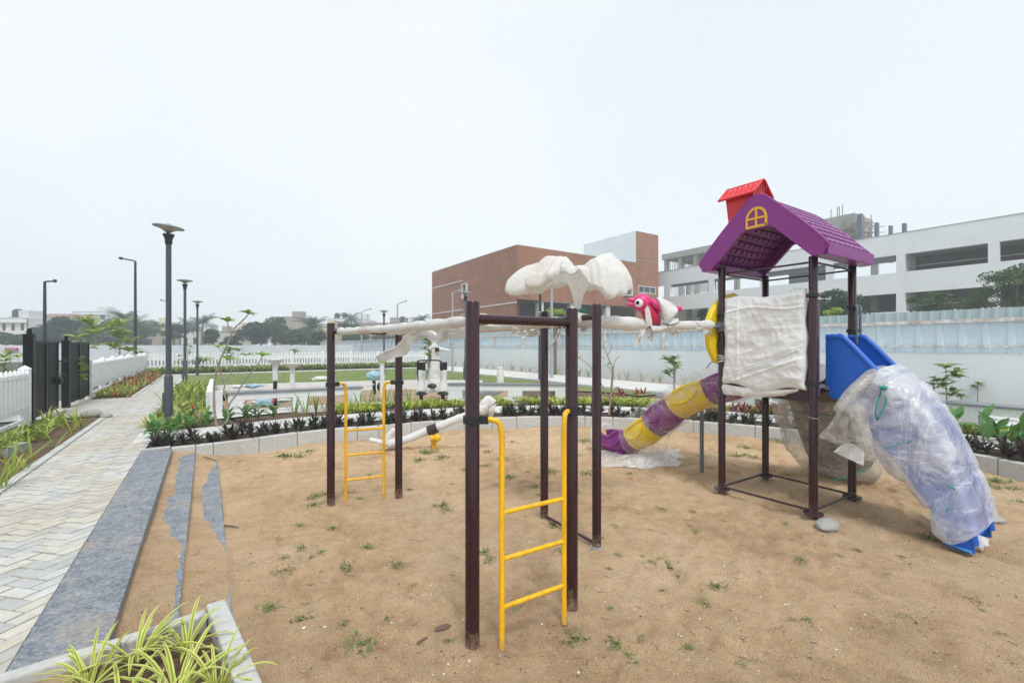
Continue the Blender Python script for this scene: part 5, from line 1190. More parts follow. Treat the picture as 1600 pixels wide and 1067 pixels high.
mb = MB(); wtube(mb, [D(782, 604, 14.6), D(782, 585, 14.6), D(781, 573, 14.6)], [.12, .10, .09], .2, 14, 5); mb.build('bundle', 'wovenw', t, smooth=180)
# pale bucket
t = thing('bucket', 'translucent plastic bucket with pale blue print behind the maroon posts', 'bucket', G(868, 627, ZP).to_tuple()); p = G(868, 626, ZP)
MB().lathe((p.x, p.y), [(.13, ZP), (.155, ZP+.34), (.165, ZP+.345), (.165, ZP+.36)], 20).build('pail', simple('pail_plastic', (.62, .64, .56), .4), t)
MB().box((p.x-.02, p.y-.17, ZP+.08), (p.x+.1, p.y-.155, ZP+.20)).build('print', 'tealbag', t)
# odd sheets and bags
def lump(name, label, cat, p, r, mat, seed, parent=None):
    q_ = .35 if mat in ('stone', 'debris') else 1
    mb = MB(); mb.ell((p.x, p.y, p.z+r[2]*.4), r, 28, 16, disp=lambda d: q_*(.45*noise.noise(d*2+V((seed, 0, 0)))+.3*(.5-abs(noise.noise(d*4+V((0, seed, 0))))))); o = mb.build(name, mat, None, p.to_tuple(), smooth=180); return tag(o, label, cat)
lump('plastic_sheet', 'white plastic sheet dropped on the lawn', 'plastic sheet', G(505, 593, ZP), (.42, .25, .09), 'wovenw', 2)
lump('plastic_bag', 'pale blue bag on the ground seen under the left bench', 'plastic bag', G(416, 634, ZP), (.22, .16, .12), 'tealbag', 5)
lump('plastic_sheet', 'flat white sheet on the sand seen under the left bench', 'plastic sheet', G(428, 628, ZP), (.55, .2, .04), 'wovenw', 6)
p = G(392, 630, ZP); p.z = ZP+.53; lump('plastic_sheet', 'pale blue sheet lying on the left bench seat', 'plastic sheet', D(396, 604, 10.6), (.17, .14, .045), 'tealbag', 8)
lump('plastic_sheet', 'white crumpled cloth lying on the left bench seat', 'plastic sheet', D(371, 605, 10.6), (.10, .1, .035), 'wovenw', 9)
t = thing('plant_tray', 'black tray of lime seedlings beside the left bench', 'plant tray', G(343, 628, ZP).to_tuple()); p = G(344, 626, ZP)
MB().box((p.x-.2, p.y-.14, ZP), (p.x+.22, p.y+.14, ZP+.16)).build('tray', 'black', t, smooth=0)
mb = MB()
for k in range(90): mb.oval(V((p.x+R.uniform(-.2, .2), p.y+R.uniform(-.14, .14), ZP+.14+R.uniform(0, .06))), R.uniform(0, 6.28), .10, .04, R.uniform(.2, 1.2), .5)
mb.build('seedlings', 'limeleaf', t)
# side table under exercise frame (grey block bench)
t = thing('stone_table', 'grey stone block bench behind the air walker', 'stone bench', D(665, 600, 14).to_tuple()); p = G(650, 598, ZP); q = G(680, 598, ZP)
MB().obox(p, q, .5, ZP+.40, ZP+.5).build('table_top', 'granitetop', t, smooth=0)
MB().obox(p.lerp(q, .08), p.lerp(q, .3), .4, ZP, ZP+.40).build('leg', 'stone', t, smooth=0); MB().obox(p.lerp(q, .7), p.lerp(q, .92), .4, ZP, ZP+.40).build('leg', 'stone', t, smooth=0)
# stones
lump('boulder', 'smooth grey green stone beside the front tower post', 'stone', G(1293, 824, 0), (.125, .085, .055), 'stone', 3)
lump('broken_stone', 'broken grey kerb stone at the corner of the left bed', 'stone', G(143, 649, ZP), (.17, .13, .09), 'stone', 12)
lump('broken_stone', 'small grey stone chunk next to the broken kerb stone', 'stone', G(166, 652, ZP), (.10, .09, .07), 'stone', 15)
lump('paper_scrap', 'crumpled white cup at the foot of the blue slide', 'litter', G(1528, 851, .03), (.07, .06, .055), 'wovenw', 16)
lump('concrete_chunk', 'pale concrete slab chunk behind the blue slide end', 'stone', G(1551, 812, 0), (.10, .09, .03), 'stone', 18)
for i, (x0, y0, x1, y1, lb) in enumerate([(18, 688, 55, 676, 'upper pale kerb stone lying across the left bed'), (0, 712, 35, 700, 'pale kerb stone lying in the left bed at the photo edge')]):
    p = G(x0, y0, ZP); q = G(x1, y1, ZP); o = MB().obox(p, q, .16, ZP-.03, ZP+.09).build('loose_kerb', 'stone', None, p.to_tuple(), smooth=0); tag(o, lb, 'kerb stone')
lump('leaf_scrap', 'dry brown leaf on the sand left of the nearest maroon post', 'leaf', G(692, 982, 0), (.05, .02, .015), 'debris', 31)
# ------------------------------------------------ buildings
def facade(mb, axis, c, u0, u1, z0, z1, holes, depth=.25, m=0, inward=1):
    """wall sheet with real openings and reveals; inward: direction of the depth along the axis"""
    us = sorted({u0, u1, *[h[0] for h in holes], *[h[1] for h in holes]}); zs = sorted({z0, z1, *[h[2] for h in holes], *[h[3] for h in holes]})
    us = [u for u in us if u0 <= u <= u1]; zs = [z for z in zs if z0 <= z <= z1]
    P = lambda u, z, d: (c+d*inward, u, z) if axis == 'x' else (u, c+d*inward, z)
    for a, b in zip(us, us[1:]):
        for e, f in zip(zs, zs[1:]):
            cu, cz = (a+b)/2, (e+f)/2
            if any(h[0] < cu < h[1] and h[2] < cz < h[3] for h in holes): continue
            mb.add([P(a, e, 0), P(b, e, 0), P(b, f, 0), P(a, f, 0)], [(0, 1, 2, 3)], m); mb.add([P(a, e, depth), P(b, e, depth), P(b, f, depth), P(a, f, depth)], [(3, 2, 1, 0)], m)
    for h in holes:
        a, b, e, f = max(h[0], u0), min(h[1], u1), h[2], h[3]
        for (q, r) in (((a, e), (b, e)), ((b, e), (b, f)), ((b, f), (a, f)), ((a, f), (a, e))):
            mb.add([P(q[0], q[1], 0), P(r[0], r[1], 0), P(r[0], r[1], depth), P(q[0], q[1], depth)], [(0, 1, 2, 3)], m)
def window(par, axis, c, u0, u1, z0, z1, inward=1, frame='white', pane='glass', mull=1, proud=.04, fw=.10):
    fr = MB(); P = lambda u, d: (c+d*inward, u) if axis == 'x' else (u, c+d*inward)
    def bx(a, b, e, f, d0, d1):
        p = P(a, d0); q = P(b, d1); fr.box((min(p[0], q[0]), min(p[1], q[1]), e), (max(p[0], q[0]), max(p[1], q[1]), f))
    bx(u0, u1, z0, z0+fw, -proud, .12); bx(u0, u1, z1-fw, z1, -proud, .12); bx(u0, u0+fw, z0+fw, z1-fw, -proud, .12); bx(u1-fw, u1, z0+fw, z1-fw, -proud, .12)
    for k in range(1, mull+1): x = lerp(u0, u1, k/(mull+1)); bx(x-fw*.3, x+fw*.3, z0+fw, z1-fw, -.01, .10)
    f = fr.build('window', frame, par, smooth=0)
    mb = MB(); p = P(u0+fw, .07); q = P(u1-fw, .09); mb.box((min(p[0], q[0]), min(p[1], q[1]), z0+fw), (max(p[0], q[0]), max(p[1], q[1]), z1-fw)); mb.build('pane', pane, f, smooth=0)
t = thing('brick_building', 'red brick office building with white stair block and open ground floor', 'building', (33, 45, 0))
BA, BB0 = 26.0, 37.8
fl = [(48.2, 49.4, 7.4, 9.2), (48.2, 49.4, 3.9, 5.5)]
mb = MB(); facade(mb, 'x', BA, BB0, 58.6, 0, 11.85, fl, .3); facade(mb, 'y', BB0, BA, 43.7, 6.4, 11.85, [(26.8, 28.2, 8.0, 9.6), (41.3, 42.9, 7.7, 9.1)], .3); mb.box((BA+.3, 58.3, 0), (44, 58.6, 11.84)); mb.build('brick_wall', 'brick', t, smooth=0)
mb = MB(); mb.box((BA+.01, BB0+.01, 11.83), (43.7, 58.5, 11.9)); mb.build('roof', 'concgrey', t, smooth=0)
window(t, 'x', BA, 48.2, 49.4, 7.4, 9.2, 1, 'housewhite', 'glass', 0, .25, .12); window(t, 'x', BA, 48.2, 49.4, 3.9, 5.5, 1, 'housewhite', 'glass', 0, .25, .12)
window(t, 'y', BB0, 26.8, 28.2, 8.0, 9.6, 1, 'housewhite', 'glass', 1, .04, .12); window(t, 'y', BB0, 41.3, 42.9, 7.7, 9.1, 1, 'housewhite', 'glass', 0, .25, .12)
mb = MB()
for u0, u1, z in ((49.4, 58.6, 9.55), (37.8, 48.2, 6.02), (49.4, 58.6, 6.02)): mb.box((BA-.06, u0, z), (BA-.002, u1, z+.13))
mb.build('string_course', 'housewhite', t, smooth=0)
mb = MB()   # recessed ground floor
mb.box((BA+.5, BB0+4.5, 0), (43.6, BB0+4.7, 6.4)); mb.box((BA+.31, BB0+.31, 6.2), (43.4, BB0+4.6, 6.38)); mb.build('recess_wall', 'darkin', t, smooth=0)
for a in (28.9, 33.3, 38.8): MB().box((a, BB0+.2, 0), (a+.65, BB0+.8, 6.4)).build('column', 'housewhite', t, smooth=0)
MB().box((30.2, BB0+4.4, .4), (32.4, BB0+4.49, 4)).build('glazed_door', 'glass', t, smooth=0)
mb = MB(); facade(mb, 'y', BB0, 43.7, 47.9, 0, 15.75, [(44.1, 47.4, 8.2, 9.1)], .3); mb.box((47.6, BB0+.3, 0), (47.9, 47.1, 15.75)); mb.build('stair_tower', 'brick', t, smooth=0)
mb = MB(); mb.box((43.68, BB0+.02, 11.9), (43.75, 47.1, 15.77)); mb.box((43.75, 46.9, 11.9), (47.6, 47.1, 15.76)); mb.box((43.76, BB0+.31, 15.6), (47.59, 46.89, 15.7)); mb.build('white_side_wall', 'bwhite', t, smooth=0)
window(t, 'y', BB0, 44.1, 47.4, 8.2, 9.1, 1, 'housewhite', 'glass', 2, .03, .1)
mb = MB(); mb.box((43.9, BB0-.03, 12.2), (47.8, BB0-.002, 12.26)); mb.build('tower_band', 'concgrey', t, smooth=0)
# white parking structure
t = thing('parking_building', 'long white concrete parking building with wide dark openings', 'building', (56, 20, 0)); PX = 50.0
def bcol(px): return PA(px, 500, PX).y
ops = [(1010, 1038), (1047, 1107), (1115, 1187), (1198, 1290), (1301, 1400), (1414, 1543.5), (1561.5, 1690), (1712, 1900)]
HO = []
for x0, x1 in ops:
    for z0, z1 in ((8.07, 9.60), (4.67, 6.25)): HO.append((bcol(x1), bcol(x0), z0, z1))
HO.append((-20, -12, 8.07, 9.6))
mb = MB(); facade(mb, 'x', PX, -24, 44, 0, 11.45, HO, .35)
mb.build('facade', 'bwhite', t, smooth=0)
mb = MB(); mb.box((PX-.03, -24, 11.45), (PX+.4, 44, 11.5)); mb.build('coping', 'concgrey', t, smooth=0)
bR = bcol(1407)   # right of here the openings are backed by a brown wall
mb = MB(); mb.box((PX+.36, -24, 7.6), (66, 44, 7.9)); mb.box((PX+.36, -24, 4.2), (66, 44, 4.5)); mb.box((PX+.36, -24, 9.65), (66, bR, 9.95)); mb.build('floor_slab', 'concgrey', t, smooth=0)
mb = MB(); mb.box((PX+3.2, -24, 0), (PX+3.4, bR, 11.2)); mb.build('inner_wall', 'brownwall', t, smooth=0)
mb = MB(); mb.box((PX+1.4, -23.9, 8.62), (PX+1.46, bR, 8.7)); mb.box((PX+1.4, -23.9, 5.2), (PX+1.46, bR, 5.28)); mb.build('guard_rail', 'concgrey', t, smooth=0)
mb = MB(); mb.box((PX+.36, bR-.2, 0), (PX+3.2, bR, 11.2)); mb.build('cross_wall', 'bwhite', t, smooth=0)
for px in (1075, 1150, 1240, 1330, 1365): q = PA(px, 500, 54); MB().box((54, q.y-.25, 0), (54.5, q.y+.25, 11.2)).build('column', 'concgrey', t, smooth=0)
mb = MB(); mb.box((PX+.36, bcol(1400), 9.1), (PX+.6, bcol(1198), 9.6)); mb.box((PX+.36, bcol(1187), 9.3), (PX+.5, bcol(1047), 9.6)); mb.build('down_beam', 'greyp', t, smooth=0)
q1, q0 = bcol(1289), bcol(1228); mb = MB(); mb.box((PX+.6, q1, 7.9), (PX+.7, q0, 9.4)); mb.build('dark_panel', 'greyp', t, smooth=0)
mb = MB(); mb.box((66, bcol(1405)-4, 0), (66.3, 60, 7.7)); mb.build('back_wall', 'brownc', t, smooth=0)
# unfinished frame behind with slab edges, columns and scaffolding
t = thing('unfinished_building', 'unfinished concrete frame with scaffolding rising behind the parking building', 'building', (75, 48, 0))
def pz(px, py, a): return PA(px, py, a)
A_ = 62.0
q0 = pz(1034, 398, A_); q1 = pz(1112, 383, A_); MB().box((A_, q1.y, q0.z-.9), (A_+14, q0.y, q0.z)).build('roof_slab', 'concgrey', t, smooth=0)
for x in (1040, 1062, 1086, 1108): q = pz(x, 415, A_+.3); MB().box((A_+.3, q.y-.3, 8), (A_+.9, q.y+.3, q0.z-.9)).build('column', 'concgrey', t, smooth=0)
mb = MB(); rr = random.Random(4); b_lo, b_hi = q1.y, q0.y
for k in range(26):
    y = lerp(b_lo, b_hi, k/25); mb.tube([(A_+1.5, y, 10), (A_+1.5, y+rr.uniform(-.2, .2), q0.z-.9)], .045, 5); mb.tube([(A_+4, y+.4, 10), (A_+4, y+.4, q0.z-.9)], .045, 5)
for z in (12.5, 13.6): mb.tube([(A_+1.45, b_lo, z), (A_+1.45, b_hi, z)], .04, 5)
mb.build('scaffolding', 'darkrod', t)
# rebars and roof-top frame over the tower
def roofbox(x0, x1, y0, y1, a, dep, name, mat, lab=None): 
    p = pz(x0, y1, a); q = pz(x1, y0, a); return MB().box((a, q.y, p.z-2), (a+dep, p.y, pz(x0, y0, a).z)).build(name, mat, t, smooth=0)
roofbox(1290, 1322, 348, 370, 58, 4, 'head_room', 'concgrey'); roofbox(1285, 1335, 343, 349, 57.5, 5, 'head_slab', 'concgrey')
mb = MB(); rr = random.Random(9)
for x in (1308, 1311, 1316, 1298): mb.tube([pz(x, 350, 59), pz(x+.5, 322+rr.uniform(-3, 6), 59)], .04, 4)
mb.build('rebar', 'debris', t)
mb = MB()
for k in range(60):
    x = 1316+rr.uniform(0, 44); y = 350+rr.uniform(-3, 18); mb.tube([pz(x, y, 57), pz(x+rr.uniform(-12, 16), y+rr.uniform(-7, 7), 57+rr.uniform(0, 2))], .045, 4)
for x in (1322, 1336, 1350, 1361): mb.tube([pz(x, 376, 57), pz(x, 338+rr.uniform(-4, 12), 57)], .04, 4)
for y in (357, 366): mb.tube([pz(1318, y, 56.9), pz(1382, y-3, 56.9)], .035, 4)
mb.build('scaffolding', 'barkpale', t)
for x0, x1, y0 in ((1338.5, 1346, 335), (1366, 1371, 348.5), (1388, 1392.5, 353), (1409, 1414.5, 349.5)): roofbox(x0, x1, y0, 378, 55, .5, 'steel_column', 'greyp')
# distant houses on the left
def house(px0, px1, ytop, d, label, mat='housewhite', rows=2, cols=3, depth=8, roof=None, tank=None, cat='house', ybase=540, winmat='darkin', sill=True):
    p = D(px0, ytop, d); q = D(px1, ytop, d); z1 = p.z; t = thing('house', label, cat, ((p.x+q.x)/2, (p.y+q.y)/2, 0)); dr = (q-p); dr.z = 0; L = dr.length; ang = atan2(dr.y, dr.x)
    mb = MB(); hol = []
    fh = max(2.6, (z1-.8)/max(1, rows)); ww = L/cols
    for r in range(rows):
        for c in range(cols):
            zc = z1-.9-r*fh-.7
            if zc-.7 < .3: continue
            hol.append(((c+.5)*ww-ww*.2, (c+.5)*ww+ww*.2, zc-.65, zc+.65))
    facade(mb, 'y', 0, 0, L, 0, z1, hol, .25); mb.box((0, .25, 0), (.2, depth, z1-.01)); mb.box((L-.2, .25, 0), (L, depth, z1-.01)); mb.box((.2, depth-.2, 0), (L-.2, depth, z1-.01)); mb.box((.2, .25, z1-.4), (L-.2, depth-.2, z1-.2))
    xform(mb, 0, (p.x, p.y, 0), ang); mb.build('wall', mat, t, smooth=0)
    for r in range(rows):
        row = [h for h in hol if abs((h[2]+h[3])/2-(z1-.9-r*fh-.7)) < .1]
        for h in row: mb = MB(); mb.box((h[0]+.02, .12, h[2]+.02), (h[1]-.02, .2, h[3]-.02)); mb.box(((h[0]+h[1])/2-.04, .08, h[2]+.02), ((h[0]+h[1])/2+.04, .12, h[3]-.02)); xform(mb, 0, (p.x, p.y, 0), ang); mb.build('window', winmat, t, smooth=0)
        if sill and row: mb = MB(); zz = row[0][3]; mb.box((-.15, -.5, zz+.12), (L+.15, .0, zz+.26)); xform(mb, 0, (p.x, p.y, 0), ang); mb.build('sunshade', mat, t, smooth=0)
    if roof:
        mb = MB(); mb.add([(-.4, -.4, z1), (L+.4, -.4, z1), (L+.4, depth+.4, z1), (-.4, depth+.4, z1), (L*.2, depth/2, z1+roof), (L*.8, depth/2, z1+roof)], [(0, 1, 5, 4), (1, 2, 5), (2, 3, 4, 5), (3, 0, 4), (3, 2, 1, 0)]); xform(mb, 0, (p.x, p.y, 0), ang); mb.build('roof', 'terra', t, smooth=0)
    else:
        mb = MB(); mb.box((-.1, -.1, z1), (L+.1, .12, z1+.12)); mb.box((L*.55, 1.5, z1-.2), (L*.85, 4, z1+1.5)); xform(mb, 0, (p.x, p.y, 0), ang); mb.build('parapet', mat, t, smooth=0)
    if tank:
        for u in tank: mb = MB(); mb.lathe((L*u, 2), [(.75, z1+.3), (.8, z1+.5), (.8, z1+1.4), (.5, z1+1.7), (.3, z1+1.8)], 14); mb.box((L*u-.8, 1.2, z1-.2), (L*u+.8, 2.8, z1+.3)); xform(mb, 0, (p.x, p.y, 0), ang); mb.build('water_tank', 'tank', t)
    return t
house(-30, 42, 497, 82, 'white flat roofed apartment house at the far left edge', rows=3, cols=5, tank=(.55,))
house(36, 108, 495, 110, 'cream house with low brick red roof behind the black gate', 'cream', 2, 4, roof=1.0)
house(112, 170, 487, 125, 'white block with flat roof above the two bright saplings', rows=2, cols=3)
house(222, 260, 513, 100, 'small cream house between the tall lights', 'cream', 1, 2)
house(226, 256, 503, 160, 'pink cream house peeking over the palms', 'cream', 1, 2)
house(165, 326, 522, 90, 'long low stained grey shed behind the far wall', 'brownc', 1, 6, sill=False)
house(283, 326, 519, 84, 'white stained workshop at the right end of the shed', 'housewhite', 1, 3, sill=False)
house(328, 352, 518, 120, 'grey house left of the dense green trees', 'brownc', 1, 2)
house(359, 376, 512, 130, 'narrow cream tower house behind the frangipani', 'cream', 2, 1)
house(424, 474, 495.5, 110, 'brown grey concrete block building behind the trees', 'brownc', 2, 2, winmat='concgrey', sill=False)
house(494, 521, 511, 95, 'cream and white house right of the leaning palm', 'cream', 1, 2)
house(512, 548, 498, 130, 'white house with two roof tanks left of the short palm', 'housewhite', 2, 3, tank=(.3, .65))
house(546, 574, 499, 118, 'small white block with clear front wall left of the street light', 'housewhite', 1, 1, sill=False)
house(560, 645, 505, 112, 'long brown building with a black roof tank left of the brick building', 'brownc', 1, 6, tank=(.78,))
# ------------------------------------------------ trees
def blob_leaves(mb, c, r, n, size, rr, m=0, lo=-.5):
    for _ in range(n):
        while True:
            d = V((rr.gauss(0, 1), rr.gauss(0, 1), rr.gauss(0, 1))).normalized()
            if d.z > lo: break
        q = V(c)+V((d.x*r[0], d.y*r[1], d.z*r[2]))*(rr.random()**.35); s = size*rr.uniform(.6, 1.3)
        u = V((rr.gauss(0, 1), rr.gauss(0, 1), rr.gauss(0, .6))).normalized(); w_ = u.cross(V((rr.gauss(0, 1), rr.gauss(0, 1), rr.gauss(0, 1)))).normalized()
        mb.add([q-u*s, q+w_*s*.45, q+u*s, q-w_*s*.45], [(0, 1, 2, 3)], m)
def tree(px0, px1, ytop, ybase, d, label, mat='treeleaf', seed=1, dens=1, size=.12, trunk=.12, group=None, clumps=16, name='tree', zb=0):
    rr = random.Random(seed); w_ = (px1-px0)/F*d; base = D((px0+px1)/2, ybase, d); base.z = zb; top = D((px0+px1)/2, ytop, d).z; hc = D(0, ybase, d).z
    t = thing(name, label, 'tree', base.to_tuple(), group); cz = lerp(hc, top, .5); mb = MB()
    cl_ = []
    for k in range(clumps):
        a = rr.uniform(0, 2*pi); ra = rr.random()**.6; z = rr.uniform(-.9, .9); prof = sqrt(max(.05, 1-(z*.95)**2))
        cl_.append(V((base.x+cos(a)*ra*w_*.40*prof, base.y+sin(a)*ra*w_*.40*prof, cz+z*(top-hc)*.42)))
    for i, c in enumerate(cl_): rr2 = rr.uniform(.13, .26)*w_; blob_leaves(mb, c, (rr2, rr2, rr2*.7*min(1.4, (top-hc)/w_*1.2)), int(170*dens), size, rr, rr.choice((0, 0, 1)))
    mb.build('crown', [mat, 'treedark' if mat != 'brightleaf' else 'greenleaf'], t, smooth=0)
    mb = MB(); tp = V((base.x, base.y, lerp(hc, top, .35)))
    mb.tube(spline([V((base.x, base.y, zb-.1)), V((base.x+.04*w_, base.y, lerp(zb, tp.z, .5))), tp], 5), [trunk*(1-.04*k) for k in range(11)], 8)
    for c in cl_[:9]: s = V((base.x+.02*w_, base.y, lerp(zb, tp.z, .7))); mb.tube([s, s.lerp(c, .5)+V((0, 0, .05*w_)), c], [trunk*.5, trunk*.35, trunk*.12], 6)
    mb.build('trunk', 'bark', t); return t
G_ = 'trees beyond the boundary walls'
tree(1538, 1640, 416, 490, 26, 'dense green tree against the white building at the right edge', seed=3, size=.085, clumps=30, dens=1.3, group=G_)
tree(1425, 1490, 455, 493, 27, 'loose green tree in front of the lower dark opening', seed=5, size=.08, clumps=16, group=G_)
tree(1488, 1545, 462, 492, 29, 'low green tree between the loose tree and the right edge tree', seed=6, size=.08, clumps=14, group=G_)
tree(1258, 1355, 452, 506, 31, 'dark green tree behind the tower posts', 'treedark', 8, 1.3, .10, clumps=24, group=G_)
tree(1278, 1318, 476, 508, 25, 'bright yellow green young tree behind the front tower post', 'brightleaf', 9, 1, .08, clumps=10, group=G_)
tree(1086, 1110, 483, 507, 30, 'small dark green tree left of the yellow arch', 'treedark', 11, 1, .08, clumps=8, group=G_)
tree(944, 1000, 505, 520, 28, 'low bright bush behind the wrapped beam', 'brightleaf', 12, 1, .08, clumps=10, group=G_)
tree(848, 884, 478, 512, 24, 'slender yellow green tree under the wrapped canopy', 'brightleaf', 13, .5, .07, clumps=9, group=G_)
tree(868, 905, 500, 524, 27, 'green bush right of the middle maroon post', 'treeleaf', 14, 1, .08, clumps=8, group=G_)
tree(650, 690, 508, 524, 30, 'green bush below the wrapped rails at the brick corner', 'brightleaf', 15, 1, .1, clumps=8, group=G_)
tree(368, 442, 502, 541, 78, 'dense dark green tree behind the frangipani', 'treedark', 21, 1.4, .26, .25, clumps=26, group=G_)
tree(405, 450, 496, 538, 84, 'taller grey green tree in front of the brown block', 'treeleaf', 22, 1.1, .26, .25, clumps=18, group=G_)
tree(430, 480, 520, 541, 72, 'low dark bushy tree before the brown block', 'treedark', 23, 1.2, .24, .2, clumps=14, group=G_)
tree(525, 575, 506, 538, 80, 'round green tree beside the short palm', 'treeleaf', 24, 1.2, .26, .2, clumps=16, group=G_)
tree(72, 128, 497, 540, 66, 'dark spreading tree above the left gate leaf', 'treedark', 25, 1.4, .22, .2, clumps=24, group=G_)
tree(46, 84, 512, 541, 64, 'dark low tree left of the black street light', 'treedark', 26, 1.3, .22, .2, clumps=14, group=G_)
tree(-14, 30, 520, 541, 62, 'dark bush in front of the far left apartment house', 'treedark', 27, 1.3, .22, .2, clumps=14, group=G_)
tree(250, 290, 508, 530, 76, 'dark tree behind the nearest lamp post', 'treedark', 28, 1.3, .24, .2, clumps=14, group=G_)
tree(320, 345, 512, 540, 70, 'dark shrub tree right of the workshop', 'treedark', 29, 1.2, .22, .2, clumps=12, group=G_)
BT = [(-10, 60, 522, 58), (120, 168, 509, 74), (160, 205, 505, 78), (196, 236, 508, 84), (232, 262, 514, 96), (262, 300, 510, 98), (296, 330, 508, 96), (336, 372, 517, 104), (452, 500, 512, 88), (476, 512, 519, 76), (536, 566, 522, 72), (572, 622, 512, 100), (618, 672, 515, 96), (60, 100, 520, 60), (344, 380, 526, 66)]
BN = ['behind the far left wall stretch', 'rising over the wall left of the palms', 'under the tallest palm', 'between the palm crowns', 'right of the tall street light', 'behind the nearest lamp post', 'behind the second and third lamps', 'just right of the third lamp', 'behind the leaning palm foot', 'low against the wall by the leaning palm', 'low before the white tank house', 'behind the long brown building', 'by the left corner of the brick building', 'low beyond the left gate leaf', 'low beyond the wall under the frangipani']
for i, (x0, x1, y, d) in enumerate(BT): tree(x0, x1, y, 541, d, 'hazy bushy tree '+BN[i], ('treeleaf', 'treedark')[i % 2], 700+i, 1.0, .26, .2, clumps=14, group=G_)
def palm(px, ytop, d, label, seed=1, size=2.6, lean=0):
    rr = random.Random(seed); c = D(px, ytop, d); c.z -= size*.35; t = thing('palm_tree', label, 'palm tree', (c.x-lean, c.y, 0), 'palms on the skyline')
    P = spline([V((c.x-lean, c.y, -.1)), V((c.x-lean*.6, c.y, c.z*.5)), V((c.x, c.y, c.z))], 6); MB().tube(P, [.2-.006*k for k in range(len(P))], 8).build('trunk', 'bark', t)
    mb = MB(); nf = 28
    for k in range(nf):
        az = 2*pi*k/nf+rr.uniform(-.2, .2); ang = rr.uniform(-.2, 1.25); p = V(c); dr = V((cos(az), sin(az), 0)); L = size*rr.uniform(.8, 1.1); sg = 12; a = ang
        sd = V((-sin(az), cos(az), 0)); pr = None
        for i in range(sg+1):
            tt = i/sg; w_ = .50*size*.5*sin(pi*min(.97, .12+tt*.85))
            for s in (-1, 1):
                e = p+sd*s*w_+dr*w_*.45+V((0, 0, -w_*(.35+.3*rr.random()))); nx = p+(dr*cos(a)+V((0, 0, sin(a))))*L/sg*.55; mb.add([p, e, nx], [(0, 1, 2)])
            p = p+(dr*cos(a)+V((0, 0, 1))*sin(a))*L/sg; a -= (1.3+.6*(1-ang))/sg
    mb.build('crown', 'palmleaf', t, smooth=0); return t
for i, (px, y, d, sz, lb) in enumerate([(193, 487, 72, 2.7, 'tall palm left of the tall black street light'), (216, 494, 68, 3.0, 'palm just right of the tall black street light'), (152, 504, 60, 2.8, 'palm behind the right sapling'), (176, 506, 80, 2.6, 'palm between the two bright saplings'), (247, 503, 92, 2.8, 'small palm over the cream house'), (272, 505, 95, 2.6, 'palm right of the nearest lamp post'), (294, 500, 90, 2.8, 'palm behind the second lamp post'), (317, 494, 82, 3.2, 'big palm right of the third lamp post'), (489, 499, 78, 3.6, 'leaning palm left of the far maroon post'), (549, 489, 100, 3.2, 'short palm rising over the white house'), (657, 491, 90, 3.0, 'lone palm at the left edge of the brick building'), (138, 508, 88, 2.5, 'palm behind the left sapling')]):
    palm(px, y, d, lb, 30+i, sz, lean=(1.0 if i == 8 else .3*sin(i)))
# ------------------------------------------------ saplings
def whorl(mb, c, n, ln, w, rr, lift=(.1, .8), m=0, droop=.7):
    for k in range(n): mb.oval(c, 2*pi*k/n+rr.uniform(-.3, .3), ln*rr.uniform(.75, 1.15), w, rr.uniform(*lift), droop, m, 4, rr.uniform(-.3, .3))
def sapling(name, label, base, branches, r0, ln, w, n, seed, mat='greenleaf', bark='barkpale', group=None, cat='young tree', lift=(.1, .8)):
    """branches: list of point lists (world); leaf whorl at the last point of each when flagged"""
    rr = random.Random(seed); t = thing(name, label, cat, V(base).to_tuple(), group); mb = MB(); lf = MB()
    for pts, ra, rb, leaves in branches:
        P = spline(pts, 6); mb.tube(P, [lerp(ra, rb, k/(len(P)-1)) for k in range(len(P))], 8)
        if leaves: whorl(lf, P[-1], int(n*leaves), ln, w, rr, lift)
    mb.build('trunk', bark, t); lf.build('leaves', mat, t, smooth=60); return t
M['frangleaf'] = leafmat('frangipani_leaf', (.20, .34, .05), (.32, .44, .09))
dF = 8.3
sapling('frangipani', 'tall bare branched frangipani in the left border', D(341, 668, dF), [
    ([D(340, 672, dF), D(335, 640, dF), D(335, 600, dF), D(341, 570, dF), D(357, 535, dF), D(365, 515, dF), D(383, 497, dF), D(388, 491, dF)], .024, .008, 1),
    ([D(362, 522, dF), D(357, 510, dF), D(355, 503, dF)], .010, .007, 1), ([D(349, 553, dF), D(346, 548, dF+.1), D(341, 543, dF+.1)], .007, .004, .4),
    ([D(341, 672, dF), D(356, 655, dF), D(357, 635, dF), D(370, 615, dF), D(384, 592, dF), D(398, 575, dF), D(411, 556, dF)], .02, .008, 1),
    ([D(357, 635, dF), D(350, 612, dF), D(351, 598, dF), D(341, 578, dF), D(340, 574, dF)], .014, .007, 0), ([D(351, 598, dF), D(361, 585, dF), D(361, 573, dF), D(358, 563, dF)], .010, .006, .6),
    ([D(352, 604, dF), D(346, 585, dF), D(350, 560, dF)], .009, .004, 0)], .02, .19, .085, 10, 3, 'frangleaf')
dF = 7.9
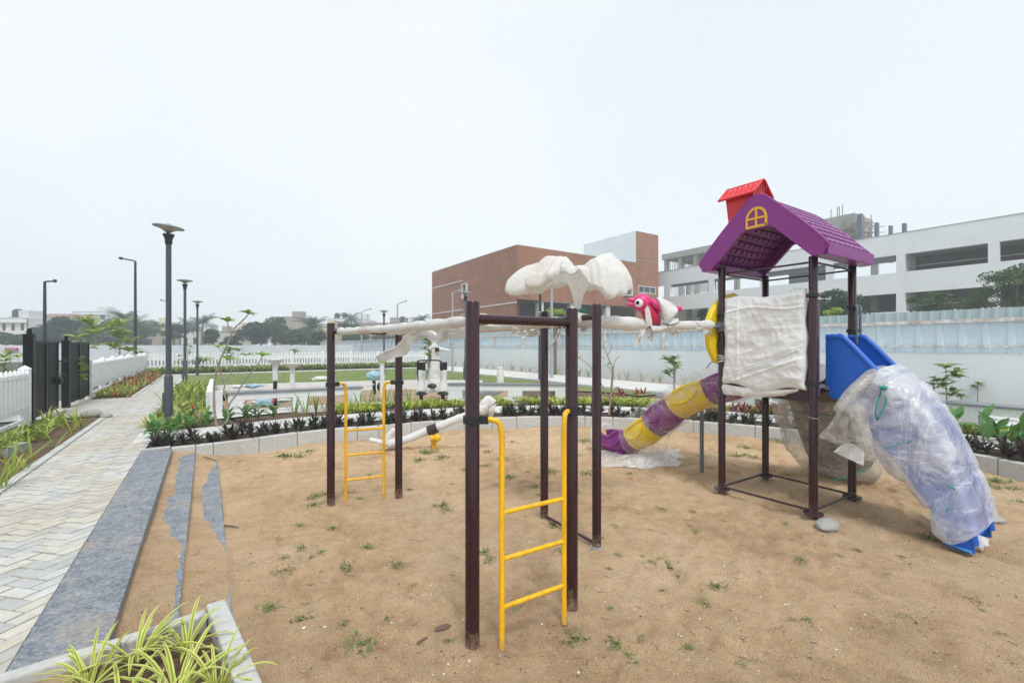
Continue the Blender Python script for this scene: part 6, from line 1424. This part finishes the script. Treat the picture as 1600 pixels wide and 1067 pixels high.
sapling('frangipani', 'leafless frangipani growing behind the second maroon frame', D(952, 645, dF), [
    ([D(952, 648, dF), D(955, 610, dF), D(958, 580, dF), D(950, 558, dF), D(943, 540, dF)], .018, .006, 0), ([D(958, 582, dF), D(960, 566, dF), D(968, 556, dF)], .009, .005, 0), ([D(949, 557, dF), D(955, 543, dF), D(957, 536, dF)], .007, .004, 0),
    ([D(952, 648, dF), D(955, 600, dF), D(956, 580, dF), D(949, 571, dF)], .013, .006, .3), ([D(951, 625, dF), D(940, 600, dF), D(920, 570, dF), D(905, 560, dF)], .011, .005, .3), ([D(954, 620, dF), D(962, 606, dF)], .007, .004, .5), ([D(945, 560, dF), D(938, 556, dF)], .006, .003, 0)], .02, .12, .05, 7, 5)
def saptree(px, ytop, ybase, d, label, ln, seed, spread=6, n=9, mat='greenleaf', zb=ZP, tiers=3, grp=None, rr0=.014, w=.36):
    rr = random.Random(seed); b = D(px, ybase, d); b.z = zb; top = D(px, ytop, d); br = [([b, V((b.x+.03, b.y, lerp(zb, top.z, .5))), top], rr0, rr0*.4, 1.3)]; s = spread*d/F
    for k in range(tiers*3):
        h = lerp(.45, .95, (k/(tiers*3))) if spread > 5 else lerp(.7, .97, k/(tiers*3)); a = rr.uniform(0, 6.28); q = V((b.x, b.y, lerp(zb, top.z, h))); br.append(([q, q+V((cos(a)*s*.5, sin(a)*s*.5, .05)), q+V((cos(a)*s, sin(a)*s, s*.5))], rr0*.4, rr0*.2, 1))
    return sapling('sapling', label, b, br, .01, ln, ln*w, n, seed, mat, 'barkpale', grp, 'young tree')
saptree(1478, 575, 632, 8.3, 'leafy sapling with broad leaf crown by the right wall', .22, 2, 12, 8, zb=ZP, tiers=2, w=.42)
for i, (px, y0, y1, d, lb) in enumerate([(1458, 590, 640, 8.6, 'thin sapling just left of the leafy one by the right wall'), (1527, 598, 630, 11, 'small thin plant by the wall behind the right bench'), (1567, 600, 636, 11, 'spindly plant second along behind the right bench'), (1593, 603, 637, 11, 'spindly plant at the right photo edge behind the bench'), (1502, 618, 632, 11, 'tiny seedling between the leafy sapling and thin plant')]):
    saptree(px, y0, y1, d, lb, .10, 40+i, 5, 6, zb=ZP, tiers=2, w=.42)
saptree(1053, 560, 603, 14.0, 'sapling with drooping leaf clusters on a thick pale stake by the wall', .30, 7, 11, 9, tiers=2, rr0=.04)
saptree(668, 530, 600, 15.5, 'slender sapling rising behind the air walker', .26, 8, 10, 7, tiers=3)
saptree(316, 563, 583, 25, 'small palm like sapling at the lawn edge by the third lamp', .5, 9, 8, 8, tiers=1); saptree(292, 540, 590, 17.5, 'twin stem sapling beside the second lamp post', .22, 10, 11, 4, tiers=2)
saptree(372, 548, 585, 24, 'leafy sapling before the picket fence behind the frangipani', .42, 11, 13, 8, tiers=2); saptree(460, 548, 566, 29, 'narrow green sapling behind the white dish stand', .3, 12, 4, 6, tiers=2)
saptree(135, 501, 560, 22, 'bright spreading sapling behind the right gate leaf', .60, 13, 16, 9, 'brightleaf', 0, 2, None, .035); saptree(186, 505, 560, 20.5, 'bright layered sapling left of the tall street light', .55, 14, 14, 9, 'brightleaf', 0, 3, None, .035)
saptree(115, 560, 624, 11.9, 'yellow green sapling standing against the right gate leaf', .24, 15, 8, 7, 'brightleaf', ZP, 3); saptree(16, 553, 575, 14, 'small sapling behind the nearest fence', .3, 16, 8, 7, 'brightleaf', 0, 2); saptree(28, 558, 575, 13.5, 'second small sapling behind the nearest fence', .28, 17, 7, 7, 'brightleaf', 0, 1)
saptree(224, 552, 582, 26, 'small green sapling at the corner where the fences meet', .35, 18, 6, 6, 'greenleaf', ZP, 2)
# ------------------------------------------------ planting
def strap_mesh(n, ln, w, rr, mats, lift=(.7, 1.4), droop=(.7, 1.9), two=False, spread=.04):
    mb = MB()
    for k in range(n):
        az = rr.uniform(0, 6.28); b = V((cos(az)*spread*rr.random(), sin(az)*spread*rr.random(), 0))
        mb.blade(b, az+rr.uniform(-.4, .4), ln*rr.uniform(.6, 1.15), w*rr.uniform(.75, 1.2), rr.uniform(*lift), rr.uniform(*droop), 0 if two else rr.randrange(len(mats)), 7, m2=1 if two else None)
    return mb
rr = random.Random(21)
protos = {}
def plant(kind, p, rz, sc, label, cat, group, mk):
    """first of a kind is built, the rest are copies"""
    v = protos.setdefault(kind, [])
    if len(v) < mk[0]: o = mk[1](len(v)); v.append(o); o.location = p; o.rotation_euler = (0, 0, rz); o.scale = (sc,)*3; tag(o, label, cat, group)
    else:
        o = dup(v[rr.randrange(len(v))], p, rz, sc, label, group)
    return o
mk_spider = (3, lambda i: strap_mesh(20, .33, .021, random.Random(60+i), ['paleedge', 'midgreen'], (.5, 1.35), (.9, 2.3), True).build('spider_plant', ['paleedge', 'midgreen'], smooth=60))
spl = 'striped lime and green spider plant in the near planter'
for i, (x, y, s, lb) in enumerate([(142, 1075, .9, 'leftmost striped spider plant in the near planter'), (212, 1035, 1.0, 'upright striped spider plant at the planter back edge'), (292, 1020, .95, 'striped spider plant in the planter corner by the kerb'), (190, 1110, 1.0, 'striped spider plant at the front middle of the near planter'), (275, 1095, 1.05, 'striped spider plant at the bottom edge right of centre'), (338, 1085, .95, 'rightmost striped spider plant against the right kerb'), (240, 1140, .9, 'striped spider plant cut by the bottom photo edge')]):
    plant('spider', G(x, y, .165), rr.uniform(0, 6), s*.88, lb, 'plant', 'spider plants in the near planter', mk_spider)
mk_strap = (4, lambda i: strap_mesh(9, .46, .027, random.Random(80+i), ['strapleaf', 'strapleaf', 'limeleaf'], (.9, 1.45), (.4, 1.5)).build('strappy_plant', ['strapleaf', 'strapleaf', 'limeleaf'], smooth=60))
gL = 'strappy plants in the left bed'
for i, (x, y, s) in enumerate([(18, 745, 1.0), (48, 716, .95), (8, 700, .9), (64, 688, 1.15), (84, 700, .8), (72, 664, 1.0), (98, 668, .7), (112, 678, .9), (120, 660, 1.0), (128, 668, .8), (38, 735, .6), (-10, 770, 1.0), (30, 690, .8), (95, 652, .8), (5, 765, .6)]):
    plant('strap', G(x, y, .20), rr.uniform(0, 6), s*.95, 'clump of yellow green strap leaves in the left soil bed', 'plant', gL, mk_strap)
for i in range(26):   # right of the path, behind the lamp
    a = rr.uniform(-.75, .0); b = rr.uniform(11.6, 19); plant('strap', V((a, b, .20)), rr.uniform(0, 6), rr.uniform(.9, 1.35), 'tall green strap leaf plant behind the nearest lamp post', 'plant', 'strap leaf plants behind the nearest lamp', mk_strap)
for i in range(20):
    a = rr.uniform(-2.6, -1.9); b = rr.uniform(17.3, 21.5); plant('strap', V((a, b, .20)), rr.uniform(0, 6), rr.uniform(.55, .95), 'yellow green strap plant along the fence beyond the gate', 'plant', 'strap plants beyond the gate', mk_strap)
mk_red = (2, lambda i: strap_mesh(26, .28, .045, random.Random(95+i), ['redleaf', 'greenleaf', 'redleaf'], (.3, 1.4), (.3, 1.2), False, .12).build('red_leaf_shrub', ['redleaf', 'greenleaf', 'redleaf'], smooth=60))
for i in range(34):
    a = rr.uniform(-2.6, -1.88); b = rr.uniform(20.5, 29); plant('red', V((a, b, .20)), rr.uniform(0, 6), rr.uniform(.8, 1.4), 'low red and green leafed shrub at the fence foot', 'shrub', 'red leafed shrubs beyond the gate', mk_red)
mk_var = (3, lambda i: strap_mesh(44, .26, .016, random.Random(120+i), ['paleedge', 'limeleaf'], (.4, 1.4), (.8, 2.2), False, .07).build('variegated_clump', ['paleedge', 'limeleaf'], smooth=60))
for (a, b) in [(-.83, 10.45), (-.78, 10.9), (-.5, 10.35), (-.34, 10.6), (-.25, 10.9), (-.5, 11.1), (-.72, 11.4), (-.3, 11.35), (-.1, 10.9), (-.05, 11.5), (-.62, 10.15), (-.4, 10.2)]:
    plant('var', V((a, b, .20)), rr.uniform(0, 6), rr.uniform(1.0, 1.5), 'pale variegated grassy clump at the foot of the nearest lamp', 'plant', 'variegated clumps round the nearest lamp', mk_var)
# purple rosettes along the kerb
def rosette(seed):
    r2 = random.Random(seed); mb = MB()
    for k in range(24): mb.blade(V((0, 0, .01+r2.random()*.05)), r2.uniform(0, 6.28), r2.uniform(.13, .24), r2.uniform(.026, .04), r2.uniform(.2, 1.45), r2.uniform(.1, .8), r2.choice((0, 0, 1) if seed % 2 else (0, 1, 1)), 4)
    return mb.build('purple_rosette', ['darkleaf', 'purpleleaf'], smooth=60)
mk_ro = (5, lambda i: rosette(200+i)); Ls = sum((KC[i+1]-KC[i]).length for i in range(len(KC)-1)); s = .06
while s < 17.6:
    for dd_ in (.19, .36, .50):
        q, _ = offpt(s+rr.uniform(-.07, .07), dd_+rr.uniform(-.05, .05)); plant('ros', V((q.x, q.y, .20)), rr.uniform(0, 6), rr.uniform(.55, 1.3), 'dark purple green rosette plant in the kerb border', 'plant', 'purple rosettes in the kerb border', mk_ro)
    s += .20
for (a, b) in ((-.62, 8.42), (-.6, 8.62), (-.5, 8.75), (-.52, 8.45)): plant('ros', V((a, b, .20)), rr.uniform(0, 6), 1, 'dark purple green rosette plant in the kerb border', 'plant', 'purple rosettes in the kerb border', mk_ro)
# cannas
def canna(seed, fl=0):
    r2 = random.Random(seed); t = thing('canna', None, None, (0, 0, 0)); mb = MB(); L = MB()
    for q in range(2):
        ox = V((r2.uniform(-.05, .05), r2.uniform(-.05, .05), 0)); h = r2.uniform(.22, .34)
        mb.tube([ox, ox+V((.01, .01, h*.6)), ox+V((.02, 0, h))], [.012, .010, .006], 6)
        for k in range(5): L.oval(ox+V((.01, 0, .04+k*h*.19)), r2.uniform(0, 6.28), r2.uniform(.22, .34), r2.uniform(.09, .13), r2.uniform(.5, 1.2), r2.uniform(.3, 1.1), 0, 6, r2.uniform(-.2, .2))
    mb.build('stem', 'greenleaf', t); L.build('leaves', 'cannaleaf', t, smooth=60)
    if fl:
        f = MB(); f.tube([(.02, 0, h-.01), (.02, 0, h+.15)], .006, 6)
        for k in range(12): f.oval(V((.02+r2.uniform(-.03, .03), r2.uniform(-.03, .03), h+.12+r2.uniform(0, .07))), r2.uniform(0, 6.28), .06, .035, r2.uniform(.2, 1.3), .8)
        f.build('flower', 'redflower' if fl == 1 else 'pinkflower', t, smooth=60)
    return t
M['cannaleaf'] = leafmat('canna_leaf', (.08, .22, .06), (.15, .32, .09))
cset = [(243, 684, 1.1, 0, 'broad leaved canna at the left end of the border'), (262, 682, .95, 0, 'broad leaved canna second from the left end of the border'), (276, 676, .9, 0, 'canna just right of the nearest lamp foot'), (300, 672, 1.05, 1, 'canna with a red flower left of the frangipani'), (322, 668, 1.0, 0, 'dense canna at the frangipani foot'), (355, 664, .95, 0, 'small canna right of the frangipani foot'), (385, 660, 1.25, 2, 'canna with a pink flower before the left bench'), (402, 657, .95, 0, 'canna right of the pink flowering one'), (428, 655, 1.05, 1, 'canna with red flower left of the far maroon post')]
for i, (x, y, s, fl, lb) in enumerate(cset):
    p = G(x, y, .20); o = canna(300+i, fl); o.location = p; o.rotation_euler = (0, 0, rr.uniform(0, 6)); o.scale = (s*.82,)*3; tag(o, lb, 'canna plant', 'cannas in the kerb border')
for i, (x, y, s, lb) in enumerate([(1496, 678, 1.35, 'leaning canna beside the blue slide end'), (1537, 690, 1.35, 'tallest canna before the right bench'), (1552, 688, 1.2, 'canna just right of the tallest one before the right bench'), (1582, 700, 1.2, 'canna near the right photo edge'), (1600, 704, 1.2, 'canna cut by the right photo edge')]):
    p = G(x, y, .20); o = canna(320+i, 0); o.location = p; o.scale = (s*.85,)*3; o.rotation_euler = (0, 0, rr.uniform(0, 6)); tag(o, lb, 'canna plant', 'cannas in the right border')
# thin grass-like blades in the border and groundcover band
mk_bl = (3, lambda i: strap_mesh(7, .42, .022, random.Random(400+i), ['strapleaf', 'greenleaf'], (1.0, 1.45), (.3, .9)).build('upright_blade_plant', ['strapleaf', 'greenleaf'], smooth=60))
for x, y in [(460, 650), (478, 648), (495, 646), (508, 645), (552, 640), (562, 637), (588, 634), (604, 636), (618, 634), (575, 637), (640, 630), (655, 628)]:
    plant('bl', G(x, y, .20), rr.uniform(0, 6), rr.uniform(.9, 1.6), 'upright green blade plant in the border behind the far ladder', 'plant', 'blade plants behind the far ladder', mk_bl)
for x, y in [(1003, 590), (968, 586), (980, 590), (1020, 596), (1030, 597), (905, 580), (920, 582), (760, 575), (772, 576), (785, 576), (800, 577), (815, 578), (828, 578), (842, 579), (712, 570), (725, 571), (870, 582), (890, 584), (1068, 602), (1082, 604)]:
    p = PA(x, y, 15.2); p.z = .2; plant('bl', p, rr.uniform(0, 6), rr.uniform(.9, 1.5), 'thin blade plant at the foot of the long boundary wall', 'plant', 'blade plants along the boundary wall', mk_bl)
# groundcover stuff
def cover(name, label, pts, mats, size, z0=.2, h=.12, seed=1):
    mb = MB(); r2 = random.Random(seed)
    for p in pts:
        for k in range(3): mb.oval(V((p[0]+r2.uniform(-.04, .04), p[1]+r2.uniform(-.04, .04), z0+r2.uniform(.0, h))), r2.uniform(0, 6.28), size*r2.uniform(.7, 1.3), size*.38, r2.uniform(.1, 1.3), r2.uniform(.2, 1), r2.randrange(len(mats)), 2)
    o = mb.build(name, mats, smooth=0); return tag(o, label, 'ground cover', None, 'stuff')
r2 = random.Random(77); pts = []
while len(pts) < 4200:
    s = r2.uniform(2.6, 14.5); q, _ = offpt(s, r2.uniform(1.80, 2.62))
    if noise.noise(V((q.x*1.3, q.y*1.3, 0))) > -.25: pts.append(q)
cover('ground_cover', 'yellow green ground cover band beyond the ring walk', pts, ['limeleaf', 'strapleaf', 'limeleaf'], .13, .19, .10, 5)
pts = []
for k in range(2500):
    a = r2.uniform(-2.6, 12.5); pts.append((a, r2.uniform(29.6, 31.2)))
cover('ground_cover', 'dull green and tan low planting along the far picket fence', pts, ['strapleaf', 'dryleaf', 'greenleaf'], .30, .18, .15, 6)
pts = [(r2.uniform(-.85, .0), r2.uniform(10.1, 20)) for k in range(900)]
cover('ground_cover', 'loose low foliage filling the bed behind the nearest lamp', pts, ['strapleaf', 'dryleaf', 'limeleaf', 'greenleaf'], .16, .19, .10, 8)
pts = [(r2.uniform(-2.65, -1.9), r2.uniform(17.2, 29)) for k in range(900)]
cover('ground_cover', 'mixed low foliage in the bed beyond the gate', pts, ['strapleaf', 'redleaf', 'limeleaf', 'greenleaf'], .15, .19, .08, 9)
pts = [(r2.uniform(-2.6, -2.2), r2.uniform(7.5, 12.3)) for k in range(300)]
cover('ground_cover', 'fine low plants at the foot of the nearest white fence', pts, ['limeleaf', 'greenleaf'], .14, .19, .10, 10)
# lawn blades
mb = MB(); r2 = random.Random(5)
for k in range(9000):
    b = 15+13*r2.random()**1.2; a = r2.uniform(0, 11); 
    if b < 16.6-.18*(a-3)**2*(1 if a > 3 else 0)-.2 and a < 6: continue
    z = .226; s = r2.uniform(.02, .05); az = r2.uniform(0, 6.28); mb.add([(a, b, z), (a+.02*cos(az), b+.02*sin(az), z), (a+.03*cos(az+1), b, z+s)], [(0, 1, 2)], r2.randrange(2))
o = mb.build('lawn_blades', ['strapleaf', 'weed'], smooth=0); tag(o, 'short green turf of the far lawn', 'grass', None, 'stuff')
# red-leaf cordylines right of the bare frangipani
mk_co = (2, lambda i: strap_mesh(16, .26, .05, random.Random(500+i), ['redleaf', 'purpleleaf'], (.3, 1.3), (.3, 1.0)).build('red_cordyline', ['redleaf', 'purpleleaf'], smooth=60))
for x, y, s in [(972, 625, 1.1), (994, 622, 1.0), (1006, 621, 1.0), (956, 626, .8), (1160, 652, 1.0), (1190, 650, 1.1), (1215, 655, 1.1), (1172, 648, .9), (1228, 650, 1), (1145, 650, .9), (1545, 655, 1), (1590, 660, .9)]:
    plant('co', G(x, y, .2)+V((0, 0, .10)), rr.uniform(0, 6), s, 'small red leafed cordyline behind the ring walk', 'plant', 'cordylines behind the ring walk', mk_co)
# ------------------------------------------------ weeds, pebbles, litter on the sand
def weed(seed):
    r3 = random.Random(seed); mb = MB()
    for k in range(70):
        a = r3.choice((0, 1.1, 2.0, 3.3, 4.4, 5.2))+r3.gauss(0, .25); rd = .115*r3.random(); mb.blade(V((cos(a)*rd, sin(a)*rd*.8, 0)), r3.uniform(0, 6.28), r3.uniform(.022, .06), r3.uniform(.005, .011), r3.uniform(.05, 1.0), r3.uniform(.2, 1.2), r3.choice((0, 0, 0, 1)), 3)
    return mb.build('weed', ['weed', 'dryleaf'], smooth=60)
mk_w = (5, lambda i: weed(600+i))
W_ = [(562, 1012, 1), (898, 995, .9), (962, 1003, .7), (572, 855, .9), (616, 880, .7), (622, 877, .6), (535, 887, .9), (545, 893, .8), (445, 895, .8), (420, 955, .8), (472, 965, .8), (1042, 883, 1.1), (1060, 898, .4), (1120, 917, .8), (1252, 872, .6), (1150, 905, .2), (690, 788, 1.1), (700, 795, .8), (488, 790, 1.1), (494, 775, 1.1), (520, 828, .7), (470, 857, .7), (465, 824, .5), (433, 843, .7), (1350, 975, .45), (1262, 968, .4), (1238, 967, .35), (1100, 945, .5), (757, 858, .8), (768, 872, .7), (878, 860, .8), (865, 820, .9), (858, 738, 1.5), (845, 745, 1.0), (912, 690, 1.7), (668, 708, 1.8), (690, 716, 1.5), (655, 720, 1.3), (445, 713, 1.9), (470, 712, 1.6), (480, 705, 1.3), (456, 694, 1.3), (785, 720, 1.3), (795, 745, 1.2), (762, 706, 1), (1150, 712, 1.6), (1180, 716, 1.2), (1165, 698, 1.6), (1212, 688, 1.8), (1225, 691, 1.5), (1530, 755, 1.5), (1560, 752, 1.7), (1545, 760, 1.3), (1580, 762, 1.2), (1510, 742, 1.2), (1595, 785, .9), (1150, 727, 1), (1095, 712, .9), (1055, 700, .8), (760, 728, .9), (1450, 838, .9), (1462, 842, .8), (725, 735, .8), (640, 760, .6), (915, 740, 1.2), (985, 740, .7), (1230, 741, 1), (1290, 1012, .4), (1075, 1012, .5), (1005, 993, .45), (955, 945, .35), (840, 760, .9), (940, 770, .8), (800, 690, .8), (1255, 800, .5), (700, 1005, .4), (545, 765, .9), (560, 778, .6), (375, 722, .5)]
rw_ = random.Random(333)
for k in range(150):
    y = 700+340*rw_.random()**1.3; x = rw_.uniform(380, 1580); p_ = G(x, y, 0)
    if p_.x < .5 or p_.x > 8.3 or p_.y > 7.9 or noise.noise(V((p_.x*.8, p_.y*.8, 9))) < -.05: continue
    W_.append((x, y, rw_.uniform(.16, .5)*(1+max(0, 800-y)/160)))
for i, (x, y, s) in enumerate(W_):
    pw = G(x, y, 0); pw.z = sand_z(pw.x, pw.y); plant('weed', pw, rr.uniform(0, 6), s, 'small green weed tuft sprouting from the sand', 'weed', 'weed tufts in the sand', mk_w)
mb = MB(); r2 = random.Random(15)
for k in range(1700):
    y = 690+370*r2.random()**1.1; x = r2.uniform(200, 1600); p = G(x, y, 0)
    if p.x < A1+.02 or p.x > 8.4 or p.y > 8.0 or (p.x < .4 and p.y < 3.2): continue
    if noise.noise(V((p.x*.9, p.y*.9, 4))) < r2.uniform(-.5, .35): continue
    p.z = sand_z(p.x, p.y)+.001; s = r2.uniform(.002, .0075)*(1.0+.5*r2.random()**6); mb.ell(p, (s*r2.uniform(.8, 1.6), s, s*.6), 6, 4, r2.choice((0, 0, 1, 2, 2, 3)))
tag(mb.build('pebbles', ['pebble', 'debris', 'stone', 'pebblew'], smooth=180), 'scattered pebbles and grit on the sand', 'pebbles', None, 'stuff')
mb = MB()
for k in range(260):
    p = G(r2.uniform(260, 1600), 700+350*r2.random(), 0)
    if p.x < A1+.05 or p.x > 8.3 or p.y > 7.8 or (p.x < .4 and p.y < 3.2): continue
    p.z = sand_z(p.x, p.y)+.004; a = r2.uniform(0, 6.28); l = r2.uniform(.01, .05); d_ = V((cos(a), sin(a), 0)); mb.tube([p, p+d_*l*.5+V((0, 0, .003)), p+d_*l+V((.006, .004, 0))], .0016, 4)
tag(mb.build('twigs', 'debris', smooth=0), 'dark twigs and straw scattered over the sand', 'twigs', None, 'stuff')
for x0, y0, x1, y1, lb in ((350, 827, 374, 830, 'dark stick at the lower sand covered step'), (318, 722, 340, 726, 'short dark stick near the kerb by the steps'), (652, 1004, 668, 996, 'brown twig left of the nearest maroon post'), (1180, 742, 1205, 750, 'x')):
    if lb == 'x': continue
    p = G(x0, y0, 0); q = G(x1, y1, 0); p.z = sand_z(p.x, p.y)+.012; q.z = sand_z(q.x, q.y)+.012; o = MB().tube([p, p.lerp(q, .5)+V((0, 0, .004)), q], [.006, .007, .003], 6).build('stick', 'debris', None, p.to_tuple()); tag(o, lb, 'stick')
# ------------------------------------------------ air
mb = MB(); mb.box((-140, -40, -1.06), (150, 240, 22)); hz = mb.build('haze', 'white', smooth=0); hm = bpy.data.materials.new('haze_air'); hm.use_nodes = True; nt = hm.node_tree; nt.nodes.remove(nt.nodes['Principled BSDF'])
pv = nt.nodes.new('ShaderNodeVolumePrincipled'); pv.inputs['Color'].default_value = (.82, .92, 1, 1); pv.inputs['Density'].default_value = .0024; pv.inputs['Anisotropy'].default_value = 0
nt.links.new(pv.outputs[0], nt.nodes['Material Output'].inputs['Volume']); hz.data.materials.clear(); hz.data.materials.append(hm); hz['kind'] = 'stuff'; hz['label'] = 'thin pale overcast haze over the far houses'
